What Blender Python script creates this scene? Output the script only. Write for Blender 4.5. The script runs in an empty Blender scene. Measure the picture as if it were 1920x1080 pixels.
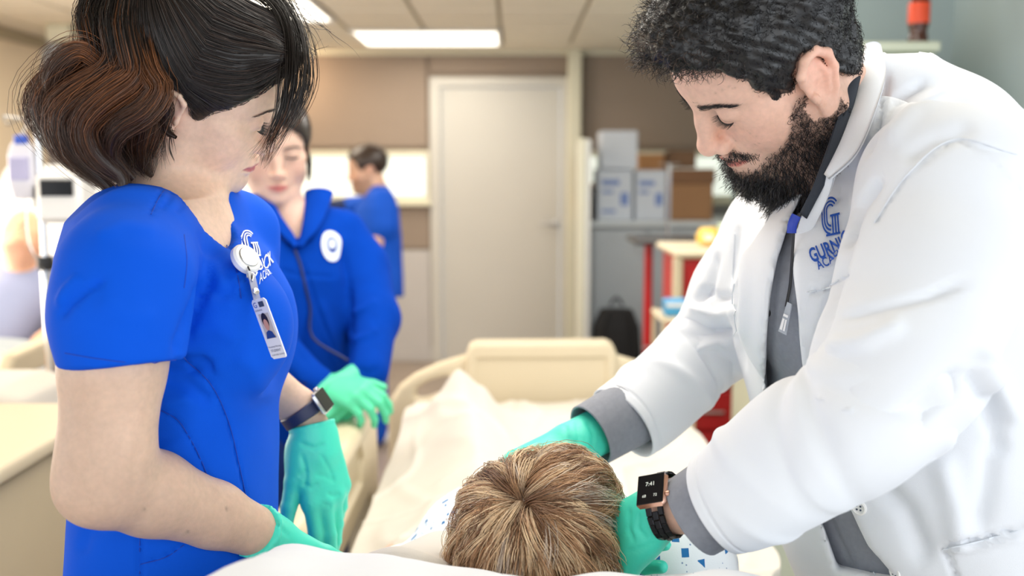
import bpy, math, random
import numpy as np
from mathutils import Vector, Matrix

rng = np.random.default_rng(7)
random.seed(7)
S = bpy.context.scene
COL = S.collection

# ------------------------------------------------------------------ camera
CAM_H, FPX = 1.41, 1867.0
PITCH = math.atan((540 - 320) / FPX)
cam = bpy.data.cameras.new('camera')
cam.lens = 36.0 * FPX / 1920.0
cam.sensor_width = 36.0
cam.clip_start = 0.05
cam.dof.use_dof = True
cam.dof.focus_distance = 1.08
cam.dof.aperture_fstop = 3.1
camo = bpy.data.objects.new('camera', cam)
camo.location = (0, 0, CAM_H)
camo.rotation_euler = (math.pi / 2 - PITCH, 0, 0)
COL.objects.link(camo)
S.camera = camo

# ------------------------------------------------------------------ world, lights, exposure
w = bpy.data.worlds.new('world')
S.world = w
w.use_nodes = True
w.node_tree.nodes['Background'].inputs[0].default_value = (0.90, 0.95, 1.0, 1)
w.node_tree.nodes['Background'].inputs[1].default_value = 1.1
S.view_settings.view_transform = 'Standard'
S.view_settings.look = 'None'
S.view_settings.gamma = 1.0
S.view_settings.use_curve_mapping = False
S.view_settings.exposure = 0.35
S.cycles.max_bounces = 8
S.cycles.diffuse_bounces = 4
S.cycles.caustics_reflective = False
S.cycles.caustics_refractive = False


def area(name, loc, target, sx, sy, power, col):
    l = bpy.data.lights.new(name, 'AREA')
    l.shape = 'RECTANGLE'
    l.size, l.size_y, l.energy, l.color = sx, sy, power, col
    o = bpy.data.objects.new(name, l)
    o.location = loc
    d = Vector(target) - Vector(loc)
    o.rotation_euler = d.to_track_quat('-Z', 'Y').to_euler()
    COL.objects.link(o)
    return o


area('window_daylight_right', (2.3, -0.6, 1.8), (-0.2, 1.1, 1.4), 2.0, 1.6, 18, (0.84, 0.92, 1.0))
area('window_daylight_rear', (0.5, -2.6, 1.4), (-0.1, 1.2, 1.3), 4.2, 2.0, 30, (1.0, 0.98, 0.95))
area('window_daylight_left', (-2.9, 0.7, 1.5), (0.6, 1.5, 1.5), 2.2, 1.6, 13, (0.98, 0.98, 1.0))  # added fill out of view: brightens ceiling, right wall and the man's face
area('window_daylight_left_far', (-2.98, 3.4, 1.3), (0.6, 3.4, 1.9), 1.8, 1.2, 38, (1.0, 0.95, 0.86))  # second added fill, no opening there: lifts the far ceiling and locker
area('ceiling_panel_light_near', (0.05, 1.9, 2.25), (0.05, 1.9, 0.0), 1.5, 1.5, 29, (1.0, 0.95, 0.86))
area('ceiling_panel_light_middle', (-1.46, 5.45, 2.24), (-1.46, 5.45, 0.0), 0.9, 0.7, 16, (1.0, 0.86, 0.68))
area('ceiling_panel_light_left', (-1.9, 3.2, 2.25), (-1.9, 3.2, 0.0), 1.2, 1.2, 22, (1.0, 0.88, 0.72))
area('ceiling_panel_light_right', (0.5, 4.4, 2.25), (0.5, 4.4, 0.0), 1.2, 1.2, 26, (1.0, 0.96, 0.90))
area('ceiling_panel_light_far', (-0.53, 6.56, 2.24), (-0.53, 6.56, 0.0), 0.9, 0.7, 8, (1.0, 0.88, 0.72))
area('wall_washer_lamp', (-1.72, 6.95, 2.18), (-1.62, 7.3, 1.6), 0.5, 0.12, 6.5, (1.0, 0.70, 0.42))

# ------------------------------------------------------------------ pixel to point at a depth along the view axis
_cp, _sp = math.cos(PITCH), math.sin(PITCH)
FWD = np.array([0, _cp, -_sp]); UPV = np.array([0, _sp, _cp]); RGT = np.array([1.0, 0, 0])


def P(px, py, d):
    return np.array([0, 0, CAM_H]) + d * (FWD + RGT * (px - 960) / FPX + UPV * (540 - py) / FPX)


def PY(px, py, Y):
    """the point seen at that pixel on the upright plane y = Y."""
    r = FWD + RGT * (px - 960) / FPX + UPV * (540 - py) / FPX
    return np.array([0, 0, CAM_H]) + r * (Y / r[1])


def PX(px, py, X):
    r = FWD + RGT * (px - 960) / FPX + UPV * (540 - py) / FPX
    return np.array([0, 0, CAM_H]) + r * (X / r[0])


def PP(seq):
    return np.array([P(*q) for q in seq])


def nrm(v):
    v = np.asarray(v, float)
    return v / np.linalg.norm(v)


def spl(pts, n):
    """Catmull-Rom through rows of pts, n samples."""
    p = np.asarray(pts, float)
    if len(p) == 2:
        t = np.linspace(0, 1, n)[:, None]
        return p[0] * (1 - t) + p[1] * t
    e = np.vstack([2 * p[0] - p[1], p, 2 * p[-1] - p[-2]])
    u = np.linspace(0, len(p) - 1, n)
    i = np.minimum(u.astype(int), len(p) - 2)
    t = (u - i)[:, None]
    a, b, c, d = e[i], e[i + 1], e[i + 2], e[i + 3]
    return 0.5 * (2 * b + (c - a) * t + (2 * a - 5 * b + 4 * c - d) * t ** 2 + (3 * b - a - 3 * c + d) * t ** 3)


def vframe(pos, a, p, roll, left=False):
    """head frame from angles read against the line of sight: a towards the viewer, p nodding down, roll leaning to the viewer."""
    a, p, f = (math.radians(q) for q in (180 - a if left else a, p, -roll if left else roll))
    c = nrm(np.array([0, 0, CAM_H]) - pos); x = nrm(np.cross(UPV, c)); y = np.cross(c, x)
    B = np.stack([x, y, c], 1)
    h = np.array([math.cos(a), 0, math.sin(a)]); U = np.array([0, 1.0, 0])
    fw = math.cos(p) * h - math.sin(p) * U; up = math.sin(p) * h + math.cos(p) * U; r = np.cross(fw, up)
    return B @ np.stack([r * math.cos(f) - up * math.sin(f), fw, up * math.cos(f) + r * math.sin(f)], 1)


def frame(fwd, up=(0, 0, 1), roll=0.0):
    y = nrm(fwd); x = nrm(np.cross(y, up)); z = np.cross(x, y)
    if roll:
        c, s = math.cos(roll), math.sin(roll)
        x, z = c * x + s * z, -s * x + c * z
    return np.stack([x, y, z], 1)


# ------------------------------------------------------------------ materials
def srgb(r, g, b):
    f = lambda c: ((c / 255 + 0.055) / 1.055) ** 2.4 if c > 10 else c / 255 / 12.92
    return (f(r), f(g), f(b))


def mat(name, col, rough=0.6, metal=0.0, spec=0.5, bump=0.0, bscale=200, mottle=0.0, mscale=6, attr=False,
        sss=0.0, sheen=0.0, emit=None, trans=0.0, weave=0):
    m = bpy.data.materials.new(name)
    m.use_nodes = True
    nt = m.node_tree
    b = nt.nodes['Principled BSDF']
    b.inputs['Roughness'].default_value = rough
    b.inputs['Metallic'].default_value = metal
    b.inputs['Specular IOR Level'].default_value = spec
    b.inputs['Sheen Weight'].default_value = sheen
    b.inputs['Transmission Weight'].default_value = trans
    if sss:
        b.inputs['Subsurface Weight'].default_value = sss
        b.inputs['Subsurface Radius'].default_value = (0.012, 0.005, 0.003)
        b.inputs['Subsurface Scale'].default_value = 0.6
    tc = nt.nodes.new('ShaderNodeTexCoord')
    base = None
    if attr:
        a = nt.nodes.new('ShaderNodeAttribute'); a.attribute_name = 'Col'
        base = a.outputs['Color']
    else:
        b.inputs['Base Color'].default_value = (*col, 1)
    if mottle:
        n = nt.nodes.new('ShaderNodeTexNoise'); n.inputs['Scale'].default_value = mscale; n.inputs['Detail'].default_value = 5
        nt.links.new(tc.outputs['Object'], n.inputs['Vector'])
        r = nt.nodes.new('ShaderNodeMapRange')
        r.inputs['From Min'].default_value = 0.3; r.inputs['From Max'].default_value = 0.7
        r.inputs['To Min'].default_value = 1 - mottle; r.inputs['To Max'].default_value = 1 + mottle * 0.6
        nt.links.new(n.outputs['Fac'], r.inputs['Value'])
        v = nt.nodes.new('ShaderNodeVectorMath'); v.operation = 'SCALE'
        if base is not None:
            nt.links.new(base, v.inputs[0])
        else:
            v.inputs[0].default_value = col
        nt.links.new(r.outputs['Result'], v.inputs['Scale'])
        base = v.outputs['Vector']
    if base is not None:
        nt.links.new(base, b.inputs['Base Color'])
    if bump:
        n = nt.nodes.new('ShaderNodeTexNoise'); n.inputs['Scale'].default_value = bscale; n.inputs['Detail'].default_value = 3
        nt.links.new(tc.outputs['Object'], n.inputs['Vector'])
        bp = nt.nodes.new('ShaderNodeBump'); bp.inputs['Strength'].default_value = bump; bp.inputs['Distance'].default_value = 0.001
        nt.links.new(n.outputs['Fac'], bp.inputs['Height'])
        nt.links.new(bp.outputs['Normal'], b.inputs['Normal'])
    if emit:
        b.inputs['Emission Color'].default_value = (*emit[0], 1); b.inputs['Emission Strength'].default_value = emit[1]
    return m


# ------------------------------------------------------------------ objects
def link(o, parent=None):
    COL.objects.link(o)
    if parent is not None:
        o.parent = parent
        o.matrix_parent_inverse = Matrix.Identity(4)
    return o


def new_mesh(name, V, F, m, parent=None, smooth=True, cols=None):
    """V in world space; when parented to an Empty at its own place the vertices are moved into its frame."""
    me = bpy.data.meshes.new(name)
    V = np.asarray(V, np.float32)
    if parent is not None:
        V = V - np.array(wloc(parent), np.float32)
    if isinstance(F, np.ndarray):
        k = F.shape[1]
        me.vertices.add(len(V)); me.vertices.foreach_set('co', V.ravel())
        me.loops.add(F.size); me.loops.foreach_set('vertex_index', F.astype(np.int32).ravel())
        me.polygons.add(len(F))
        me.polygons.foreach_set('loop_start', np.arange(0, F.size, k, dtype=np.int32))
        me.polygons.foreach_set('loop_total', np.full(len(F), k, np.int32))
        me.update(calc_edges=True)
    else:
        me.from_pydata([tuple(map(float, v)) for v in V], [], F)
    me.polygons.foreach_set('use_smooth', np.full(len(me.polygons), smooth))
    if cols is not None:
        a = me.attributes.new('Col', 'FLOAT_COLOR', 'POINT')
        c4 = np.ones((len(V), 4), np.float32); c4[:, :3] = cols
        a.data.foreach_set('color', c4.ravel())
    if m is not None:
        me.materials.append(m)
    o = bpy.data.objects.new(name, me)
    return link(o, parent)


def wloc(o):
    l = Vector((0, 0, 0))
    while o is not None:
        l = l + o.location
        o = o.parent
    return l


def tag(o, label=None, cat=None, group=None, kind=None):
    if label: o['label'] = label
    if cat: o['category'] = cat
    if group: o['group'] = group
    if kind: o['kind'] = kind
    return o


def thing(name, label, cat, loc=(0, 0, 0), group=None):
    o = bpy.data.objects.new(name, None)
    o.empty_display_size = 0.05
    o.location = [float(c) for c in loc]
    COL.objects.link(o)
    return tag(o, label, cat, group)


class MB:
    """collects boxes, tubes, lathes ... in world space; build() makes one mesh object."""
    def __init__(s):
        s.v, s.f = [], []

    def add(s, V, F):
        n = len(s.v)
        s.v += [tuple(map(float, v)) for v in V]
        s.f += [tuple(i + n for i in f) for f in F]
        return s

    def box(s, lo, hi, bev=0.0, R=None, c=None):
        """box lo..hi, chamfered by bev; turned by R about c."""
        lo, hi = np.array(lo, float), np.array(hi, float)
        ce, h = (lo + hi) / 2, (hi - lo) / 2
        b = min(bev, 0.49 * 2 * h.min())
        V, F = [], []
        if b <= 0:
            for x in (-1, 1):
                for y in (-1, 1):
                    for z in (-1, 1):
                        V.append(h * (x, y, z))
            F = [(0, 1, 3, 2), (4, 6, 7, 5), (0, 4, 5, 1), (2, 3, 7, 6), (0, 2, 6, 4), (1, 5, 7, 3)]
        else:
            idx = {}
            for x in (-1, 1):
                for y in (-1, 1):
                    for z in (-1, 1):
                        for a in range(3):
                            q = h - b
                            q = np.where(np.arange(3) == a, h, q)
                            idx[(x, y, z, a)] = len(V)
                            V.append(q * (x, y, z))
            I = lambda x, y, z, a: idx[(x, y, z, a)]
            for a in range(3):
                o = [k for k in range(3) if k != a]
                for sg in (-1, 1):
                    L = []
                    for (u, w_) in ((-1, -1), (1, -1), (1, 1), (-1, 1)):
                        q = [0, 0, 0]; q[a] = sg; q[o[0]] = u; q[o[1]] = w_
                        L.append(I(*q, a))
                    F.append(tuple(L))
            for a in range(3):
                o = [k for k in range(3) if k != a]
                for u in (-1, 1):
                    for w_ in (-1, 1):
                        q0 = [0, 0, 0]; q0[o[0]] = u; q0[o[1]] = w_; q0[a] = -1
                        q1 = list(q0); q1[a] = 1
                        F.append((I(*q0, o[0]), I(*q0, o[1]), I(*q1, o[1]), I(*q1, o[0])))
            for x in (-1, 1):
                for y in (-1, 1):
                    for z in (-1, 1):
                        F.append((I(x, y, z, 0), I(x, y, z, 1), I(x, y, z, 2)))
        V = np.array(V)
        if R is not None:
            V = V @ np.asarray(R).T
        if c is not None:
            ce = np.array(c) + (ce if R is None else np.asarray(R) @ ce)
        return s.add(V + ce, F)

    def tube(s, pts, r, n=12, cap=True, closed=False, flat=None):
        """round bar along pts; r number or list; flat = (direction, factor) squashes the section."""
        p = np.asarray(pts, float)
        m = len(p)
        r = np.full(m, r) if np.isscalar(r) else np.asarray(r, float)
        t = np.gradient(p, axis=0)
        if closed:
            t = np.roll(p, -1, 0) - np.roll(p, 1, 0)
        t /= np.linalg.norm(t, axis=1)[:, None]
        up = np.array([0, 0, 1.0]) if abs(t[0][2]) < 0.9 else np.array([1.0, 0, 0])
        if flat is not None: up = np.asarray(flat[0], float)
        V = []
        prev = None
        for i in range(m):
            a = (up if prev is None or flat is not None else prev)
            a = a - t[i] * a.dot(t[i]); a /= np.linalg.norm(a); prev = a
            b = np.cross(t[i], a)
            fa = flat[1] if flat is not None else 1.0
            for k in range(n):
                th = 2 * math.pi * k / n
                V.append(p[i] + r[i] * (a * fa * math.cos(th) + b * math.sin(th)))
        F = []
        for i in range(m if closed else m - 1):
            j = (i + 1) % m
            for k in range(n):
                k2 = (k + 1) % n
                F.append((i * n + k, i * n + k2, j * n + k2, j * n + k))
        if cap and not closed:
            F.append(tuple(range(n))[::-1]); F.append(tuple((m - 1) * n + k for k in range(n)))
        return s.add(V, F)

    def lathe(s, prof, c, n=24, axis=(0, 0, 1), ref=None):
        """prof: (radius, height) pairs turned about axis through c."""
        z = nrm(axis)
        x = nrm(np.cross(z, (0, 1, 0.01)) if ref is None else ref); y = np.cross(z, x)
        V = []
        for r, h in prof:
            for k in range(n):
                th = 2 * math.pi * k / n
                V.append(np.array(c) + z * h + r * (x * math.cos(th) + y * math.sin(th)))
        F = []
        for i in range(len(prof) - 1):
            for k in range(n):
                k2 = (k + 1) % n
                F.append((i * n + k, i * n + k2, (i + 1) * n + k2, (i + 1) * n + k))
        if prof[0][0] > 1e-6: F.append(tuple(range(n))[::-1])
        if prof[-1][0] > 1e-6: F.append(tuple((len(prof) - 1) * n + k for k in range(n)))
        return s.add(V, F)

    def prism(s, poly, o, u, v, nvec, th):
        """polygon (list of 2D points) in the plane o + u*x + v*y, thickened by th along nvec."""
        o, u, v, nvec = map(lambda a: np.asarray(a, float), (o, u, v, nvec))
        k = len(poly)
        V = [o + u * a + v * b for a, b in poly] + [o + u * a + v * b + nvec * th for a, b in poly]
        F = [tuple(range(k))[::-1], tuple(range(k, 2 * k))]
        F += [(i, (i + 1) % k, k + (i + 1) % k, k + i) for i in range(k)]
        return s.add(V, F)

    def build(s, name, m, parent=None, smooth=False):
        o = new_mesh(name, s.v, s.f, m, parent, smooth=smooth)
        if smooth:
            try:
                o.data.set_sharp_from_angle(angle=math.radians(40))
            except Exception:
                pass
        return o


# ------------------------------------------------------------------ signed distance volumes (bodies, gloves, clothes)
BIG = 9.0


def axis_pts(lo, hi, h, fine=None):
    """grid coordinates lo..hi with step h; (a, b, hf) ranges use a finer step."""
    if fine is None:
        return np.arange(lo, hi + h, h)
    a, b, hf = fine
    L = [np.arange(lo, a, h)] if a > lo else []
    L.append(np.arange(max(a, lo), min(b, hi), hf))
    if b < hi:
        L.append(np.arange(b, hi + h, h))
    c = np.concatenate(L)
    keep = np.concatenate([[True], np.diff(c) > hf * 0.5])
    return c[keep]


class Vol:
    def __init__(s, lo, hi, h, fine=None):
        s.ax = [axis_pts(lo[i], hi[i], h, None if fine is None else (fine[0][i], fine[1][i], fine[2])).astype(np.float32) for i in range(3)]
        s.F = np.full([len(a) for a in s.ax], BIG, np.float32)

    def sub(s, lo, hi):
        sl = []
        for i in range(3):
            a = max(int(np.searchsorted(s.ax[i], lo[i])) - 1, 0); b = min(int(np.searchsorted(s.ax[i], hi[i])) + 1, len(s.ax[i]))
            if b <= a: return None, None
            sl.append(slice(a, b))
        g = (s.ax[0][sl[0]][:, None, None], s.ax[1][sl[1]][None, :, None], s.ax[2][sl[2]][None, None, :])
        return tuple(sl), g

    def put(s, fn, lo, hi, k=0.0, op='add'):
        pad = max(k, 0) + 0.012
        sl, g = s.sub(np.asarray(lo) - pad, np.asarray(hi) + pad)
        if sl is None: return s
        d = fn(*g).astype(np.float32)
        A = s.F[sl]
        if op == 'add':
            if k > 0:
                hh = np.clip(0.5 + 0.5 * (A - d) / k, 0, 1)
                s.F[sl] = A + (d - A) * hh - k * hh * (1 - hh)
            else:
                s.F[sl] = np.minimum(A, d)
        elif op == 'cut':
            if k > 0:
                hh = np.clip(0.5 - 0.5 * (A + d) / k, 0, 1)
                s.F[sl] = A + (-d - A) * hh + k * hh * (1 - hh)
            else:
                s.F[sl] = np.maximum(A, -d)
        elif op == 'and':
            s.F[sl] = np.maximum(A, d)
        return s

    # --- primitives
    def ell(s, c, r, k=0.01, R=None, op='add'):
        c = np.asarray(c, float); r = np.full(3, r) if np.isscalar(r) else np.asarray(r, float)
        m = r.max() if R is not None else r
        Ri = None if R is None else np.asarray(R)

        def fn(X, Y, Z):
            x, y, z = X - c[0], Y - c[1], Z - c[2]
            if Ri is not None:
                x, y, z = (x * Ri[0, i] + y * Ri[1, i] + z * Ri[2, i] for i in range(3))
            a = np.sqrt((x / r[0]) ** 2 + (y / r[1]) ** 2 + (z / r[2]) ** 2)
            b = np.sqrt((x / r[0] ** 2) ** 2 + (y / r[1] ** 2) ** 2 + (z / r[2] ** 2) ** 2)
            return a * (a - 1) / np.maximum(b, 1e-6)
        return s.put(fn, c - m, c + m, k, op)

    def cone(s, a, b, ra, rb, k=0.01, op='add', flat=None):
        """round cone a..b; flat = (dir, factor): thinner along dir by factor (<1)."""
        a, b = np.asarray(a, float), np.asarray(b, float)
        ab = b - a; L2 = float(ab @ ab) + 1e-12
        rm = max(ra, rb)
        if flat is not None:
            fd = nrm(flat[0]); ff = 1.0 / flat[1] - 1.0

        def fn(X, Y, Z):
            x, y, z = X - a[0], Y - a[1], Z - a[2]
            t = np.clip((x * ab[0] + y * ab[1] + z * ab[2]) / L2, 0, 1)
            x, y, z = x - t * ab[0], y - t * ab[1], z - t * ab[2]
            if flat is None:
                return np.sqrt(x * x + y * y + z * z) - (ra + (rb - ra) * t)
            q = (x * fd[0] + y * fd[1] + z * fd[2]) * ff
            x, y, z = x + q * fd[0], y + q * fd[1], z + q * fd[2]
            return (np.sqrt(x * x + y * y + z * z) - (ra + (rb - ra) * t)) * (flat[1] * 0.5 + 0.5)
        return s.put(fn, np.minimum(a, b) - rm, np.maximum(a, b) + rm, k, op)

    def chain(s, pts, rad, k=0.01, kk=None, op='add', flat=None):
        pts = np.asarray(pts, float)
        for i in range(len(pts) - 1):
            s.cone(pts[i], pts[i + 1], rad[i], rad[i + 1], k if i == 0 or kk is None else kk, op, flat)
        return s

    def loft(s, rows, k=0.02, op='add', p=2.0):
        """stack of oriented ellipses: rows of (centre, half-x vector, half-y vector) along a path; each section is tested in the
        frame interpolated at the nearest height along the chord."""
        C = np.array([r[0] for r in rows], float); U = np.array([r[1] for r in rows], float); W = np.array([r[2] for r in rows], float)
        ax = C[-1] - C[0]; L = np.linalg.norm(ax); ax = ax / L
        T = (C - C[0]) @ ax
        ext = np.abs(U) + np.abs(W)

        def fn(X, Y, Z):
            t = (X - C[0, 0]) * ax[0] + (Y - C[0, 1]) * ax[1] + (Z - C[0, 2]) * ax[2]
            tc = np.clip(t, T[0], T[-1])
            I = lambda A: [np.interp(tc, T, A[:, i]).astype(np.float32) for i in range(3)]
            c, u, v = I(C), I(U), I(W)
            x, y, z = X - c[0], Y - c[1], Z - c[2]
            uu = u[0] ** 2 + u[1] ** 2 + u[2] ** 2; vv = v[0] ** 2 + v[1] ** 2 + v[2] ** 2
            a = np.abs((x * u[0] + y * u[1] + z * u[2]) / uu); b = np.abs((x * v[0] + y * v[1] + z * v[2]) / vv)
            q = (a ** p + b ** p) ** (1 / p)
            d = (q - 1) * np.sqrt(np.minimum(uu, vv))
            over = np.maximum(np.maximum(T[0] - t, t - T[-1]), -0.02)
            return np.where(over > 0, np.sqrt(np.maximum(d, 0) ** 2 + over ** 2), np.maximum(d, -1.0))
        return s.put(fn, (C - ext).min(0), (C + ext).max(0), k, op)

    def poly(s, pts, o, u, v_, n, t0, t1, rnd=0.0, k=0.0, op='add'):
        """polygon pts (2D, metres in the frame o + u*x + v*y) extruded from t0 to t1 along n, edges rounded by rnd."""
        o, u, v_, n = (np.asarray(a, float) for a in (o, u, v_, n))
        p = np.asarray(pts, float)

        def fn(X, Y, Z):
            x, y, z = X - o[0], Y - o[1], Z - o[2]
            a = x * u[0] + y * u[1] + z * u[2]; b = x * v_[0] + y * v_[1] + z * v_[2]; c = x * n[0] + y * n[1] + z * n[2]
            d = np.full(a.shape, 1e9, np.float32); sg = np.ones(a.shape, np.float32)
            for i in range(len(p)):
                (ax_, ay_), (bx_, by_) = p[i], p[i - 1]
                ex, ey = bx_ - ax_, by_ - ay_
                wx, wy = a - ax_, b - ay_
                t = np.clip((wx * ex + wy * ey) / (ex * ex + ey * ey + 1e-12), 0, 1)
                d = np.minimum(d, (wx - ex * t) ** 2 + (wy - ey * t) ** 2)
                c1, c2, c3 = b >= ay_, b < by_, ex * wy > ey * wx
                sg = np.where((c1 & c2 & c3) | (~c1 & ~c2 & ~c3), -sg, sg)
            d = sg * np.sqrt(d) + rnd
            h = np.abs(c - (t0 + t1) / 2) - (t1 - t0) / 2 + rnd
            d, h = np.broadcast_arrays(d, h)
            return np.minimum(np.maximum(d, h), 0) + np.sqrt(np.maximum(d, 0) ** 2 + np.maximum(h, 0) ** 2) - rnd
        cs = np.array([o + u * a + v_ * b + n * t for a, b in p for t in (t0, t1)])
        return s.put(fn, cs.min(0), cs.max(0), k, op)

    def half(s, o, n):
        """keep the side of the plane through o against n."""
        o, n = np.asarray(o, float), nrm(n)
        fn = lambda X, Y, Z: (X - o[0]) * n[0] + (Y - o[1]) * n[1] + (Z - o[2]) * n[2]
        d = fn(s.ax[0][:, None, None], s.ax[1][None, :, None], s.ax[2][None, None, :]).astype(np.float32)
        s.F = np.maximum(s.F, d)
        return s

    def mesh(s, smooth=2):
        F = s.F
        ax = s.ax
        Sg = F < 0
        cnt = np.zeros([n - 1 for n in F.shape], np.int8)
        for i in (0, 1):
            for j in (0, 1):
                for l in (0, 1):
                    cnt += Sg[i:F.shape[0] - 1 + i, j:F.shape[1] - 1 + j, l:F.shape[2] - 1 + l]
        act = (cnt > 0) & (cnt < 8)
        I = np.argwhere(act)
        vid = np.full(act.shape, -1, np.int32)
        vid[act] = np.arange(len(I))
        pos = np.zeros((len(I), 3)); num = np.zeros(len(I))
        cor = {}
        for i in (0, 1):
            for j in (0, 1):
                for l in (0, 1):
                    cor[i, j, l] = F[I[:, 0] + i, I[:, 1] + j, I[:, 2] + l].astype(float)
        X0 = np.stack([ax[a][I[:, a]] for a in range(3)], 1).astype(float)
        X1 = np.stack([ax[a][I[:, a] + 1] for a in range(3)], 1).astype(float)
        for a in range(3):
            o = [q for q in range(3) if q != a]
            for u in (0, 1):
                for v in (0, 1):
                    c0 = [0, 0, 0]; c0[o[0]] = u; c0[o[1]] = v; c1 = list(c0); c1[a] = 1
                    f0, f1 = cor[tuple(c0)], cor[tuple(c1)]
                    m = (f0 < 0) != (f1 < 0)
                    t = np.where(m, f0 / np.where(m, f0 - f1, 1), 0)
                    q = np.zeros((len(I), 3))
                    q[:, a] = X0[:, a] + t * (X1[:, a] - X0[:, a])
                    q[:, o[0]] = X1[:, o[0]] if u else X0[:, o[0]]
                    q[:, o[1]] = X1[:, o[1]] if v else X0[:, o[1]]
                    pos[m] += q[m]; num[m] += 1
        pos /= np.maximum(num, 1)[:, None]
        Q = []
        for a in range(3):
            o = [(a + 1) % 3, (a + 2) % 3]
            s0 = [slice(None)] * 3; s1 = [slice(None)] * 3
            s0[a] = slice(0, -1); s1[a] = slice(1, None)
            for q in o:
                s0[q] = slice(1, -1); s1[q] = slice(1, -1)
            A, B = Sg[tuple(s0)], Sg[tuple(s1)]
            E = np.argwhere(A != B)
            if not len(E): continue
            inside = A[tuple(E.T)]
            E = E.copy()
            for q in o: E[:, q] += 1
            def cell(du, dv):
                c = E.copy(); c[:, o[0]] += du; c[:, o[1]] += dv
                return vid[c[:, 0], c[:, 1], c[:, 2]]
            quad = np.stack([cell(-1, -1), cell(0, -1), cell(0, 0), cell(-1, 0)], 1)
            quad[~inside] = quad[~inside][:, ::-1]
            Q.append(quad)
        Q = np.concatenate(Q)
        Q = Q[(Q >= 0).all(1)]
        for it in range(smooth):
            pos = relax(pos, Q, 0.5); pos = relax(pos, Q, -0.52)
        return pos, Q


def relax(V, Q, lam):
    acc = np.zeros_like(V); n = np.zeros(len(V))
    for i in range(4):
        a, b = Q[:, i], Q[:, (i + 1) % 4]
        for x, y in ((a, b), (b, a)):
            for c in range(3):
                acc[:, c] += np.bincount(x, V[y, c], len(V))
            n += np.bincount(x, None, len(V))
    return V + lam * (acc / np.maximum(n, 1)[:, None] - V)


def vnormals(V, Q):
    n = np.cross(V[Q[:, 2]] - V[Q[:, 0]], V[Q[:, 3]] - V[Q[:, 1]])
    N = np.zeros_like(V)
    for i in range(4):
        for c in range(3):
            N[:, c] += np.bincount(Q[:, i], n[:, c], len(V))
    return N / np.maximum(np.linalg.norm(N, axis=1), 1e-12)[:, None]


def seg_dist(V, poly):
    """distance from every row of V to the polyline, and the parameter 0..1 along it."""
    poly = np.asarray(poly, float)
    L = np.concatenate([[0], np.cumsum(np.linalg.norm(np.diff(poly, axis=0), axis=1))])
    best = np.full(len(V), 1e9); tt = np.zeros(len(V))
    for i in range(len(poly) - 1):
        a, ab = poly[i], poly[i + 1] - poly[i]
        t = np.clip((V - a) @ ab / (ab @ ab + 1e-12), 0, 1)
        d = np.linalg.norm(V - a - t[:, None] * ab, axis=1)
        m = d < best
        best[m] = d[m]; tt[m] = (L[i] + t[m] * (L[i + 1] - L[i])) / L[-1]
    return best, tt


def pix(V):
    """where points land in the photograph (px, py, depth): only used to lay prints and folds along measured lines."""
    q = V - np.array([0, 0, CAM_H])
    d = q @ FWD
    return 960 + FPX * (q @ RGT) / d, 540 - FPX * (q @ UPV) / d, d


def crease(V, N, poly, width, depth, ends=0.15):
    """push V along N by depth (negative = groove) near the polyline, fading at its ends."""
    d, t = seg_dist(V, poly)
    f = np.exp(-(d / width) ** 2) * np.clip(np.minimum(t, 1 - t) / max(ends, 1e-3), 0, 1)
    return V + N * (depth * f)[:, None]


def pcrease(V, N, poly, width, depth, dmax=9.0, ends=0.15, facing=0.05):
    """seam or fold laid along a measured pixel line, on the side of the cloth that faces the photograph."""
    x, y, d = pix(V)
    q = np.stack([x, y, np.zeros_like(x)], 1)
    dd, t = seg_dist(q, [(a, b, 0) for a, b in poly])
    view = nrm(np.array([0, 0, CAM_H]) - V.mean(0))
    vd = np.array([0, 0, CAM_H]) - V
    vd /= np.linalg.norm(vd, axis=1)[:, None]
    f = np.exp(-(dd / width) ** 2) * np.clip(np.minimum(t, 1 - t) / max(ends, 1e-3), 0, 1)
    f *= np.clip(((N * vd).sum(1) - facing) / .15, 0, 1) * (d < dmax)
    return V + N * (depth * f)[:, None]


def vnoise(V, scale, seed=0):
    """cheap smooth noise -1..1: sums of sines in random directions."""
    r = np.random.default_rng(seed)
    out = np.zeros(len(V))
    for i in range(7):
        k = r.normal(size=3); k = k / np.linalg.norm(k) * scale * r.uniform(0.6, 1.6)
        out += np.sin(V @ k + r.uniform(0, 6.28))
    return out / 4.0


# ------------------------------------------------------------------ hair: every strand a thin three-sided tapering tube
def strands(Pn, rad, cols):
    """Pn (n, m, 3), rad (n, m) or float, cols (n, m, 3) -> V, F, C"""
    n, m, _ = Pn.shape
    if np.isscalar(rad):
        rad = np.full((n, m), rad) * np.concatenate([np.linspace(1, 1, m - m // 3), np.linspace(1, 0.25, m // 3)])[None]
    t = np.gradient(Pn, axis=1)
    t /= np.maximum(np.linalg.norm(t, axis=2), 1e-9)[..., None]
    ref = rng.normal(size=(n, 1, 3))
    a = np.cross(t, np.broadcast_to(ref, t.shape)); a /= np.maximum(np.linalg.norm(a, axis=2), 1e-9)[..., None]
    b = np.cross(t, a)
    V = np.empty((n, m, 3, 3), np.float32)
    for k in range(3):
        th = 2 * math.pi * k / 3
        V[:, :, k] = Pn + rad[..., None] * (a * math.cos(th) + b * math.sin(th))
    base = (np.arange(n)[:, None] * m + np.arange(m - 1)[None]) * 3
    F = np.concatenate([np.stack([base + k, base + (k + 1) % 3, base + 3 + (k + 1) % 3, base + 3 + k], -1).reshape(-1, 4) for k in range(3)])
    C = np.repeat(cols[:, :, None, :], 3, 2)
    return V.reshape(-1, 3), F, C.reshape(-1, 3)


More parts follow.
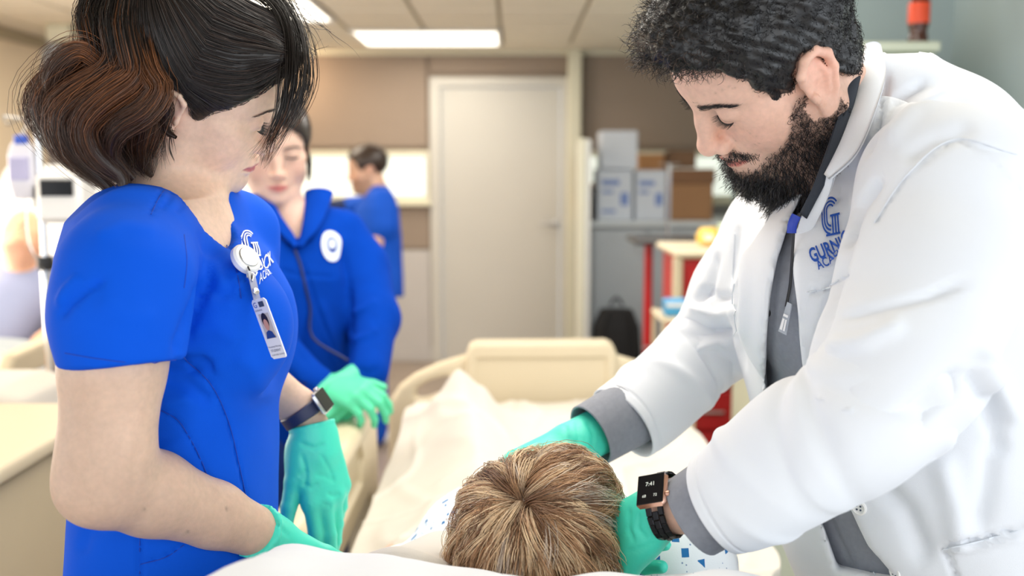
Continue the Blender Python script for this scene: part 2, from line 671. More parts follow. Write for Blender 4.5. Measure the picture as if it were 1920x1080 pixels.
def join(parts):
    V, F, C, n = [], [], [], 0
    for v, f, c in parts:
        V.append(v); F.append(f + n); C.append(np.broadcast_to(c, (len(v), 3))); n += len(v)
    return np.concatenate(V), np.concatenate(F), np.concatenate(C)


def comb(h, V, Q, roots, flow, length, m, lift, seed=0, swirl=0.0):
    """hairs laid over a surface: start at roots (head frame), follow flow(p) for `length`, keep `lift(t)` off the surface."""
    from mathutils.kdtree import KDTree
    L = h.loc(V); LN = vnormals(V, Q) @ h.R
    kd = KDTree(len(L))
    for i, q in enumerate(L): kd.insert(q, i)
    kd.balance()
    n = len(roots)
    cur = np.array(roots, float); out = np.empty((n, m, 3)); r = np.random.default_rng(seed)
    sw = r.normal(0, swirl, n) if swirl else np.zeros(n)
    ln = length if not np.isscalar(length) else np.full(n, length)
    for k in range(m):
        j = np.array([kd.find(q)[1] for q in cur])
        p, nn = L[j], LN[j]
        d = cur - p
        base = cur - nn * (d * nn).sum(1)[:, None]
        out[:, k] = base + nn * lift(k / (m - 1), r)[:, None]
        f = flow(base)
        f = f - nn * (f * nn).sum(1)[:, None]
        f /= np.maximum(np.linalg.norm(f, axis=1), 1e-6)[:, None]
        if swirl:
            f = f + np.cross(nn, f) * (sw * k / m)[:, None]; f /= np.linalg.norm(f, axis=1)[:, None]
        cur = base + f * (ln / (m - 1))[:, None]
    return h.ws(out.reshape(-1, 3)).reshape(n, m, 3)


def lock(guide, n, width, m=14, wave=0.004, wn=2.0, spread=None, clump=None, seed=0):
    """n strands round a guide polyline. width: radius of the lock at root, middle, tip."""
    r = np.random.default_rng(seed)
    g = spl(guide, m)
    t = np.gradient(g, axis=0); t /= np.linalg.norm(t, axis=1)[:, None]
    a = np.zeros_like(t); a[0] = nrm(np.cross(t[0], nrm(r.normal(size=3))))
    for i in range(1, m):                       # carry the frame along without twist
        a[i] = nrm(a[i - 1] - t[i] * (a[i - 1] @ t[i]))
    b = np.cross(t, a)
    wd = np.interp(np.linspace(0, 1, m), np.linspace(0, 1, len(width)), width)
    th = r.uniform(0, 6.283, n); q = np.sqrt(r.uniform(0, 1, n)) * np.where(r.uniform(0, 1, n) < .05, r.uniform(1.2, 2.0, n), 1)
    ph = r.uniform(0, 6.283, (n, 1)); s = np.linspace(0, 1, m)[None]
    amp = wave * r.uniform(0.3, 1.2, (n, 1))
    ca = (q * np.cos(th))[:, None] * wd[None] + amp * s * np.sin(wn * 6.283 * s + ph)
    cb = (q * np.sin(th))[:, None] * wd[None] + amp * s * np.cos(wn * 5.1 * s + ph * 1.7)
    out = g[None] + ca[..., None] * a[None] + cb[..., None] * b[None]
    ln = r.uniform(0.75, 1.0, n)                # strands end at different places
    u = s * ln[:, None] * (m - 1)
    i0 = np.minimum(u.astype(int), m - 2); fr = (u - i0)[..., None]
    ar = np.arange(n)[:, None]
    return out[ar, i0] * (1 - fr) + out[ar, i0 + 1] * fr
# ------------------------------------------------------------------ people: heads
class Head:
    """a head in its own frame: x to the person's right, y forward, z up, origin between the eyes' height and the ears."""
    def __init__(s, O, R, sc=1.0, fem=0.0, fat=0.0, nose=1.0, ear=(0, 0, 1.0)):
        s.ear = ear
        s.O, s.R, s.s, s.fem, s.fat, s.nose = np.asarray(O, float), R, sc, fem, fat, nose

    def w(s, p):
        return s.O + s.s * (s.R @ np.asarray(p, float))

    def ws(s, seq):
        return s.O + s.s * (np.asarray(seq, float) @ s.R.T)

    def loc(s, V):
        return (V - s.O) @ s.R / s.s

    def e(s, v, c, r, k=0.01, Rl=None, op='add'):
        v.ell(s.w(c), np.asarray(r, float) * s.s if not np.isscalar(r) else np.full(3, r * s.s), k * s.s, s.R if Rl is None else s.R @ Rl, op)

    def c(s, v, a, b, ra, rb, k=0.01, op='add', flat=None):
        v.cone(s.w(a), s.w(b), ra * s.s, rb * s.s, k * s.s, op, None if flat is None else (s.R @ np.asarray(flat[0], float), flat[1]))

    def ch(s, v, pts, rad, k=0.01, op='add', flat=None):
        for i in range(len(pts) - 1):
            s.c(v, pts[i], pts[i + 1], rad[i], rad[i + 1], k, op, flat)

    def sculpt(s, v, ears=(1, -1), eyes=True):
        f, fat, n = s.fem, s.fat, s.nose
        s.e(v, (0, -.012, .036), (.0755, .094, .080), .005)                      # cranium
        s.e(v, (0, .028, .030), (.064, .064, .062), .03)                         # forehead
        s.e(v, (0, .060, .022), (.047, .030, .020), .02)                         # brow
        s.e(v, (0, .024, -.030), (.062 + .004 * fat, .062, .075), .025)          # face
        s.e(v, (0, .066, -.066), (.036, .026, .034), .025)                       # muzzle
        for m in (1, -1):
            s.ch(v, [(m * .056, -.004, -.020), (m * (.053 + .008 * fat), .002, -.066), (m * (.030 + .008 * fat), .052, -.098), (m * .008, .074, -.104)],
                 [.014, .016 + .006 * fat, .016 + .005 * fat, .016], .022)       # jaw
            s.e(v, (m * .040, .052, -.032), (.025 + .004 * fat, .026, .024 + .006 * fat), .02)   # cheek
            s.e(v, (m * .048, .048, -.012), (.020, .022, .012), .015)            # cheekbone
            s.e(v, (m * (.044 + .004 * fat), .030, -.052), (.018 + .003 * fat, .034, .034), .02)      # cheek to jaw
        s.e(v, (0, .076, -.103), (.020 - .004 * f, .017, .014), .015)            # chin
        s.e(v, (0, .028, -.098), (.040, .050, .020 + .010 * fat), .03)           # under the jaw
        # sockets, eyeballs, lids
        for m in (1, -1):
            s.e(v, (m * .032, .100, .001), (.019, .017, .011), .012, op='cut')
        # nose
        bw = .0075
        s.ch(v, [(0, .0885, .008), (0, .0945 + .004 * (n - 1), -.012), (0, .106 * (1 + .06 * (n - 1)), -.036)], [bw, bw * n, .0092 * n], .012)
        s.e(v, (0, .1075 * (1 + .06 * (n - 1)), -.0405), (.0105 * n, .0100, .0095 * n), .006)
        for m in (1, -1):
            s.e(v, (m * .0125 * n, .0965, -.0445), (.0078 * n, .0115, .0078 * n), .005)
            s.e(v, (m * .0065, .1010, -.0520), (.0035, .0052, .0032), .003, op='cut')
        # lids: rounded bulges over the eyes
        if eyes:
            for m in (1, -1):
                s.e(v, (m * .0315, .0765, .0005), (.0155, .0125, .0118), .004)
        # mouth
        s.ch(v, [(-.025, .081, -.0745), (-.013, .0925, -.0705), (-.005, .0965, -.0680), (0, .0960, -.0690), (.005, .0965, -.0680), (.013, .0925, -.0705), (.025, .081, -.0745)],
             [.003, .0042, .005, .0048, .005, .0042, .003], .005)
        s.ch(v, [(-.024, .081, -.0760), (-.012, .0915, -.0800), (0, .0945, -.0812), (.012, .0915, -.0800), (.024, .081, -.0760)],
             [.003, .0048, .0056, .0048, .003], .005)
        s.ch(v, [(-.026, .084, -.0752), (-.012, .0985, -.0752), (0, .1020, -.0748), (.012, .0985, -.0752), (.026, .084, -.0752)],
             [.0009, .0013, .0014, .0013, .0009], .0025, op='cut')
        # ears
        for m in ears:
            c0 = np.array([m * .0735, -.010 + s.ear[0], -.010 + s.ear[1]])
            Rz = frame((m * .30, 1, -.22 * 0), (0, 0.18, 1))
            Rl = np.stack([Rz[:, 0], Rz[:, 1], Rz[:, 2]], 1)
            es = s.ear[2]
            q = lambda a: c0 + Rl @ (es * np.array([m * a[0], a[1], a[2]]))
            sr = lambda r: tuple(es * k_ for k_ in r) if not np.isscalar(r) else es * r
            s.e(v, q((.004, -.004, .004)), sr((.0045, .0150, .0270)), .004, Rl)
            rim = [(.004, .009, .012), (.008, .010, .022), (.010, .002, .030), (.011, -.010, .029), (.012, -.018, .018), (.011, -.018, .004), (.009, -.012, -.010), (.007, -.004, -.020)]
            s.ch(v, [q(a) for a in rim], [es * k_ for k_ in (.0032, .0034, .0036, .0038, .0038, .0036, .0034, .0034)], .003)
            s.ch(v, [q((.008, -.010, .016)), q((.009, -.011, .004)), q((.008, -.005, -.008))], [.0028, .0032, .0028], .004)   # antihelix
            s.e(v, q((.006, .001, -.021)), sr((.0046, .0080, .0095)), .005, Rl)      # lobe
            s.e(v, q((.012, .001, .000)), sr((.0062, .0072, .0090)), .004, Rl, 'cut')   # concha
            s.e(v, q((.008, .0085, -.003)), sr((.003, .0035, .0055)), .003, Rl)      # tragus
            s.ch(v, [q((.0125, .003, .020)), q((.0135, -.007, .021)), q((.014, -.0135, .010))], [.0018, .0026, .0018], .004, 'cut')

    LIPS = [(-.024, .082, -.0745), (-.012, .0935, -.0745), (0, .0975, -.0745), (.012, .0935, -.0745), (.024, .082, -.0745)]

    def colors(s, V, skin, lip, blush=(0.75, 0.35, 0.28), ba=0.3, seed=3, eye=None, ear=0.25):
        L = s.loc(V)
        C = np.tile(np.asarray(skin, float), (len(V), 1))
        near = np.abs(L).max(1) < .16
        mott = 1 + 0.05 * vnoise(V, 90, seed) + 0.03 * vnoise(V, 300, seed + 1)
        C *= mott[:, None]

        def mix(col, a):
            nonlocal C
            a = (a * near)[:, None]
            C = C * (1 - a) + np.asarray(col) * a
        for m in (1, -1):
            mix(blush, ba * np.exp(-(((L[:, 0] - m * .045) / .022) ** 2 + ((L[:, 1] - .065) / .03) ** 2 + ((L[:, 2] + .035) / .024) ** 2)))
            if ear:
                mix(blush, ear * np.exp(-(((L[:, 0] - m * .082) / .012) ** 2 + ((L[:, 1] + .012) / .03) ** 2 + ((L[:, 2] + .005) / .035) ** 2)))
            if eye is not None:
                mix(eye, 0.35 * np.exp(-(((L[:, 0] - m * .032) / .016) ** 2 + ((L[:, 1] - .088) / .02) ** 2 + ((L[:, 2] - .005) / .009) ** 2)))
        mix(blush, ba * 0.8 * np.exp(-((L[:, 0] / .014) ** 2 + ((L[:, 1] - .108) / .015) ** 2 + ((L[:, 2] + .042) / .015) ** 2)))
        wid = np.clip(1 - np.abs(L[:, 0]) / .026, 0, 1) ** 0.5
        up = np.clip((.0105 * wid - np.abs(L[:, 2] + .0748 - np.where(L[:, 2] > -.0748, 0, .001))) / .0025, 0, 1) * (L[:, 1] > .075) * (np.abs(L[:, 0]) < .026)
        mix(lip, up * 0.9)
        return np.clip(C, 0, 1)

    def lashes(s, m, z=-.0065, n=42, ln=.009, col=(.012, .010, .010), r=.00028):
        """a curved row of upper lashes along the lid of eye m (+1 right, -1 left)."""
        t = np.linspace(-1, 1, n)
        x = m * .0315 + t * .0145
        y = .0765 + .0132 * np.sqrt(np.clip(1 - (t * .93) ** 2 * .62, 0, 1)) - .0006
        zz = z + .0030 * t * t
        root = np.stack([x, y, zz], 1)
        u = np.linspace(0, 1, 5)[None, :, None]
        out = np.stack([t * .35, np.full(n, 1.0), np.full(n, -.35)], 1)
        out /= np.linalg.norm(out, axis=1)[:, None]
        Pn = root[:, None] + out[:, None] * u * ln * rng.uniform(.7, 1.05, (n, 1, 1)) + np.array([0, 0, 1.0]) * (u ** 2) * ln * 0.30
        Pw = s.ws(Pn.reshape(-1, 3)).reshape(n, 5, 3)
        v, f, c = strands(Pw, r * s.s * np.linspace(1, .3, 5)[None] * np.ones((n, 1)), np.tile(np.array(col), (n, 5, 1)))
        # the lid line itself
        line = s.ws(np.stack([x, y + .0004, zz], 1))[None]
        v2, f2, c2 = strands(line, np.full((1, n), .0007 * s.s), np.tile(np.array(col), (1, n, 1)))
        return join([(v, f, c), (v2, f2, c2)])

    def brow(s, m, V=None, n=150, col=(.03, .022, .018), thick=.0035, z0=.0175, ln=.0075):
        t = rng.uniform(0, 1, n)
        mid = spl([(m * .010, .0935, z0 - .003), (m * .024, .0925, z0 + .001), (m * .037, .0830, z0 + .003), (m * .050, .0660, z0 - .003)], 60)
        i = (t * 59).astype(int)
        root = mid[i] + np.stack([np.zeros(n), np.zeros(n), rng.normal(0, thick * .45, n) * (1 - .6 * t)], 1)
        if V is not None:                                   # sit on the skin
            L = s.loc(V); L = L[(L[:, 1] > .03) & (np.abs(L[:, 2] - z0) < .02) & (L[:, 0] * m > -.01)]
            for q in range(n):
                d = (L[:, 0] - root[q, 0]) ** 2 + (L[:, 2] - root[q, 2]) ** 2
                root[q, 1] = L[np.argmin(d), 1] + .0004
        d = np.stack([np.full(n, m * 1.0), np.full(n, -.15), rng.normal(.35, .25, n) * (1 - 1.3 * t)], 1)
        d[:, 1] -= t * .75
        d /= np.linalg.norm(d, axis=1)[:, None]
        u = np.linspace(0, 1, 4)[None, :, None]
        Pn = root[:, None] + d[:, None] * u * ln * rng.uniform(.6, 1.1, (n, 1, 1)) + np.array([0, .0012, 0]) * u * (1 - u) * 4
        Pw = s.ws(Pn.reshape(-1, 3)).reshape(n, 4, 3)
        return strands(Pw, .00019 * s.s * np.linspace(1, .3, 4)[None] * np.ones((n, 1)), np.tile(np.array(col), (n, 4, 1)))


# ------------------------------------------------------------------ people: hands
def hand(v, wrist, u, nb, side, size=1.0, curl=(.35, .4, .45, .5), spread=(.10, .03, -.04, -.11), thumb=(.55, .25, .35), k=.006, grow=0.0, curl2=None):
    """a five-fingered hand. u: from wrist to knuckles, nb: normal of the back of the hand, side: +1 puts the thumb on the
    s = u x nb side. size 1 is a 0.185 m hand; grow thickens it (gloves). Returns finger tips and the frame."""
    wrist = np.asarray(wrist, float); u = nrm(u); nb = np.asarray(nb, float); nb = nrm(nb - u * nb.dot(u))
    sv = np.cross(u, nb) * side                                # towards the thumb
    g = size
    p = lambda a, b, c: wrist + g * (a * sv + b * u + c * nb)
    kn = [(.027, .088, .002), (.008, .092, .005), (-.011, .087, .003), (-.028, .078, -.003)]
    pr = [.0095, .0098, .0092, .0082]
    ln = [(.042, .025, .020), (.046, .029, .021), (.042, .027, .021), (.033, .019, .018)]
    fr = [(.0092, .0080, .0074, .0062), (.0094, .0082, .0075, .0063), (.0088, .0077, .0071, .0060), (.0078, .0068, .0062, .0054)]
    v.cone(p(0, -.055, 0), p(0, 0, 0), .027 * g + grow, .0265 * g + grow, k, flat=(nb, .74))
    for i in range(4):
        base = (kn[i][0] * .55, .006, 0)
        v.cone(p(*base), p(*kn[i]), .0165 * g + grow, (.0120 if i < 3 else .0110) * g + grow, .012 * g, flat=(nb, .92))
    v.ell(p(.002, .050, -.006), np.array([.032, .040, .0125]) * g + grow, .012 * g, np.stack([sv, u, nb], 1))
    v.ell(p(.024, .030, -.010), np.array([.017, .030, .0145]) * g + grow, .012 * g, np.stack([sv, u, nb], 1))     # ball of the thumb
    tips = []
    for i in range(4):
        a = spread[i]
        d = u * math.cos(a) + sv * math.sin(a)
        q = p(*kn[i]); ang = 0.0
        for j in range(3):
            cj = curl[i] if curl2 is None or j == 0 else curl2[i]
            ang += cj * (1.0, 1.15, .75)[j]
            dj = d * math.cos(ang) - nb * math.sin(ang)
            e = q + dj * ln[i][j] * g
            v.cone(q, e, fr[i][j] * g + grow, fr[i][j + 1] * g + grow, .0035 * g if j else .007 * g)
            q = e
        tips.append(q)
    ta, tb, tc = thumb
    d = u * math.cos(ta) + sv * math.sin(ta); d = nrm(d - nb * tb)
    q0 = p(.022, .018, -.004); q1 = q0 + d * .042 * g
    v.cone(q0, q1, .0150 * g + grow, .0110 * g + grow, .010 * g)
    d2 = nrm(d - nb * tc * .5 + (u - sv * .35) * tc)
    q2 = q1 + d2 * .033 * g
    v.cone(q1, q2, .0108 * g + grow, .0096 * g + grow, .004 * g)
    d3 = nrm(d2 - nb * tc * .3 + (u - sv * .3) * tc * .8)
    q3 = q2 + d3 * .024 * g
    v.cone(q2, q3, .0098 * g + grow, .0076 * g + grow, .003 * g)
    tips.append(q3)
    return tips, (sv, u, nb)


def bounds(*pts, pad=0.06):
    a = np.array(pts)
    return a.min(0) - pad, a.max(0) + pad
# ------------------------------------------------------------------ setting
YW, ZC, XL, XR = 7.30, 2.268, -3.05, 1.60
M = {}
M['taupe'] = mat('taupe_fabric_panel', srgb(150, 136, 124), .9, bump=.3, bscale=500, mottle=.04, mscale=3)
M['lower'] = mat('pale_grey_panel', srgb(190, 188, 188), .6, mottle=.03)
M['door'] = mat('white_door_paint', srgb(198, 197, 192), .45, mottle=.02, mscale=2)
M['cream_trim'] = mat('cream_trim', srgb(222, 220, 200), .5, mottle=.02)
M['beige_wall'] = mat('beige_wall', srgb(240, 223, 197), .85, mottle=.03, mscale=2)
M['blue_grey'] = mat('blue_grey_wall', srgb(182, 198, 202), .85, mottle=.03, mscale=2, bump=.1, bscale=300)
M['tile'] = mat('ceiling_tile', srgb(242, 234, 216), .95, bump=.4, bscale=260, mottle=.03, mscale=9)
M['tbar'] = mat('ceiling_bar', srgb(176, 164, 138), .6, mottle=.02)
M['floor'] = mat('brown_grey_floor', srgb(150, 136, 124), .35, mottle=.12, mscale=5)
M['lamp'] = mat('lit_lamp_lens', (1, .97, .9), .4, emit=((1.0, .93, .80), 2.2))
M['pane'] = mat('bright_pane', (.8, .85, .8), .15, emit=((.93, 1.0, .90), .55))
M['steel'] = mat('brushed_steel', (.62, .63, .64), .3, 1.0, mottle=.05)
M['chrome'] = mat('chrome', (.8, .81, .83), .12, 1.0, mottle=.02)
M['black'] = mat('black_plastic', (.012, .012, .013), .45, mottle=.1)
M['cream'] = mat('cream_plastic', srgb(216, 202, 174), .38, mottle=.02, mscale=4)
M['white_pl'] = mat('white_plastic', srgb(238, 238, 236), .35, mottle=.02)
M['linen'] = mat('white_linen', srgb(216, 211, 202), .9, bump=.25, bscale=900, mottle=.015, mscale=8, sheen=.1)
M['pillow'] = mat('white_pillow_cotton', srgb(226, 230, 235), .9, bump=.25, bscale=900, mottle=.015, mscale=8, sheen=.1)


def st(name, mb, m, parent=None, **k):
    o = mb.build(name, m, parent, **k)
    if parent is None: o['kind'] = 'structure'
    return o


floor = st('floor', MB().box((-4.2, -3.0, -.06), (XR + .1, YW + .1, 0)), M['floor'])
zdoor = PY(940, 145, YW)[2]
xd0, xd1 = PY(810, 400, YW)[0], PY(1063, 400, YW)[0]
w0, w1 = PY(560, 378, YW)[2], PY(560, 283, YW)[2]               # window band
wx0, wx1 = PY(430, 330, YW)[0], PY(805, 330, YW)[0]
vx0, vx1 = PY(1094, 330, YW)[0], PY(1400, 330, YW)[0]
zr, zu = PY(700, 466, YW)[2], w1
# far wall: core boards round the door and the two window bands
fw = MB()
fw.box((-4.2, YW + .02, 0), (wx0, YW + .12, ZC)).box((wx0, YW + .02, w1), (wx1, YW + .12, ZC)).box((wx0, YW + .02, 0), (wx1, YW + .12, w0))
fw.box((wx1, YW + .02, 0), (xd0, YW + .12, ZC)).box((xd0, YW + .02, zdoor), (xd1, YW + .12, ZC)).box((xd1, YW + .02, 0), (vx0, YW + .12, ZC))
fw.box((vx0, YW + .02, w1), (vx1, YW + .12, ZC)).box((vx0, YW + .02, 0), (vx1, YW + .12, w0)).box((vx1, YW + .02, 0), (XR + .1, YW + .12, ZC))
wall_far = st('wall_far', fw, M['taupe'])
for (a, b, z0, z1, m) in ((-4.1, -3.0, zr, ZC, 'taupe'), (-2.98, -1.85, w1 + .03, ZC, 'taupe'), (-1.83, wx1 - .012, w1 + .03, ZC, 'taupe'), (wx1 + .012, xd1 - .005, zdoor + .035, ZC, 'taupe'),
                          (xd1 + .12, XR, w1 + .03, ZC, 'taupe'), (-2.98, -1.85, zr, w0 - .03, 'taupe'), (-1.83, wx1 - .0, zr, w0 - .03, 'taupe'),
                          (-4.1, -2.4, .10, zr - .012, 'lower'), (-2.38, -1.3, .10, zr - .012, 'lower'), (-1.28, wx1, .10, zr - .012, 'lower'),
                          (xd1 + .12, XR, .10, w0 - .03, 'lower')):
    st('panel', MB().box((a, YW - .005, z0), (b, YW + .03, z1), .004), M[m], wall_far)
st('baseboard_far', MB().box((-4.2, YW - .012, 0), (xd0, YW + .02, .10), .004), M['lower'])
# door with its frame
door = st('door_1', MB().box((xd0 + .075, YW - .01, .01), (xd1 - .055, YW + .03, zdoor - .075), .003), M['door'])
fr = MB()
fr.box((xd0 - .01, YW - .035, 0), (xd0 + .07, YW + .05, zdoor), .006).box((xd1 - .05, YW - .035, 0), (xd1 + .01, YW + .05, zdoor), .006)
fr.box((xd0 - .01, YW - .036, zdoor - .07), (xd1 + .01, YW + .05, zdoor), .006)
st('door_frame', fr, M['door'], door)
hp = PY(1040, 418, YW)
st('door_handle', MB().lathe([(.026, 0), (.026, .008), (.012, .012), (.010, .045)], hp + [.0, -.012, 0], 16, (0, -1, 0)).tube([hp + [0, -.055, 0], hp + [-.05, -.056, 0], hp + [-.11, -.05, 0]], [.009, .008, .006], 10), M['steel'], door)
# windows
def window(n, x0, x1, bars):
    f = MB().box((x0, YW - .02, w0), (x1, YW + .04, w0 + .045), .004).box((x0, YW - .02, w1 - .04), (x1, YW + .04, w1), .004)
    f.box((x0, YW - .019, w0), (x0 + .03, YW + .04, w1), .004).box((x1 - .03, YW - .019, w0), (x1, YW + .04, w1), .004)
    for b in bars: f.box((b - .02, YW - .015, w0), (b + .02, YW + .04, w1), .003)
    wn = st('window_%d' % n, f, M['cream_trim'])
    xs = [x0 + .03] + list(bars) + [x1 - .03]
    for a, b in zip(xs[:-1], xs[1:]):
        st('pane', MB().box((a + .02, YW + .01, w0 + .045), (b - .02, YW + .02, w1 - .04)), M['pane'], wn)
    st('window_sill', MB().box((x0 - .02, YW - .06, w0 - .03), (x1 + .02, YW + .03, w0), .006), M['cream_trim'], wn)
    return wn
window(1, wx0, wx1, [PY(q, 330, YW)[0] for q in (545, 690)])
window(2, vx0, vx1, [PY(1205, 330, YW)[0]])
# cream post right of the door, ceiling edge trim
st('trim_1', MB().box((PY(1064, 300, YW - .1)[0], YW - .12, 0), (PY(1089, 300, YW - .1)[0], YW + .02, ZC), .008), M['cream_trim'])
st('trim_2', MB().box((-4.2, YW - .03, ZC - .035), (XR, YW + .02, ZC), .004), M['cream_trim'])
st('trim_3', MB().box((PY(44, 250, 6.6)[0], 6.54, 0), (PY(62, 250, 6.6)[0], 6.66, ZC - .12), .008), M['cream_trim'])
st('trim_4', MB().box((-4.2, 6.75, ZC - .17), (-1.75, YW, ZC - .01), .01), M['lower'])
wall_left = st('wall_left', MB().box((XL - .1, 1.4, 0), (XL, 6.6, ZC)), M['beige_wall'])
st('trim_5', MB().box((XL - .02, 1.4, ZC - .075), (XL + .025, 6.62, ZC - .005), .006), M['tbar'])
wall_right = st('wall_right', MB().box((XR, 1.7, 0), (XR + .1, YW, ZC)), M['blue_grey'])
wall_part = st('wall_partition', MB().box((1.0, 3.70, 0), (XR, 3.80, ZC)), M['blue_grey'])
# ceiling: slab, a tile in every cell of the bars that the photograph can see
ceil = st('ceiling', MB().box((-4.2, -1.2, ZC + .012), (XR + .1, YW + .1, ZC + .08)), M['tbar'])
tp = None
gx, gy = .465, .73
for i in range(-9, 4):
    for j in range(0, 6):
        x0 = -.07 + i * gx; y1 = 6.93 - (j - 0) * gy + (0 if j else 0)
        y0, x1 = y1 - gy, x0 + gx
        if x1 > XR or y0 < 2.6: continue
        if x0 < XL - .3: continue
        if tp is None:
            tp = MB().box((x0 + .012, y0 + .012, ZC - .004), (x1 - .012, y1 - .012, ZC + .02), .003).build('ceiling_tile', M['tile'], ceil); t0 = (x0, y0)
        else:
            o = tp.copy(); COL.objects.link(o); o.parent = ceil; o.location = (x0 - t0[0], y0 - t0[1], 0)
st('ceiling_edge_tile', MB().box((-4.1, 6.94, ZC - .004), (XR, YW - .03, ZC + .02), .003), M['tile'], ceil)


def ceiling_light(x0, y0, x1, y1, label):
    t = thing('ceiling_light', label, 'ceiling light', ((x0 + x1) / 2, (y0 + y1) / 2, ZC - .004), 'recessed ceiling lights')
    z = ZC - .004
    f = MB()
    for (a, b, c, d) in ((x0, y0, x1, y0 + .025), (x0, y1 - .025, x1, y1), (x0, y0 + .025, x0 + .025, y1 - .025), (x1 - .025, y0 + .025, x1, y1 - .025)):
        f.box((a, b, z - .016), (c, d, z), .003)
    f.build('frame', M['white_pl'], t)
    n = 3
    for k in range(n):
        b = y0 + .025 + (y1 - y0 - .05) * k / n
        MB().box((x0 + .027, b + .012, z - .010), (x1 - .027, b + (y1 - y0 - .05) / n - .012, z - .002), .003).build('lens', M['lamp'], t)
    MB().box((x0 + .02, y0 + .02, z - .003), (x1 - .02, y1 - .02, z)).build('backing', M['white_pl'], t)


ceiling_light(-.07 - .93, 6.2, -.07, 6.93, 'long lit ceiling light just in front of the far wall')
ceiling_light(-1.93, 5.09, -1.0, 5.82, 'lit ceiling light partly hidden behind the dark haired woman')
q = P(116, 62, 5.9); q[2] = ZC - .004
t = thing('ceiling_projector', 'small pale box with dark underside on the ceiling at far left', 'projector', q)
MB().box(q + [-.07, -.07, -.10], q + [.07, .07, 0], .015).build('housing', M['cream_trim'], t)
MB().lathe([(.045, 0), (.04, -.02), (.0, -.022)], q + [.02, 0, -.10], 20).build('lens', M['black'], t)
# ------------------------------------------------------------------ the bed
BX0, BX1, YF = -.315, .50, 2.95
bed = thing('hospital_bed', 'cream plastic hospital bed with raised footboard and left side rail', 'bed', (.09, 2.0, 0))
X, Z = np.array([1.0, 0, 0]), np.array([0, 0, 1.0]); Yv = np.array([0, 1.0, 0])


def pxz(seq, Y):
    return [(PY(a, b, Y)[0], PY(a, b, Y)[2]) for a, b in seq]


def pyz(seq, Xc):
    return [(PX(a, b, Xc)[1], PX(a, b, Xc)[2]) for a, b in seq]


fbp = pxz([(730, 905), (727, 775), (733, 748), (748, 724), (778, 702), (822, 682), (870, 668), (1158, 668), (1215, 684), (1255, 704), (1283, 726), (1297, 750), (1303, 775), (1300, 905)], YF)
v = Vol((-.42, YF - .05, .38), (.60, YF + .10, .92), .005)
v.poly(fbp, (0, YF, 0), X, Z, Yv, 0, .05, .02)
for q in ([(778, 742), (783, 728), (808, 713), (835, 706), (850, 709), (848, 722), (826, 738), (800, 748), (784, 749)],
          [(1250, 742), (1245, 728), (1220, 713), (1193, 706), (1178, 709), (1180, 722), (1202, 738), (1228, 748), (1244, 749)]):
    v.poly(pxz(q, YF), (0, YF, 0), X, Z, Yv, -.05, .12, .008, .012, 'cut')
V, Q = v.mesh(1); new_mesh('footboard', V, Q, M['cream'], bed)
cp = pxz([(874, 905), (873, 668), (879, 650), (892, 644), (1138, 642), (1150, 648), (1157, 664), (1158, 905)], YF - .02)
v = Vol((-.2, YF - .06, .38), (.36, YF + .12, .95), .004)
v.poly(cp, (0, YF - .02, 0), X, Z, Yv, -.005, .085, .014)
v.poly(pxz([(892, 905), (894, 672), (1136, 670), (1140, 905)], YF - .02), (0, YF - .02, 0), X, Z, Yv, -.03, .002, .002, .004, 'cut')
V, Q = v.mesh(1); new_mesh('center_panel', V, Q, M['cream'], bed)
# left side rail, seen along its inner face
RX = -.352
v = Vol((RX - .06, 1.35, .42), (RX + .06, 2.45, .96), .005)
rail = [(1.45, .50), (1.45, .84), (1.50, .875), (1.60, .885), (2.22, .885), (2.31, .87), (2.355, .83), (2.37, .76), (2.37, .56), (2.33, .50)]
v.poly(rail, (RX, 0, 0), Yv, Z, X, -.026, .026, .02)
v.poly([(1.60, .73), (1.60, .82), (2.10, .82), (2.14, .78), (2.12, .73)], (RX, 0, 0), Yv, Z, X, .012, .05, .01, .008, 'cut')
v.poly([(1.60, .55), (1.60, .67), (2.22, .67), (2.24, .60), (2.20, .55)], (RX, 0, 0), Yv, Z, X, -.06, .06, .012, .01, 'cut')
v.cone((RX + .02, 1.45, .862), (RX + .02, 2.26, .862), .022, .022, .02)
V, Q = v.mesh(1); new_mesh('side_rail', V, Q, M['cream'], bed)
f = MB().box((BX0 + .09, .75, .47), (BX1 - .13, YF, .54), .01)
for y in (1.0, 2.6):
    for x in (BX0 + .14, BX1 - .16):
        f.tube([(x, y, .10), (x, y, .5)], .025)
f.box((RX - .02, 1.7, .50), (BX0 + .05, 1.78, .53)).box((RX - .02, 2.1, .50), (BX0 + .05, 2.18, .53))
f.build('frame', M['steel'], bed)
for y in (1.0, 2.6):
    for x in (BX0 + .14, BX1 - .16):
        MB().tube([(x - .02, y, .065), (x + .02, y, .065)], .065, 20).build('wheel', M['black'], bed)
# mattress: level at the foot, raised under the back
def mz(y):                                                     # height of the mattress top along the bed
    return .70 + max(0, 1.62 - y) * .33
mt = MB(); n = 24
ys = np.linspace(.62, 2.90, n)
mv, mf = [], []
for y in ys:
    e_ = .05 * np.clip((1.75 - y) / .3, 0, 1); r_ = .10 * np.clip((1.75 - y) / .3, 0, 1)
    for (x, dz) in ((BX0 + .02 + e_, -.14), (BX1 - .02 - r_, -.14), (BX1 - .02 - r_, -.015), (BX1 - .04 - r_, 0), (BX0 + .04 + e_, 0), (BX0 + .02 + e_, -.015)):
        mv.append((x, y, mz(y) + dz))
for i in range(n - 1):
    for k in range(6):
        k2 = (k + 1) % 6
        mf.append((i * 6 + k, i * 6 + k2, (i + 1) * 6 + k2, (i + 1) * 6 + k))
mf += [tuple(range(6))[::-1], tuple((n - 1) * 6 + k for k in range(6))]
mt.add(mv, mf).build('mattress', M['linen'], bed, smooth=False)

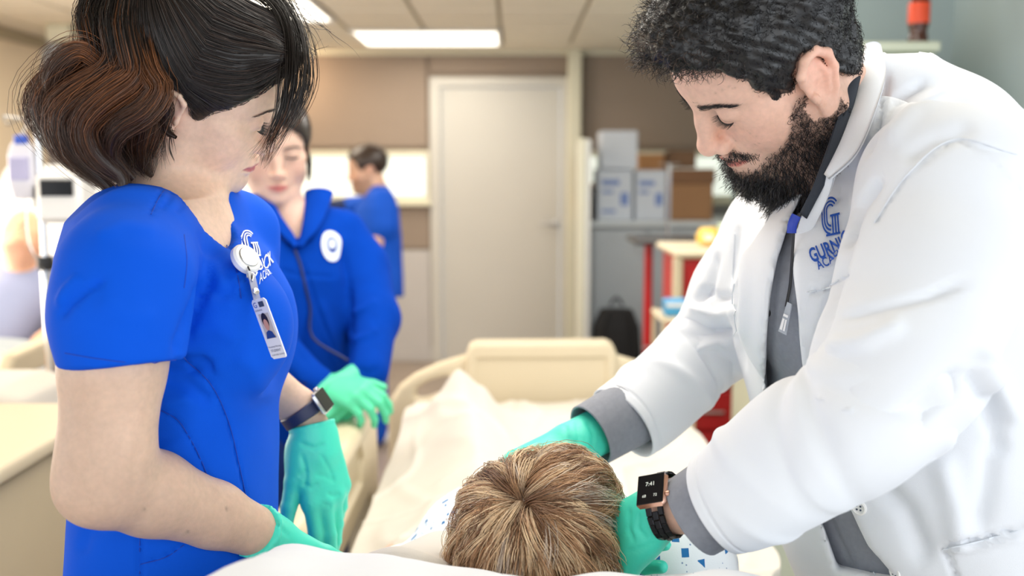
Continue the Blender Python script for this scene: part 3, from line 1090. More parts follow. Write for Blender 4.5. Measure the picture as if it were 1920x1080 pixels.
# top sheet: a cloth over legs and feet, its left and right edges hanging down
def sheet():
    nx, ny = 240, 330
    xs = np.linspace(BX0 - .05, BX1 + .05, nx); ys = np.linspace(1.06, 2.925, ny)
    Xg, Yg = np.meshgrid(xs, ys, indexing='ij')
    ss = np.clip((Xg - .0) / .2, 0, 1); y0_ = .97 + .17 * ss * ss * (3 - 2 * ss)
    Yg = y0_ + (Yg - 1.06) / (2.925 - 1.06) * (2.925 - y0_)
    z = .735 + np.clip(1.62 - Yg, 0, 1) * .33
    G = lambda x, y, sx, sy, h: h * np.exp(-((Xg - x) / sx) ** 2 - ((Yg - y) / sy) ** 2)

    def ridge(pts, wd, hs):
        q = np.stack([Xg.ravel(), Yg.ravel(), np.zeros(Xg.size)], 1)
        d, t = seg_dist(q, [(a, b, 0) for a, b in pts])
        h = np.interp(t, np.linspace(0, 1, len(hs)), hs); ww = np.interp(t, np.linspace(0, 1, len(wd)), wd)
        return (h * np.exp(-(d / ww) ** 1.7)).reshape(Xg.shape)
    z += np.maximum(ridge([(-.135, 2.50), (-.10, 2.35), (-.06, 1.85), (.0, 1.3)], [.085, .11, .14, .17], [.125, .09, .10, .06]),
                    ridge([(.22, 2.42), (.20, 2.2), (.17, 1.85), (.08, 1.3)], [.10, .11, .14, .17], [.06, .06, .09, .07]))
    z += ridge([(-.135, 2.52), (.05, 2.56), (.28, 2.60)], [.06, .08, .09], [.05, .03, .01])
    z += G(-.265, 2.60, .055, .10, .05) + G(.42, 2.38, .10, .16, .035)
    z += ridge([(-.16, 1.0), (-.12, 1.3), (-.10, 1.7)], [.15, .15, .12], [.075, .06, .02]) * (Yg < 1.8)
    # wrinkles: long folds running from the feet and across
    fold = 0
    r = np.random.default_rng(5)
    for i in range(34):
        x0, y0 = r.uniform(BX0, BX1), r.uniform(1.2, 2.8)
        a = r.normal(math.pi / 2, .55); L = r.uniform(.18, .5)
        dx, dy = math.cos(a), math.sin(a)
        s_ = (Xg - x0) * dx + (Yg - y0) * dy; t_ = -(Xg - x0) * dy + (Yg - y0) * dx + .04 * np.sin(s_ * 9 + i)
        wd = r.uniform(.010, .022)
        fold = fold + r.uniform(.003, .009) * np.exp(-(t_ / wd) ** 2) * np.exp(-(s_ / L) ** 4)
    z = z + fold + .004 * np.sin(Xg * 21 + 3 * np.sin(Yg * 7)) * np.sin(Yg * 13 + 2 * np.sin(Xg * 9))
    e = np.maximum(0, BX0 + .03 - Xg) + np.maximum(0, Xg - (BX1 - .03))
    z -= 3.2 * e + np.minimum(e, .03) * 1.0
    Xo = Xg + np.where(Xg < BX0 + .03, e * .75, 0) - np.where(Xg > BX1 - .03, e * .75, 0) + e * .25 * np.sin(Yg * 26)
    z -= np.clip(Yg - 2.87, 0, 1) * 1.5
    z -= np.clip(y0_ + .03 - Yg, 0, 1) * 1.0
    tp_ = np.clip((1.70 - Yg) / .3, 0, 1); tp_ = tp_ * tp_ * (3 - 2 * tp_)
    Xo = Xo + tp_ * np.where(Xg < .09, .055 * np.clip((.09 - Xg) / .35, 0, 1), -.09 * np.clip((Xg - .09) / .35, 0, 1))
    V = np.stack([Xo, Yg, z], -1).reshape(-1, 3)
    I = np.arange(nx * ny).reshape(nx, ny)
    F = np.stack([I[:-1, :-1], I[1:, :-1], I[1:, 1:], I[:-1, 1:]], -1).reshape(-1, 4)
    return V, F
V, F = sheet()
sh = new_mesh('bed_sheet', V, F, M['linen'])
tag(sh, 'rumpled white sheet drawn over the patient up to the footboard', 'sheet')
md = sh.modifiers.new('thick', 'SOLIDIFY'); md.thickness = .004; md.offset = -1


# pillow: puffed square cushion with pinched corners
def pillow(name, O, R, hx, hy, th, m, seed=1, n=70, droop=0):
    u = np.linspace(-1, 1, n)
    A, B = np.meshgrid(u, u, indexing='ij')
    edge = (1 - np.abs(A) ** 2.6) * (1 - np.abs(B) ** 2.6)
    h = th * np.maximum(edge, 0) ** .42
    px_ = hx * A * (1 - .07 * (1 - np.abs(A)) * 0 - .06 * (1 - B ** 2) * np.abs(A) ** 3) ; py_ = hy * B * (1 - .08 * (1 - A ** 2) * np.abs(B) ** 3)
    px_ = hx * A * (1 - .05 * (1 - B ** 2) * A ** 4)
    r = np.random.default_rng(seed)
    wr = 0
    for i in range(12):
        k = r.normal(size=2) * 5; wr = wr + .0022 * np.sin(k[0] * A + k[1] * B + r.uniform(0, 6))
    wr = wr * np.maximum(edge, 0) ** .3
    top = np.stack([px_, py_, h + wr], -1).reshape(-1, 3); bot = np.stack([px_, py_, -h * .8 + wr], -1).reshape(-1, 3)
    V = np.concatenate([top, bot])
    V[:, 2] += droop * (V[:, 0] / hx) ** 2
    I = np.arange(n * n).reshape(n, n)
    F1 = np.stack([I[:-1, :-1], I[1:, :-1], I[1:, 1:], I[:-1, 1:]], -1).reshape(-1, 4)
    F = np.concatenate([F1, F1[:, ::-1] + n * n])
    o = new_mesh(name, np.asarray(O) + V @ np.asarray(R).T, F, m)
    return o
# ------------------------------------------------------------------ shared cloth, skin, glove, hair materials
M['skin'] = mat('skin', (.8, .5, .4), .48, spec=.35, attr=True, sss=.25, bump=.18, bscale=900, mottle=.07, mscale=170)
M['hair'] = mat('hair', (.02, .02, .02), .34, spec=.5, attr=True)
M['lash'] = mat('lash_hair', (.02, .02, .02), .6, attr=True)
M['scrub'] = mat('royal_blue_scrub_cloth', srgb(0, 84, 214), .8, spec=.15, bump=.25, bscale=1400, mottle=.03, mscale=12)
M['scrub_far'] = mat('blue_scrub_cloth', srgb(8, 78, 190), .75, spec=.25, mottle=.04)
M['stitch'] = mat('blue_stitching', srgb(2, 62, 175), .7, mottle=.04)
M['fleece'] = mat('royal_blue_fleece', srgb(0, 60, 166), .95, spec=.1, bump=.7, bscale=420, mottle=.06, mscale=30)
M['glove'] = mat('teal_nitrile_glove', srgb(72, 226, 200), .42, spec=.45, bump=.25, bscale=240, mottle=.03, mscale=30, sss=.05)
M['glove_far'] = mat('green_nitrile_glove', srgb(92, 220, 172), .5, spec=.4, mottle=.03)
M['coat'] = mat('white_coat_twill', srgb(226, 230, 236), .82, bump=.25, bscale=1600, mottle=.012, mscale=10)
M['shirt'] = mat('grey_chambray_shirt', srgb(138, 142, 152), .85, bump=.4, bscale=1500, mottle=.08, mscale=160)
M['white_print'] = mat('white_embroidery', srgb(225, 235, 250), .7, mottle=.03)
M['blue_print'] = mat('blue_embroidery', srgb(28, 82, 176), .7, mottle=.05)
M['white_card'] = mat('white_card', srgb(240, 242, 246), .3, mottle=.01)
M['grey_print'] = mat('grey_print', srgb(70, 80, 100), .5, mottle=.03)
M['navy_rubber'] = mat('navy_rubber_strap', srgb(36, 44, 78), .5, mottle=.05)
M['glass_black'] = mat('black_glass', (.008, .008, .010), .10, spec=.2, mottle=.02)
M['rose'] = mat('rose_gold_metal', srgb(224, 178, 158), .25, .9, mottle=.03)
M['clear'] = mat('clear_vinyl', (.9, .92, .95), .15, spec=.5, trans=.7, mottle=.01)


def body_mesh(name, v, m, parent, cols=None, sm=2):
    V, Q = v.mesh(sm)
    return V, Q


def cap_mesh(h, step, grow, hairline, extra=None, xk=.14):
    """scalp hair as a solid: skull grown by `grow`, kept above the hairline z(y)."""
    lo, hi = bounds(h.O, pad=.17 * h.s)
    v = Vol(lo, hi, step)
    h.e(v, (0, -.012, .036), (.0755 + grow, .094 + grow, .080 + grow), .004)
    h.e(v, (0, .028, .030), (.064 + grow * .8, .064 + grow * .8, .062 + grow), .03)
    if extra: extra(v)
    ys, zs = zip(*sorted(hairline))

    def fn(X_, Y_, Z_):
        x, y, z = X_ - h.O[0], Y_ - h.O[1], Z_ - h.O[2]
        ly = (x * h.R[0, 1] + y * h.R[1, 1] + z * h.R[2, 1]) / h.s
        lz = (x * h.R[0, 2] + y * h.R[1, 2] + z * h.R[2, 2]) / h.s
        lx = (x * h.R[0, 0] + y * h.R[1, 0] + z * h.R[2, 0]) / h.s
        return (np.interp(ly, ys, zs) - lz) * .6 * h.s
    v.put(fn, lo, hi, 0, 'and')
    return v.mesh(2)


def sample_surface(V, Q, n, keep=None):
    a = np.linalg.norm(np.cross(V[Q[:, 2]] - V[Q[:, 0]], V[Q[:, 3]] - V[Q[:, 1]]), axis=1)
    if keep is not None:
        a = a * keep(V[Q].mean(1))
    i = rng.choice(len(Q), n, p=a / a.sum())
    b = rng.dirichlet((1, 1, 1, 1), n)
    return (V[Q[i]] * b[..., None]).sum(1), i


def text_mesh(body, size, depth=.0004, spacing=1.0, bold=0.0, font_shear=0.0):
    """flat lettering turned to a mesh in its own x/y plane: verts (n, 3) and faces."""
    cu = bpy.data.curves.new('lettering', 'FONT')
    cu.body, cu.size, cu.extrude, cu.space_character, cu.offset = body, size, depth, spacing, bold
    cu.align_x, cu.align_y = 'CENTER', 'CENTER'
    cu.resolution_u = 3
    o = bpy.data.objects.new('lettering', cu)
    COL.objects.link(o)
    bpy.context.view_layer.update()
    me = o.to_mesh()
    V = np.array([v.co[:] for v in me.vertices]); F = [tuple(p.vertices) for p in me.polygons]
    o.to_mesh_clear()
    bpy.data.objects.remove(o); bpy.data.curves.remove(cu)
    return V, F


def drape(V2, o, u, w_, SV, N=None, lift=.0012, SN=None):
    """lay flat artwork (x, y in metres) on a cloth surface: start from the plane o + u x + w y, then move each vertex along the
    plane's normal to the nearest surface point."""
    n = np.cross(u, w_)
    Pn = o + V2[:, :1] * u + V2[:, 1:2] * w_
    a, b, c = (SV - o) @ u, (SV - o) @ w_, (SV - o) @ n
    m = (np.abs(a) < .2) & (np.abs(b) < .2) & (np.abs(c) < .05)
    if SN is not None: m &= (SN @ n > .1)
    a, b, c = a[m], b[m], c[m]
    out = []
    for q in range(len(V2)):
        d = (a - V2[q, 0]) ** 2 + (b - V2[q, 1]) ** 2
        i = np.argpartition(d, 4)[:4]
        wt = 1 / (d[i] + 1e-9)
        out.append((c[i] * wt).sum() / wt.sum())
    return Pn + n * (np.array(out) + lift + V2[:, 2] * .5)[:, None]


def arc_band(cx, cy, r0, r1, a0, a1, n=14):
    V, F = [], []
    for i in range(n + 1):
        a = math.radians(a0 + (a1 - a0) * i / n)
        V += [(cx + r0 * math.cos(a), cy + r0 * math.sin(a), 0), (cx + r1 * math.cos(a), cy + r1 * math.sin(a), 0)]
    for i in range(n):
        F.append((2 * i, 2 * i + 1, 2 * i + 3, 2 * i + 2))
    return V, F


def rect(x0, y0, x1, y1, n=5):
    V, F = [], []
    for i in range(n + 1):
        t = i / n
        V += [(x0, y0 + (y1 - y0) * t, 0), (x1, y0 + (y1 - y0) * t, 0)]
    for i in range(n): F.append((2 * i, 2 * i + 1, 2 * i + 3, 2 * i + 2))
    return V, F


def letter_g_logo(s):
    """the striped capital G above the name: three arcs over a three-stroke upright with a bar."""
    parts = []
    for k in range(3):
        r = (.50 - .13 * k) * s
        parts.append(arc_band(0, .05 * s, r - .07 * s, r, 35, 175 + 20, 18))
        parts.append(arc_band(0, -.28 * s, r - .07 * s, r, 180 - 12, 262 + 6 * k, 10))
        parts.append(rect(-r, -.30 * s, -r + .07 * s, .06 * s))
        x = (.06 + .15 * k) * s
        parts.append(rect(x, -.78 * s, x + .085 * s, -.12 * s))
    parts.append(rect(-.02 * s, -.19 * s, .52 * s, -.11 * s))
    parts.append(rect(-.30 * s, -.80 * s, .48 * s, -.73 * s))
    V, F = [], []
    for a, b in parts:
        k = len(V); V += a; F += [tuple(i + k for i in f) for f in b]
    return np.array(V), F


def surf_at(px, py, V, N, rad=10):
    """visible surface point and normal of a mesh near a pixel."""
    x, y, d = pix(V)
    m = (np.hypot(x - px, y - py) < rad)
    view = np.array([0, 0, CAM_H]) - V
    m &= (N * view).sum(1) > 0
    dm = d[m].min()
    m &= d < dm + .03
    return V[m].mean(0), nrm(N[m].mean(0))


def ray_plane(px, py, o, n):
    c = np.array([0, 0, CAM_H]); r = P(px, py, 1.0) - c
    return c + r * ((o - c) @ n) / (r @ n)


def seam(poly, V, N, parent, m=None, r=.00055, lift=.0002, name='seam', n=None):
    """a stitched seam: a thin raised cord laid on the cloth along a measured line."""
    q = spl(np.array([(a, b, 0) for a, b in poly], float), n or max(8, int(8 * len(poly))))
    out = []
    for x, y, _ in q:
        try:
            o, nn = surf_at(x, y, V, N, 7)
            p = ray_plane(x, y, o, nn) if abs(nn @ nrm(o - np.array([0, 0, CAM_H]))) > .25 else o
            out.append(p + nn * lift)
        except ValueError:
            pass
    if len(out) > 3:
        return MB().tube(np.array(out), r, 6).build(name, m or M['stitch'], parent, smooth=True)


SEAMS_TOP = [[(345, 672), (395, 720), (428, 790), (450, 880), (466, 960), (466, 1000)], [(285, 762), (330, 785), (355, 820), (380, 870), (402, 930)],
             [(262, 990), (262, 1076)], [(264, 1058), (310, 1045), (345, 1022)], [(282, 762), (282, 830), (268, 858)],
             [(350, 372), (380, 398), (408, 430), (430, 468), (446, 520), (452, 560)], [(283, 402), (296, 375), (310, 352)],
             [(122, 662), (180, 672), (250, 680), (330, 680)], [(345, 440), (350, 490), (345, 540)]]


# ------------------------------------------------------------------ nurse in blue scrubs, near left
def nurse():
    SK = np.array([.75, .53, .40])
    sc = .935
    eye = P(490, 237, 1.145)
    R = vframe(eye, -2, 20, 28)
    O = eye - sc * (R @ np.array([.031, .088, -.004]))
    h = Head(O, R, sc, 1, .25, .92)
    base = P(330, 1180, 1.15)
    t = thing('person', 'woman with a dark wavy ponytail in royal blue scrubs at the left, head bowed', 'person', (base[0], base[1], 0))
    # ---- skin: head, neck, chest, both arms
    NB = P(328, 395, 1.16)
    elbow, wrist = P(192, 903, .955), P(492, 1002, 1.10)
    hemc = P(212, 690, .955)
    fe, fw_, fh = P(455, 690, 1.33), P(562, 765, 1.345), P(600, 820, 1.35)
    lo, hi = bounds(O, NB, elbow, wrist, fw_, P(300, 1000, 1.3), pad=.13)
    hlo, hhi = bounds(O, pad=.135)
    v = Vol(lo, hi, .0042, (hlo, hhi, .0019))
    h.sculpt(v, ears=(1, -1))
    v.chain([h.w((0, -.018, -.055)), h.w((0, -.034, -.115)), NB + [0, .0, .0], NB - [0, 0, .03]], [.048, .047, .052, .060], .03, .02)
    f = np.array([math.cos(.10), -math.sin(.10), 0]); l = np.array([math.sin(.10), math.cos(.10), 0])
    T = lambda x, y, d, a, b: (P(x, y, d), f * a, l * b)
    v.loft([T(325, 640, 1.15, .098, .135), T(322, 500, 1.145, .092, .140), T(316, 420, 1.14, .066, .125), T(322, 375, 1.135, .045, .06)], .03)
    v.chain([P(250, 520, .972), hemc, P(200, 850, .953), elbow], [.050, .0475, .0435, .041], .02, .012)
    v.chain([elbow, P(285, 925, 1.0), P(400, 965, 1.055), wrist], [.040, .0415, .0335, .0265], .018, .012)
    v.ell(P(168, 905, .955), (.022, .024, .024), .02)
    v.chain([P(440, 520, 1.29), fe, fw_, fh], [.045, .036, .0250, .0215], .015, .01)
    V, Q = v.mesh(2)
    N = vnormals(V, Q)
    C = h.colors(V, SK, srgb(178, 92, 104), (.80, .42, .36), .22, eye=(.62, .30, .24))
    cr = np.exp(-(seg_dist(V, [P(255, 855, .93), P(243, 880, .93)])[0] / .006) ** 2)
    V = V - N * (cr * .0022)[:, None]
    for (x, y) in ((172, 942), (270, 955), (352, 997), (425, 953)):               # small moles
        px_, py_, d_ = pix(V)
        m = np.exp(-(((px_ - x) ** 2 + (py_ - y) ** 2) / 9)) * (d_ < 1.15)
        C = C * (1 - .42 * m)[:, None]
    C = C * np.where(np.abs(h.loc(V)).max(1) < .17, 1.06, .86)[:, None]  # face lightened, arms darkened in the skin colour to balance the lighting
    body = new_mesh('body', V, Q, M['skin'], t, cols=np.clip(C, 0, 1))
    e = [h.lashes(1, ln=.0135, n=60, z=-.0075), h.lashes(-1, ln=.012)]
    [new_mesh('eyelashes', *q[:2], M['lash'], t, cols=q[2]) for q in e]
    e = [h.brow(1, V, n=190, col=(.05, .035, .03), thick=.003), h.brow(-1, V, n=120, col=(.05, .035, .03))]
    [tag(new_mesh('eyebrow', *q[:2], M['lash'], t, cols=q[2]), kind='stuff') for q in e]

    # ---- scrub top
    lo, hi = bounds(P(90, 330, .9), P(560, 1200, 1.4), P(90, 1200, .9), P(570, 600, 1.1), pad=.05)
    lo[0] -= .16; hi[1] += .05
    v = Vol(lo, hi, .0042)
    T2 = lambda x, y, d, a, b: (P(x, y, d), f * a, l * b)
    v.loft([T2(330, 1240, 1.16, .110, .150), T2(331, 1090, 1.16, .107, .146), T2(335, 930, 1.155, .105, .138), T2(336, 780, 1.155, .106, .138), T2(331, 660, 1.15, .110, .146),
            T2(326, 560, 1.15, .112, .158), T2(318, 480, 1.145, .100, .160), T2(300, 415, 1.14, .075, .140), T2(285, 368, 1.13, .050, .085), T2(280, 345, 1.13, .030, .05)], .03, p=2.25)
    for d_, x_ in ((1.075, 458), (1.225, 470)):
        v.ell(P(x_, 612, d_), (.052, .058, .066), .045)
    v.chain([P(300, 405, 1.08), P(262, 452, 1.02), P(238, 515, .965), P(224, 600, .955), P(232, 700, .955)], [.034, .052, .0605, .0605, .0575], .03, .02)
    v.chain([P(395, 395, 1.20), P(440, 440, 1.27), P(450, 560, 1.31)], [.036, .052, .056], .03, .02)
    hn = nrm(P(232, 690, .955) - P(224, 600, .955))
    # open hem of the near sleeve
    hu = nrm(np.cross(hn, (0, 1, 0))); hq = [(-.075, -.075), (.062, -.075), (.062, .075), (-.075, .075)]
    v.poly(hq, P(232, 684, .955), hu, nrm(np.cross(hn, hu)), hn, 0, .09, .012, .006, 'cut')
    # V neck
    v.chain([P(336, 350, 1.12), P(318, 250, 1.12)], [.0555, .080], .006, op='cut')
    vb = P(436, 452, 1.085)
    v.chain([P(352, 372, 1.12), P(388, 400, 1.105), vb, vb + (vb - P(388, 400, 1.105)) * .15], [.054, .042, .012, .001], .004, op='cut')
    # hem of the top runs out of the picture
    V, Q = v.mesh(2)
    N = vnormals(V, Q)
    x, y, d = pix(V)
    V = V + N * (.0016 * vnoise(V, 34, 4) + .0009 * vnoise(V, 70, 5))[:, None]
    for poly, wd, dp in (
            ([(372, 428), (395, 470), (392, 520), (360, 590), (338, 640), (330, 690)], 12, -.0075),     # armhole
            ([(108, 600), (130, 570), (160, 545), (200, 520)], 7, -.005), ([(108, 575), (122, 545), (150, 515)], 8, .004),
            ([(360, 560), (395, 540), (430, 560)], 14, -.004), ([(345, 620), (400, 610), (460, 640)], 18, .004),
            ([(300, 710), (350, 720), (400, 760)], 12, -.005), ([(300, 760), (360, 745)], 10, .004), ([(300, 690), (345, 700), (380, 690)], 8, -.004),
            ([(400, 460), (430, 520), (440, 570)], 12, -.003), ([(440, 660), (480, 690), (500, 760)], 20, .004),
            ([(180, 560), (230, 590), (300, 600)], 20, .003), ([(170, 450), (230, 420), (300, 430)], 14, .003),
            ([(150, 1040), (165, 1000), (200, 985)], 12, -.004), ([(330, 400), (345, 380), (352, 366)], 5, -.003), ([(300, 395), (318, 372), (330, 350)], 4, -.003)):
        V = pcrease(V, N, poly, wd, dp, 1.32)
    # stitched seams: fine grooves
    for poly in ([(345, 672), (395, 720), (428, 790), (450, 880), (466, 960), (466, 985)], [(285, 762), (330, 785), (355, 820), (380, 870), (400, 925)],
                 [(265, 985), (262, 1080)], [(265, 1058), (310, 1045), (345, 1020)], [(282, 760), (282, 830), (268, 860)],
                 [(375, 385), (410, 430), (436, 470), (450, 520), (453, 560)], [(280, 405), (295, 372), (308, 350)], [(437, 455), (455, 475), (462, 540)]):
        V = pcrease(V, N, poly, 2.4, -.0030, 1.32, .03)
    top = new_mesh('scrub_top', V, Q, M['scrub'], t)
    TV, TN = V, vnormals(V, Q)
    for q_ in SEAMS_TOP:
        seam(q_, V, TN, t)
    # bottoms
    lo, hi = bounds(P(325, 1180, 1.16), pad=.2)
    pv = Vol((base[0] - .2, base[1] - .25, .0), (base[0] + .2, base[1] + .25, .98), .012)
    for sg in (-1, 1):
        c = base + l * sg * .085
        pv.chain([(c[0], c[1], .90), (c[0] + .01, c[1], .5), (c[0], c[1], .08)], [.105, .085, .075], .02, .02)
    pv.cone(base * [1, 1, 0] + [0, 0, .88] - l * .05, base * [1, 1, 0] + [0, 0, .88] + l * .05, .115, .115, .04)
    V, Q = pv.mesh(1); new_mesh('trousers', V, Q, M['scrub'], t)
    for sg in (-1, 1):
        c = base * [1, 1, 0] + l * sg * .085
        s_ = Vol(c + [-.12, -.1, -.01], c + [.22, .1, .14], .008)
        s_.chain([c + [-.05, 0, .042], c + [.05, 0, .045], c + [.14, 0, .038]], [.042, .045, .036], .02, .02)
        s_.half((0, 0, .001), (0, 0, -1))
        V, Q = s_.mesh(1); new_mesh('shoe', V, Q, M['white_pl'], t)
    # ---- gloves
    u = nrm(P(560, 1042, 1.17) - wrist)
    lo, hi = bounds(wrist, P(600, 1060, 1.24), pad=.11)
    g = Vol(lo, hi, .0026)
    hand(g, wrist + u * .018, u, (-.25, -.35, 1), 1, .93, (.42, .45, .48, .5), thumb=(.75, .1, .2), grow=.0012)
    cuff0 = wrist - u * .020
    g.chain([cuff0, wrist + u * .02], [.0300, .0290], .006, flat=((-.25, -.35, 1), .92))
    g.half(cuff0 + u * .006, -u)
    V, Q = g.mesh(2); N = vnormals(V, Q)
    for a, b in (((505, 975), (490, 1030)), ((520, 975), (512, 1030)), ((500, 965), (545, 1010)), ((530, 985), (520, 1035))):
        V = pcrease(V, N, [a, ((a[0] + b[0]) / 2 + 5, (a[1] + b[1]) / 2), b], 4, -.0016)
    dd = np.abs((V - cuff0) @ u - .007); V = V + N * (.0016 * np.exp(-(dd / .0022) ** 2))[:, None]
    new_mesh('right_glove', V, Q, M['glove'], t)
    # left hand hangs over the bed, back of the hand to the camera, fingers down
    w2 = P(588, 812, 1.345)
    u2 = nrm(P(612, 925, 1.34) - w2)
    lo, hi = bounds(w2, P(640, 1020, 1.32), pad=.09)
    g = Vol(lo, hi, .0024)
    nb2 = np.array([.62, -.70, .15])
    tips, (sv, uu, nb) = hand(g, w2, u2, nb2, 1, 1.0, (.12, .12, .30, .45), spread=(.0, .0, -.0, -.0), thumb=(.42, .12, .10), grow=.0012, curl2=(.12, .12, .2, .3))
    cuff0 = w2 - u2 * .012
    g.chain([cuff0 - u2 * .01, w2 + u2 * .03], [.0300, .0290], .006, flat=(nb2, .84))
    g.half(cuff0, -u2)
    V, Q = g.mesh(2); N = vnormals(V, Q)
    for pl in ([(560, 830), (590, 840), (612, 832)], [(565, 850), (575, 885), (570, 920)], [(600, 850), (618, 880), (628, 905)], [(590, 890), (610, 893), (630, 905)], [(568, 905), (585, 915), (598, 905)], [(612, 925), (625, 930), (640, 926)], [(605, 945), (622, 950)], [(575, 880), (560, 895)]):
        V = pcrease(V, N, pl, 4, -.0016)
    dd = np.abs((V - cuff0) @ u2 - .001); V = V + N * (.0016 * np.exp(-(dd / .0022) ** 2))[:, None]
    new_mesh('left_glove', V, Q, M['glove'], t)

    # ---- hair
    line = [(.12, .085), (.092, .074), (.082, .062), (.065, .040), (.045, .022), (.030, .012), (.022, -.006), (.012, -.022), (.004, .012), (-.012, .022), (-.030, .010), (-.036, -.030), (-.048, -.060), (-.075, -.085), (-.12, -.085)]
    CV, CQ = cap_mesh(h, .0032, .0055, line, lambda v: (h.e(v, (0, -.055, .060), (.060, .055, .055), .03), h.e(v, (0, .062, .088), (.056, .042, .026), .02)))
    CN = vnormals(CV, CQ)
    dark = np.array(srgb(30, 24, 22)); aub = np.array(srgb(112, 68, 38)); br = np.array(srgb(64, 45, 35))
    L = h.loc(CV)
    cc = dark * (1 + .25 * vnoise(CV, 120, 8))[:, None]
    parts = [(CV.astype(np.float32), CQ, cc)]
    # combed back from the hairline to the tie
    tie = np.array([0, -.088, .118])
    n, m = 7000, 13
    pts, _ = sample_surface(CV, CQ, n)
    l0 = h.loc(pts)

    def flow(p):
        d = tie - p
        d[:, 2] -= np.where(p[:, 1] > .0, .9, .2) * np.abs(d[:, 1]) * np.clip((p[:, 2] - .0) / .05, 0, 1)
        return d
    dist = np.linalg.norm(tie - l0, axis=1)
    lf = rng.uniform(.0004, .0042, n)
    Pw = comb(h, CV, CQ, l0, flow, np.minimum(dist * .9, rng.uniform(.05, .14, n)), m, lambda t_, r: lf * (.25 + .75 * min(1, t_ * 4)) + .0006)
    col = dark * rng.uniform(.6, 2.0, (n, 1)) + np.array(srgb(70, 52, 42)) * (rng.uniform(0, 1, (n, 1)) > .85) * .7
    parts.append(strands(Pw, .00030, np.repeat(col[:, None], m, 1)))
    # fine hairs along the temple and before the ear
    nt_ = 420
    edge = np.abs(l0[:, 2] - np.interp(l0[:, 1], *zip(*sorted(line)))) < .010
    ed = l0[edge & (l0[:, 1] > -.02)][:nt_]
    BL = h.loc(V); bm = np.abs(BL).max(1) < .15
    Pw = comb(h, CV, CQ, ed, lambda p: np.tile([0, -.2, -1.0], (len(p), 1)) + rng.normal(0, .5, (len(p), 3)), rng.uniform(.006, .02, len(ed)), 6, lambda t_, r: np.full(len(ed), .001))
    parts.append(strands(Pw, .00018, np.tile(dark, (len(ed), 6, 1))))

    def tail(g, nst, wd, seed, tone=1.0, core=True, dk=.36, wave=.0035):
        G = PP(g)
        if core:
            q = spl(G, 26)
            V_, F_ = [], []
            mb = MB().tube(q, np.interp(np.linspace(0, 1, 26), np.linspace(0, 1, len(wd)), wd) * .62, 10)
            Fq = np.array([f_ for f_ in mb.f if len(f_) == 4])
            tt = np.repeat(np.linspace(0, 1, 26), 10)
            parts.append((np.array(mb.v, np.float32), Fq, tone * .55 * grad(tt, dk)))
        S_ = lock(G, nst, wd, 22, wave, 2.2, seed=seed)
        tt = np.linspace(0, 1, 22)[None, :, None] * np.ones((nst, 1, 1))
        r = np.random.default_rng(seed + 50)
        c = grad(tt[..., 0] + r.normal(0, .09, (nst, 1)), dk) * r.uniform(.45, 1.75, (nst, 1, 1)) * tone
        parts.append(strands(S_, .00030, c))

    def grad(tt, dk):
        w1 = np.clip((tt - dk) / .14, 0, 1)[..., None]; w2 = np.clip((tt - dk - .22) / .25, 0, 1)[..., None]
        return dark * (1 - w1) + w1 * (aub * (1 - w2) + br * w2)
    D = 1.10
    tails = [
        ([(305, -70, 1.125), (245, -75, 1.125), (195, 10, 1.125), (205, 105, 1.125), (160, 140, 1.125), (105, 168, 1.125), (80, 205, 1.125), (108, 262, 1.125), (160, 318, 1.125), (198, 352, 1.125)], 330, [.012, .018, .024, .018, .005]),
        ([(305, -70, 1.115), (250, -70, 1.105), (172, 20, 1.085), (188, 100, 1.075), (150, 128, 1.085), (112, 160, 1.095), (95, 200, 1.095), (120, 255, 1.095), (165, 315, 1.095), (205, 362, 1.095)], 300, [.012, .016, .018, .018, .004]),
        ([(305, -70, 1.105), (262, -62, 1.085), (218, 30, 1.055), (232, 105, 1.055), (205, 152, 1.055), (150, 185, 1.055), (118, 225, 1.055), (140, 285, 1.065), (190, 335, 1.075), (222, 372, 1.075)], 330, [.012, .018, .020, .020, .004]),
        ([(305, -70, 1.105), (272, -50, 1.075), (245, 40, 1.045), (258, 108, 1.040), (262, 150, 1.040), (205, 190, 1.040), (165, 235, 1.045), (180, 290, 1.055), (225, 330, 1.065), (232, 362, 1.065)], 330, [.012, .017, .019, .019, .005]),
        ([(308, -70, 1.105), (280, -45, 1.075), (262, 35, 1.050), (268, 95, 1.040), (282, 140, 1.035), (300, 172, 1.035), (272, 210, 1.035), (222, 240, 1.040), (210, 290, 1.055), (250, 335, 1.075)], 300, [.010, .012, .012, .013, .005]),
        ([(308, -70, 1.115), (270, -40, 1.095), (240, 60, 1.075), (262, 140, 1.075), (280, 190, 1.075), (272, 235, 1.075), (262, 275, 1.085), (268, 310, 1.095), (285, 330, 1.105)], 260, [.010, .018, .020, .016, .004]),
        ([(308, -70, 1.135), (250, -50, 1.155), (215, 60, 1.175), (220, 150, 1.185), (180, 220, 1.185), (200, 290, 1.175), (215, 350, 1.165)], 260, [.012, .022, .030, .024, .006]),
        ([(308, -70, 1.125), (240, -40, 1.135), (225, 80, 1.135), (250, 150, 1.125), (240, 230, 1.115), (220, 300, 1.115), (240, 350, 1.115)], 260, [.012, .024, .032, .026, .006]),
        ([(190, 120, 1.065), (150, 95, 1.055), (112, 120, 1.055), (95, 160, 1.065), (120, 170, 1.075)], 130, [.008, .010, .012, .010, .004]),
        ([(306, 172, 1.045), (312, 205, 1.055), (308, 240, 1.075), (330, 258, 1.075)], 60, [.006, .007, .006, .003]),
    ]
    for i, (g_, nst, wd) in enumerate(tails):
        tail(g_, int(nst * 1.5), [q * 1.12 for q in wd], 20 + i, [1, 1.1, .95, 1.2, 1.05, .8, .6, .6, 1.6, .8][i], dk=[.34, .34, .36, .36, .34, .36, .3, .3, 0.0, -.2][i])
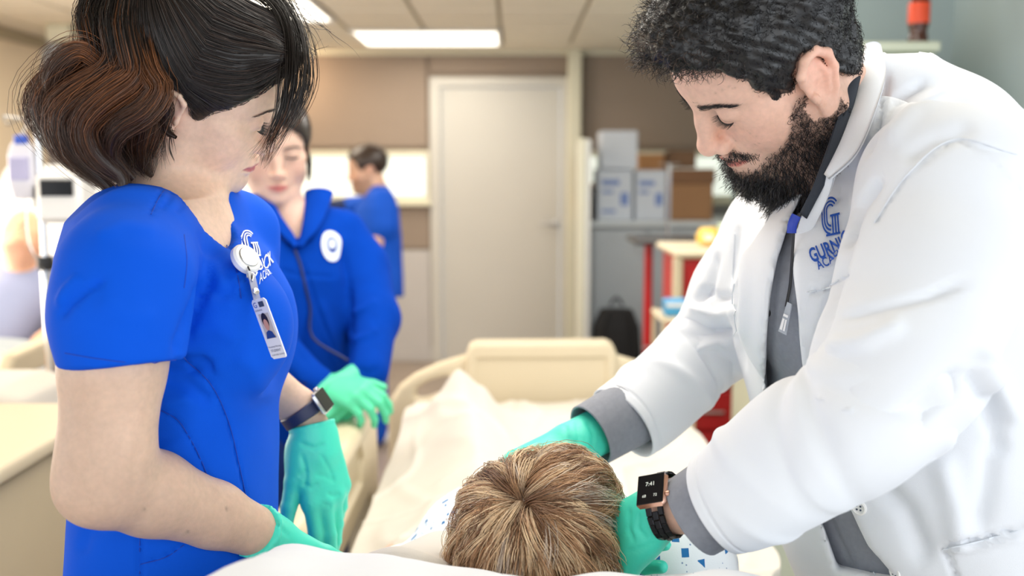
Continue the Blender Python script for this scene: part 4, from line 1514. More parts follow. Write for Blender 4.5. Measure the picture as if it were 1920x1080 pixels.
    # loose strands at the nape and flyaways
    for i in range(9):
        x0 = rng.uniform(262, 325); y0 = rng.uniform(225, 280)
        tail([(x0, y0, 1.085), (x0 + rng.uniform(-6, 10), y0 + 30, 1.085), (x0 + rng.uniform(-14, 16), y0 + rng.uniform(50, 85), 1.09)], 8, [.004, .007, .010], 80 + i, .9, False, -.3, .0003)
    fr_ = [([(440, -30, 1.165), (505, -14, 1.13), (552, 50, 1.11), (564, 130, 1.095), (546, 205, 1.09), (512, 268, 1.095), (482, 312, 1.105)], 70, [.006, .008, .011, .011, .010, .009, .010]),
           ([(440, -20, 1.165), (500, -6, 1.13), (540, 45, 1.105), (548, 130, 1.09), (536, 205, 1.085), (510, 260, 1.09), (492, 316, 1.105)], 90, [.006, .008, .009, .008, .007, .006, .008]),
           ([(440, -20, 1.165), (498, 0, 1.13), (530, 55, 1.105), (532, 140, 1.085), (524, 215, 1.085), (500, 265, 1.09), (470, 298, 1.095)], 34, [.006, .008, .008, .008, .007, .007, .008]),
           ([(440, -35, 1.17), (515, -20, 1.135), (566, 55, 1.125), (584, 140, 1.115), (568, 200, 1.105), (540, 240, 1.105), (515, 280, 1.105)], 26, [.006, .008, .008, .008, .007, .006, .010]),
           ([(440, -35, 1.17), (520, -22, 1.145), (562, 65, 1.145), (575, 150, 1.135), (558, 215, 1.125), (545, 250, 1.125)], 24, [.006, .012, .012, .011, .008, .008])]
    for i, (g_, nst, wd) in enumerate(fr_):
        tail(g_, nst, wd, 60 + i, 1.0, False, .9, .0018)
    for i in range(14):
        tail([(500, rng.uniform(-10, 60), 1.125), (570 + rng.normal(0, 20), 60 + rng.normal(0, 30), 1.125), (600 + rng.normal(0, 40), 110 + rng.normal(0, 40), 1.125)], 2, [.003, .006, .01], 150 + i, 1.3, False, .9)
    V, F, C = join(parts)
    hair = new_mesh('hair', V, F, M['hair'], t, cols=C)
    hair['kind'] = 'stuff'
    return t, h, (TV, TN), f, l, fw_, nrm(fh - fw_)


nurse_t, nurse_h, (NTV, NTN), NF, NL, NW, NWU = nurse()
# ------------------------------------------------------------------ instructor in a white coat, near right
def art(art_v, faces, corners, V, N, m, parent, name, lift=.0010, at=None):
    """artwork in unit square -0.5..0.5 laid on cloth: corners = pixels of its left-middle, right-middle and top-middle; each vertex then
    settles on the cloth along the cloth's normal, so it is a real raised print."""
    (lx, ly), (rx, ry), (tx, ty) = corners
    cx, cy = (lx + rx) / 2, (ly + ry) / 2
    o, n = surf_at(*(at or (cx, cy)), V, N, 16)
    L, Rr, T = ray_plane(lx, ly, o, n), ray_plane(rx, ry, o, n), ray_plane(tx, ty, o, n)
    c = (L + Rr) / 2
    A = np.asarray(art_v, float)
    W = c + A[:, :1] * (Rr - L) + A[:, 1:2] * 2 * (T - c)
    near = np.linalg.norm(V - c, axis=1) < .14
    near &= (N @ n) > .0
    SV, SN = V[near], N[near]
    tang = SV - np.outer((SV - c) @ n, n)
    hh = (SV - c) @ n
    out = np.empty(len(W))
    for i, q in enumerate(W):
        d = ((tang - q) ** 2).sum(1)
        k = np.argpartition(d, 24)[:24]
        w_ = 1 / (d[k] + 3e-5)
        out[i] = (hh[k] * w_).sum() / w_.sum()
    med = np.median(out); out = np.clip(out, med - .007, med + .007)
    W = W + np.outer(out + lift, n)
    return new_mesh(name, W, faces, m, parent, smooth=False)


M['coat_stitch'] = mat('white_stitching', srgb(222, 227, 234), .8, mottle=.03)


def unit(V):
    V = np.asarray(V, float).copy()
    lo, hi = V.min(0), V.max(0)
    V[:, 0] = (V[:, 0] - (lo[0] + hi[0]) / 2) / (hi[0] - lo[0]); V[:, 1] = (V[:, 1] - (lo[1] + hi[1]) / 2) / (hi[1] - lo[1])
    V[:, 2] = 0
    return V


def button(name, px, py, V, N, r, m, parent, lift=.001):
    o, n = surf_at(px, py, V, N, 9)
    o = ray_plane(px, py, o, n)
    b = MB().lathe([(0, -.001), (r, -.001), (r, .0016), (r * .82, .0024), (r * .66, .0014), (0, .0012)], o + n * lift, 22, n)
    x = nrm(np.cross(n, (0, 0, 1))); y = np.cross(n, x)
    ob = b.build(name, m, parent, smooth=True)
    h = MB()
    for a in (-1, 1):
        for c in (-1, 1):
            h.lathe([(0, .0020), (r * .13, .0020), (r * .13, .0010)][::-1], o + n * lift + x * a * r * .25 + y * c * r * .25, 8, n)
    h.build('thread_holes', M['grey_print'], ob)
    return ob


def curls(roots, dirs, n_pts, ln, rad, turns, seed, col, thick=.00034, grav=0.0):
    """short curly hairs: helices leaving the skin."""
    r = np.random.default_rng(seed)
    n = len(roots)
    a = np.cross(dirs, r.normal(size=(n, 3))); a /= np.linalg.norm(a, axis=1)[:, None]
    b = np.cross(dirs, a)
    s_ = np.linspace(0, 1, n_pts)[None, :, None]
    L = (ln if not np.isscalar(ln) else np.full(n, ln))[:, None, None] * r.uniform(.7, 1.15, (n, 1, 1))
    ph = r.uniform(0, 6.28, (n, 1, 1)); tn = turns * r.uniform(.6, 1.3, (n, 1, 1)) * 6.28
    R_ = rad * r.uniform(.5, 1.3, (n, 1, 1)) * np.minimum(1, s_ * 3)
    Pn = roots[:, None] + dirs[:, None] * s_ * L + a[:, None] * R_ * (np.cos(tn * s_ + ph) - 0) + b[:, None] * R_ * np.sin(tn * s_ + ph)
    Pn[..., 2] -= (grav * s_ ** 2 * L)[..., 0]
    c = np.asarray(col) * r.uniform(.6, 1.7, (n, 1, 1)) * np.ones((n, n_pts, 1))
    return strands(Pn, thick, c)


def instructor():
    SK = np.array([.75, .48, .37])
    sc = 1.03
    eye = P(1356, 226, 1.075)
    R = vframe(eye, 19, 42, 26, left=True)
    O = eye - sc * (R @ np.array([-.031, .088, -.004]))
    h = Head(O, R, sc, 0, 1.0, 1.14, (.016, -.010, 1.36))
    base = P(1985, 1150, 1.27)
    t = thing('person', 'bearded man with curly black hair in a white coat leaning over the bed at right', 'person', (base[0], base[1], 0))
    NB = P(1572, 330, 1.17)
    # arms
    S1, E1, C1 = P(1765, 350, .985), P(1645, 760, .915), P(1345, 940, .985)
    W1 = P(1256, 950, 1.012)
    S2, E2, C2 = P(1462, 440, 1.37), P(1335, 650, 1.40), P(1170, 792, 1.33)
    W2 = P(1096, 822, 1.30)
    lo, hi = bounds(O, NB, P(1250, 950, .95), C2, E2, P(1900, 500, 1.2), pad=.14)
    hlo, hhi = bounds(O, pad=.14)
    v = Vol(lo, hi, .0052, (hlo, hhi, .0020))
    h.sculpt(v)
    v.chain([h.w((0, -.012, -.045)), h.w((0, -.024, -.095)), NB, NB + [.03, 0, -.08]], [.058, .058, .060, .062], .03, .02)
    v.ell(h.w((0, .020, -.112)), (.045, .050, .030), .03)
    v.chain([E1, P(1500, 860, .95), C1, W1, W1 + nrm(W1 - C1) * .012], [.050, .048, .036, .0250, .018], .02, .012)
    v.chain([P(1720, 540, .96), E1], [.050, .05], .02)
    v.chain([E2, C2, W2], [.046, .034, .0235], .02, .012)
    v.chain([P(1440, 500, 1.36), E2], [.052, .046], .02)
    v.chain([NB, P(1720, 560, 1.21)], [.07, .09], .04)
    v.chain([P(1720, 560, 1.21), P(1690, 560, 1.0)], [.06, .05], .04); v.chain([P(1720, 560, 1.21), P(1500, 560, 1.36)], [.06, .04], .04)
    V, Q = v.mesh(2)
    C = h.colors(V, SK, srgb(190, 106, 96), (.76, .32, .24), .38, ear=.34)
    L = h.loc(V)
    # beard area: darker roots under the hair
    bz = np.interp(L[:, 1], [.0, .034, .060, .085, .10], [-.016, -.016, -.052, -.080, -.088])
    msk = np.clip((bz - L[:, 2]) / .012, 0, 1) * (L[:, 1] > -.012) * (np.abs(L).max(1) < .17)
    msk *= 1 - np.exp(-((L[:, 0] / .030) ** 4 + ((L[:, 2] + .079) / .011) ** 4)) * (L[:, 1] > .07)
    msk *= ~((np.abs(L[:, 0]) > .0735) & (L[:, 2] > -.052) & (L[:, 1] < .024))
    mus = np.exp(-(((np.abs(L[:, 0]) - .014) / .017) ** 4 + ((L[:, 2] + .0625 + .25 * np.maximum(np.abs(L[:, 0]) - .018, 0)) / .0045) ** 2)) * (L[:, 1] > .07)
    C = C * (1 - .62 * np.maximum(msk, .5 * mus))[:, None]
    r = np.random.default_rng(44)
    for i in range(26):                                                     # freckles and spots on brow and cheek
        c = np.array([-r.uniform(.02, .06), r.uniform(.055, .1), r.choice([r.uniform(.03, .062), r.uniform(-.05, -.01)])])
        C = C * (1 - r.uniform(.1, .4) * np.exp(-(((L[:, :] - c) ** 2)[:, [0, 2]].sum(1) / .0012 ** 2)) * (L[:, 1] > .03))[:, None]
    new_mesh('body', V, Q, M['skin'], t, cols=C)
    BV, BN = V, vnormals(V, Q)
    e = [h.lashes(-1, ln=.0085, z=-.0065, n=44), h.lashes(1, ln=.0085, z=-.0065)]
    [new_mesh('eyelashes', *q[:2], M['lash'], t, cols=q[2]) for q in e]
    e = [h.brow(-1, V, n=300, col=(.020, .016, .015), thick=.0066, z0=.0175, ln=.0095), h.brow(1, V, n=330, col=(.018, .014, .013), thick=.0052, ln=.0095)]
    [tag(new_mesh('eyebrow', *q[:2], M['lash'], t, cols=q[2]), kind='stuff') for q in e]
    # ---- hair and beard
    blk = np.array(srgb(26, 25, 27))
    line = [(.12, .090), (.098, .084), (.085, .078), (.076, .066), (.066, .052), (.056, .040), (.048, .012), (.042, -.020), (.024, -.026), (.018, .016), (.004, .030), (-.010, .022), (-.020, -.010), (-.034, -.045), (-.056, -.074), (-.12, -.090)]

    def bulk(v):
        h.e(v, (0, .030, .078), (.066, .074, .052), .02)
        h.e(v, (0, .082, .090), (.046, .022, .020), .02)
        h.e(v, (0, -.040, .060), (.076, .072, .062), .02)
        h.e(v, (0, -.030, -.040), (.066, .066, .060), .02)
    CV, CQ = cap_mesh(h, .0034, .0075, line, bulk)
    CN = vnormals(CV, CQ)
    CV = CV + CN * (.0022 * vnoise(CV, 260, 3) + .0016 * vnoise(CV, 420, 9))[:, None]
    parts = [(CV, CQ, np.tile(blk * .5, (len(CV), 1)))]
    n = 9000
    pts, fi = sample_surface(CV, CQ, n)
    nn = CN[CQ[fi, 0]]
    l0 = h.loc(pts)
    flow = np.stack([np.zeros(n), np.where(l0[:, 2] > .07, .6, -.9), np.where(l0[:, 2] > .07, -.2, -.7)], 1) @ R.T
    dirs = nn * .34 + flow * .62 + rng.normal(0, .30, (n, 3)); dirs /= np.linalg.norm(dirs, axis=1)[:, None]
    top = np.clip((l0[:, 2] - .03) / .06, 0, 1)
    col = blk + np.array(srgb(92, 70, 52)) * (np.clip((l0[:, 1] - .04) / .06, 0, 1) * (rng.uniform(0, 1, n) > .55) * .55)[:, None]
    parts.append(curls(pts - nn * .003, dirs, 9, .008 + .014 * top, .0034, 1.2, 5, col[:, None], .00030))
    # sparse wisps along the temple hairline
    m = (np.abs(l0[:, 0]) > .03) & (l0[:, 1] > .02)
    V, F, C = join(parts)
    hair = new_mesh('hair', V, F, M['hair'], t, cols=C); hair['kind'] = 'stuff'
    # beard: surface hairs, longer towards the chin
    dens = np.maximum(msk, mus)
    Bq, Bi = sample_surface(BV, Q, 7200, lambda c: np.interp(np.arange(len(c)), np.arange(len(c)), dens[Q[:, 0]]) ** .8 + 1e-9)
    lb = h.loc(Bq); nb = BN[Q[Bi, 0]]
    chin = np.clip((-.070 - lb[:, 2]) / .035, 0, 1) * np.clip((lb[:, 1] - .0) / .05, 0, 1)
    side = np.clip((lb[:, 1]) / .03, 0, 1)
    dn = np.tile(h.R @ np.array([0, .25, -1.0]), (len(Bq), 1))
    dirs = nb * .5 + dn * .75 + rng.normal(0, .28, (len(Bq), 3)); dirs /= np.linalg.norm(dirs, axis=1)[:, None]
    ln = .0055 + .006 * side * np.clip((-.02 - lb[:, 2]) / .05, 0, 1) + .017 * chin
    ln = np.where(lb[:, 2] > -.07, np.minimum(ln, .009), ln)
    ln = np.where((lb[:, 1] > .07) & (lb[:, 2] > -.075), .006, ln)
    parts = [curls(Bq - nb * .001, dirs, 8, ln, .0022, .9, 15, (blk * .9)[None, None], .00027)]
    mq, mi = sample_surface(BV, Q, 420, lambda c: mus[Q[:, 0]] * (BN[Q[:, 0]] @ h.R[:, 1] > .1) + 1e-9)
    lm = h.loc(mq); mn = BN[Q[mi, 0]]
    md_ = np.stack([np.sign(lm[:, 0]) * .55, np.full(len(lm), .1), np.full(len(lm), -.75)], 1) @ h.R.T
    dirs = mn * .35 + md_ + rng.normal(0, .22, (len(mq), 3)); dirs /= np.linalg.norm(dirs, axis=1)[:, None]
    parts.append(curls(mq - mn * .0008, dirs, 6, .0085, .0009, .5, 17, (blk * .9)[None, None], .00024))
    # full beard under the chin: a dense core covered with longer curls
    bl, bh = bounds(h.w((0, .06, -.13)), pad=.09)
    bv = Vol(bl, bh, .0032)
    h.e(bv, (0, .070, -.120), (.036, .030, .030), .01)
    h.e(bv, (0, .040, -.122), (.050, .040, .028), .02)
    for mm in (1, -1): h.e(bv, (mm * .040, .030, -.100), (.026, .036, .028), .02)
    KV, KQ = bv.mesh(2); KN = vnormals(KV, KQ)
    KV = KV + KN * (.0025 * vnoise(KV, 300, 2))[:, None]
    parts.append((KV, KQ, np.tile(blk * .45, (len(KV), 1))))
    kp, ki = sample_surface(KV, KQ, 5200); kn = KN[KQ[ki, 0]]
    d2 = kn * .7 + np.array(h.R @ np.array([0, .1, -.6]))[None] + rng.normal(0, .35, (len(kp), 3)); d2 /= np.linalg.norm(d2, axis=1)[:, None]
    parts.append(curls(kp - kn * .002, d2, 9, .016, .0034, 1.3, 16, blk[None, None], .00029))
    V, F, C = join(parts)
    bd = new_mesh('beard', V, F, M['hair'], t, cols=C); bd['kind'] = 'stuff'

    # ---- torso: shirt below, coat above
    f = nrm(np.array([-1, -.06, 0])); l = nrm(np.array([.06, -1, 0]))        # forward; to the man's left (camera side)

    def torso(v, gr, k=.03, p=2.2):
        T = lambda x, y, d, a, b: (P(x, y, d), f * (a + gr), l * (b + gr))
        v.loft([T(1915, 1260, 1.27, .195, .235), T(1862, 1120, 1.265, .200, .232), T(1796, 950, 1.25, .200, .225), T(1752, 800, 1.235, .196, .220), T(1712, 640, 1.22, .186, .215),
                T(1672, 500, 1.205, .165, .205), T(1635, 400, 1.19, .125, .180), T(1618, 310, 1.18, .090, .125), T(1618, 250, 1.18, .06, .08)], k, p=p)
        v.ell(P(1520, 560, 1.12), np.array([.075, .09, .09]) + gr, .06); v.ell(P(1500, 560, 1.30), np.array([.075, .09, .09]) + gr, .06)
        v.chain([P(1638, 152, 1.19), P(1690, 180, 1.195), P(1775, 268, 1.22), P(1900, 400, 1.24), P(1965, 600, 1.25)], np.array([.030, .044, .070, .094, .118]) + gr, .04, .04)
    lo, hi = bounds(P(1380, 250, 1.0), P(1960, 1250, 1.55), P(1950, 300, .95), P(1380, 1250, 1.0), P(1960, 600, 1.5), pad=.04)
    hi[0] += .22; hi[2] += .06
    v = Vol(lo, hi, .006)
    torso(v, -.010)
    V, Q = v.mesh(2); N = vnormals(V, Q)
    V = V + N * (.002 * vnoise(V, 28, 31))[:, None]
    for poly in ([(1470, 430), (1450, 560), (1440, 720)], [(1520, 900), (1560, 980), (1600, 1060)]):
        V = pcrease(V, N, poly, 3, -.0025, ends=.02)
    new_mesh('shirt', V, Q, M['shirt'], t)
    SHV, SHN = V, N
    # coat
    hi = np.maximum(hi, bounds(P(1770, 330, .9), C1, E1, pad=.1)[1]); lo = np.minimum(lo, bounds(P(1770, 330, .9), C1, E1, C2, E2, pad=.1)[0])
    v = Vol(lo, hi, .0052)
    torso(v, .006)
    v.chain([P(1700, 300, 1.08), S1, P(1742, 520, .955), P(1688, 680, .925), E1], [.050, .078, .081, .075, .068], .022, .022)
    v.chain([P(1560, 350, 1.30), S2, P(1400, 545, 1.39), E2], [.05, .072, .068, .061], .05, .03)
    v.ell(P(1645, 245, 1.10), (.035, .04, .04), .04)
    # front opening, upper and lower
    cu = P(1480, 560, 1.0) - np.array([0, 0, CAM_H]); cu = nrm(cu)
    uu = nrm(np.cross(cu, (0, 0, 1))); ww = np.cross(uu, cu)
    o = P(1480, 560, 1.05)

    def q2(seq, o=o):
        out = []
        for x, y in seq:
            p_ = ray_plane(x, y, o, cu) - o
            out.append((p_ @ uu, p_ @ ww))
        return out
    v.poly(q2([(1520, 330), (1482, 400), (1456, 484), (1436, 614), (1431, 700), (1431, 760), (1460, 850), (1485, 900), (1504, 940), (1552, 1035), (1580, 1120), (1700, 1120), (1668, 1080), (1640, 1050), (1598, 970), (1568, 908), (1540, 800), (1508, 690), (1499, 628), (1488, 511), (1490, 436), (1545, 345)]),
           o, uu, ww, cu, -.10, .20, .004, .004, 'cut')
    # neck opening
    v.chain([P(1552, 330, 1.16), P(1530, 200, 1.14)], [.056, .062], .008, op='cut')
    V, Q = v.mesh(2); N = vnormals(V, Q)
    V = V + N * (.0022 * vnoise(V, 26, 41) + .0010 * vnoise(V, 60, 42))[:, None]
    for poly, wd, dp in (
            ([(1606, 400), (1570, 520), (1535, 640), (1515, 700)], 10, -0.0093),
            ([(1655, 330), (1610, 390), (1585, 470)], 9, -0.0109), ([(1640, 250), (1680, 190), (1745, 150)], 10, -0.0078), ([(1660, 270), (1720, 200), (1790, 165)], 14, 0.0078),
            ([(1620, 300), (1650, 210), (1665, 130)], 7, -0.0093), ([(1690, 300), (1750, 260), (1830, 240)], 16, -0.0062),
            ([(1560, 600), (1640, 580), (1740, 555), (1830, 520)], 9, -0.0062), ([(1545, 650), (1620, 640), (1700, 600)], 16, 0.0078),
            ([(1518, 702), (1545, 725), (1590, 735)], 9, -0.0124), ([(1530, 735), (1570, 765), (1620, 770)], 10, 0.0093),
            ([(1808, 690), (1760, 740), (1700, 790), (1600, 880)], 16, -0.0186), ([(1810, 690), (1850, 760), (1880, 860)], 14, -0.0109), ([(1830, 660), (1870, 720), (1910, 800)], 18, 0.0093),
            ([(1640, 900), (1700, 960), (1740, 1060)], 20, -0.0093), ([(1760, 850), (1790, 950), (1800, 1040)], 22, 0.0093), ([(1860, 820), (1850, 920), (1830, 1000)], 18, -0.0078),
            ([(1765, 1027), (1830, 1015), (1925, 990)], 4, -0.0093), ([(1765, 1027), (1785, 1060), (1800, 1100)], 4, -0.0078), ([(1768, 1036), (1850, 1022), (1925, 1002)], 6, 0.0047),
            ([(1512, 548), (1550, 540), (1592, 512)], 3.5, -0.0078), ([(1512, 548), (1508, 600), (1512, 660)], 3.5, -0.0047),
            ([(1385, 420), (1378, 520), (1378, 640), (1396, 700)], 8, -0.0155), ([(1400, 430), (1395, 560), (1392, 650)], 10, 0.0062),
            ([(1345, 470), (1330, 540), (1300, 575)], 8, -0.0093), ([(1280, 600), (1320, 620), (1380, 620)], 8, -0.0124), ([(1290, 575), (1340, 590), (1385, 585)], 9, 0.0109),
            ([(1300, 660), (1350, 640), (1390, 650)], 9, 0.0093), ([(1310, 540), (1350, 560), (1385, 555)], 8, -0.0078), ([(1290, 690), (1340, 680), (1385, 690)], 9, -0.0062)):
        V = pcrease(V, N, poly, wd, dp)
    for poly in ([(1640, 1080), (1600, 1000), (1572, 930)], [(1640, 420), (1700, 330), (1790, 262), (1900, 290)], [(1800, 262), (1860, 300), (1920, 360)], [(1578, 345), (1560, 420), (1548, 500)]):
        V = pcrease(V, N, poly, 2.6, -.003, ends=.03)
    new_mesh('coat', V, Q, M['coat'], t)
    CTV, CTN = V, vnormals(V, Q)
    for q_ in ([(1640, 1078), (1600, 1000), (1574, 935)], [(1640, 418), (1700, 330), (1790, 262), (1905, 290)], [(1514, 548), (1550, 540), (1590, 514)],
               [(1768, 1030), (1830, 1017), (1915, 993)], [(1378, 440), (1374, 520), (1376, 630)]):
        seam(q_, V, CTN, t, M['coat_stitch'], .0008, .0010)

    # sleeves' lower halves: cloth tubes with folds and a turned-in cuff edge
    def sleeve(name, pts, rad, seed, folds=9, amp=.006, flare=None):
        n, k = 110, 72
        g = spl(pts, n); rr = spl(np.array(rad)[:, None], n)[:, 0]
        tt = np.gradient(g, axis=0); tt /= np.linalg.norm(tt, axis=1)[:, None]
        a = np.cross(tt, (0, 0, 1.0)); a /= np.linalg.norm(a, axis=1)[:, None]; b = np.cross(a, tt)
        th = np.linspace(0, 2 * math.pi, k, endpoint=False)
        r = np.random.default_rng(seed)
        u_ = np.linspace(0, 1, n)[:, None]
        disp = np.zeros((n, k))
        for i in range(folds):                                      # slanting folds, deepest at the elbow
            c0, th0, sl = r.uniform(.0, .8), r.uniform(0, 6.28), r.uniform(-.14, .14)
            dth = np.angle(np.exp(1j * (th[None] - th0)))
            w_ = r.uniform(.018, .04)
            line = u_ - c0 - sl * dth
            disp += r.choice([-1, 1], p=[.45, .55]) * amp * r.uniform(.5, 1.2) * np.exp(-(line / w_) ** 2) * np.exp(-(dth / r.uniform(.7, 1.5)) ** 2) * (1 - .55 * c0)
        disp += .0035 * np.cos(2 * th[None] + 5 * u_) * u_ + .002 * np.sin(3 * th[None] - 6 * u_)
        hem = np.exp(-((u_ - .945) / .006) ** 2) * -.0016
        ra = rr[:, None] + disp + hem
        Vv = g[:, None] + ra[..., None] * (np.cos(th)[None, :, None] * a[:, None] + np.sin(th)[None, :, None] * b[:, None])
        rows = [Vv]
        for (dr, back) in ((-.0022, 0), (-.0045, 1), (-.007, 5), (-.010, 12)):
            i = n - 1 - back
            rows.append((g[i] + (ra[i] + dr)[:, None] * (np.cos(th)[:, None] * a[i] + np.sin(th)[:, None] * b[i]) + (tt[-1] * .0012 if back == 0 else 0))[None])
        Vv = np.concatenate(rows)
        nn = len(Vv)
        I = np.arange(nn * k).reshape(nn, k); J = np.roll(I, -1, 1)
        F = np.stack([I[:-1], J[:-1], J[1:], I[1:]], -1).reshape(-1, 4)
        return new_mesh(name, Vv.reshape(-1, 3), F, M['coat'], t)
    d1 = nrm(C1 - E1)
    sleeve('left_sleeve', [P(1712, 600, .945), P(1675, 705, .922), P(1610, 785, .912), P(1500, 852, .94), P(1410, 908, .965), C1 + d1 * .0], [.070, .069, .069, .063, .056, .0515], 3, 14, .0095)
    d2_ = nrm(C2 - E2)
    sleeve('right_sleeve', [P(1385, 560, 1.395), P(1352, 625, 1.402), P(1290, 690, 1.39), P(1225, 748, 1.355), C2], [.062, .062, .060, .056, .053], 8, 12, .0085)

    def cuff(name, A, B, r0, r1):
        g = np.linspace(A, B, 6)
        mb = MB().tube(g, np.linspace(r0, r1, 6), 40, cap=False)
        inner = np.linspace(B + nrm(B - A) * .001, A, 6)
        mb.tube(inner, np.linspace(r1 - .0028, r0 - .0028, 6), 40, cap=False)
        # rolled rim
        x = nrm(np.cross(nrm(B - A), (0, 0, 1))); y = np.cross(nrm(B - A), x)
        th = np.linspace(0, 2 * math.pi, 41)[:-1]
        ring = [B + (r1 - .0014) * (x * math.cos(q) + y * math.sin(q)) for q in th]
        mb.tube(ring, .0017, 8, closed=True)
        ob = mb.build(name, M['shirt'], t, smooth=True)
        return ob
    cuff('left_cuff', C1 - d1 * .05, C1 + d1 * .030, .047, .0425)
    cuff('right_cuff', C2 - d2_ * .04, P(1108, 816, 1.305), .046, .0425)

    # collar of the coat: two turned-down leaves, near leaf fully seen
    def leaf(name, inner, outer, m, th=.0035, bulge=.006):
        n, k = 40, 12
        a, b = spl(PP(inner), n), spl(PP(outer), n)
        s_ = np.linspace(0, 1, k)[None, :, None]
        G = a[:, None] * (1 - s_) + b[:, None] * s_
        nm = np.cross(np.gradient(G, axis=0), np.gradient(G, axis=1)); nm /= np.linalg.norm(nm, axis=2)[..., None]
        c = np.array([0, 0, CAM_H]) - G
        nm *= np.sign((nm * c).sum(2))[..., None]
        G = G + nm * bulge * np.sin(np.pi * np.clip(s_ * .8 + .1, 0, 1)) ** .7
        Vv = np.concatenate([G.reshape(-1, 3), (G - nm * th).reshape(-1, 3)])
        I = np.arange(n * k).reshape(n, k)
        F = np.stack([I[:-1, :-1], I[1:, :-1], I[1:, 1:], I[:-1, 1:]], -1).reshape(-1, 4)
        Fs = [F, F[:, ::-1] + n * k]
        per = np.concatenate([I[0], I[1:, -1], I[-1, -2::-1], I[-2:0:-1, 0]])
        pn = np.roll(per, -1)
        Fs.append(np.stack([per, per + n * k, pn + n * k, pn], 1))
        return new_mesh(name, Vv, np.concatenate(Fs), m, t)
    leaf('collar', [(1622, 84, 1.19), (1615, 130, 1.135), (1598, 200, 1.082), (1574, 270, 1.056), (1548, 330, 1.044)],
         [(1650, 88, 1.205), (1660, 140, 1.12), (1640, 215, 1.055), (1606, 290, 1.03), (1556, 338, 1.035)], M['coat'])
    leaf('lapel', [(1540, 328, 1.052), (1518, 372, 1.055), (1498, 420, 1.06), (1488, 470, 1.07)],
         [(1566, 330, 1.04), (1552, 372, 1.046), (1524, 430, 1.055), (1492, 476, 1.069)], M['coat'], .003, .004)
    leaf('shirt_collar', [(1600, 120, 1.12), (1582, 180, 1.078), (1558, 260, 1.052), (1528, 340, 1.045), (1500, 400, 1.055)],
         [(1618, 125, 1.12), (1602, 190, 1.080), (1578, 268, 1.055), (1544, 350, 1.045), (1512, 410, 1.05)], mat('charcoal_collar', srgb(46, 52, 62), .85, bump=.3, bscale=900, mottle=.08), .003, .003)
    # prints
    g_v, g_f = letter_g_logo(1.0)
    art(unit(g_v), g_f, [(1541, 410), (1575, 402), (1556, 371)], CTV, CTN, M['blue_print'], t, 'embroidered_letter', .0022)
    tv, tf = text_mesh('GURNICK', 1, 0, 1.02, .028)
    art(unit(tv), tf, [(1519, 482), (1608, 446), (1558, 451)], CTV, CTN, M['blue_print'], t, 'embroidered_name', .0024, at=(1545, 470))
    tv, tf = text_mesh('ACADEMY', 1, 0, 1.05, .022)
    art(unit(tv), tf, [(1532, 500), (1606, 469), (1565, 476)], CTV, CTN, M['blue_print'], t, 'embroidered_word', .0024, at=(1548, 488))
    button('coat_button', 1612, 951, CTV, CTN, .0085, M['white_pl'], t)
    button('coat_button', 1680, 1073, CTV, CTN, .0085, M['white_pl'], t)
    button('shirt_button', 1549, 963, SHV, SHN, .0058, M['black'], t)
    button('shirt_button', 1440, 586, SHV, SHN, .0048, M['black'], t)
    # trousers and shoes
    pv = Vol((base[0] - .25, base[1] - .34, 0), (base[0] + .3, base[1] + .34, 1.06), .012)
    for sg in (-1, 1):
        c = base + l * sg * .11
        pv.chain([(c[0], c[1], .92), (c[0] - .01, c[1], .5), (c[0], c[1], .08)], [.115, .095, .085], .02, .02)
    pv.cone(base * [1, 1, 0] + [0, 0, .92] - l * .07, base * [1, 1, 0] + [0, 0, .92] + l * .07, .140, .140, .04)
    V, Q = pv.mesh(1); new_mesh('trousers', V, Q, mat('black_trouser_cloth', srgb(24, 25, 30), .85, mottle=.05), t)
    for sg in (-1, 1):
        c = base * [1, 1, 0] + l * sg * .11
        s_ = Vol(c + [-.25, -.1, -.01], c + [.12, .1, .14], .008)
        s_.chain([c + [.06, 0, .045], c + [-.05, 0, .048], c + [-.17, 0, .04]], [.046, .05, .04], .02, .02)
        s_.half((0, 0, .001), (0, 0, -1))
        V, Q = s_.mesh(1); new_mesh('shoe', V, Q, M['black'], t)
    # ---- gloves
    # right hand (far): reaches over the patient's chest
    u = nrm(P(985, 880, 1.24) - W2)
    nb = np.array([.1, -.25, 1.0])
    lo, hi = bounds(W2, P(960, 900, 1.15), pad=.11)
    g = Vol(lo, hi, .0028)
    hand(g, W2 + u * .018, u, nb, -1, 1.02, (.30, .32, .36, .42), thumb=(.7, .15, .2), grow=.0012)
    g.chain([W2 - u * .035, W2 + u * .02], [.0325, .0315], .006, flat=(nb, .9))
    g.half(W2 - u * .028, -u)
    V, Q = g.mesh(2); N = vnormals(V, Q)
    for pl in ([(1080, 785), (1085, 820), (1075, 850)], [(1060, 795), (1065, 830)], [(1100, 785), (1112, 815), (1110, 850)]):
        V = pcrease(V, N, pl, 4, -.0018)
    new_mesh('right_glove', V, Q, M['glove'], t)
    # left hand (near): closes on the patient's shoulder
    u = nrm(P(1160, 1000, 1.075) - W1)
    nb = np.array([-.15, -.55, 1.0])
    lo, hi = bounds(W1, P(1150, 1030, 1.06), pad=.12)
    g = Vol(lo, hi, .0026)
    hand(g, W1 + u * .014, u, nb, -1, 1.04, (.75, .85, .95, 1.0), spread=(.05, .0, -.05, -.12), thumb=(.6, .3, .3), grow=.0012)
    g.chain([W1 - u * .006, W1 + u * .05], [.0310, .0305], .006, flat=(nb, .88))
    g.half(W1 + u * .002, -u)
    V, Q = g.mesh(2); N = vnormals(V, Q)
    for pl in ([(1200, 960), (1195, 990), (1215, 1015)], [(1180, 950), (1178, 990), (1190, 1020)], [(1170, 1035), (1200, 1030), (1230, 1015)], [(1225, 985), (1240, 1005)]):
        V = pcrease(V, N, pl, 4, -.0018)
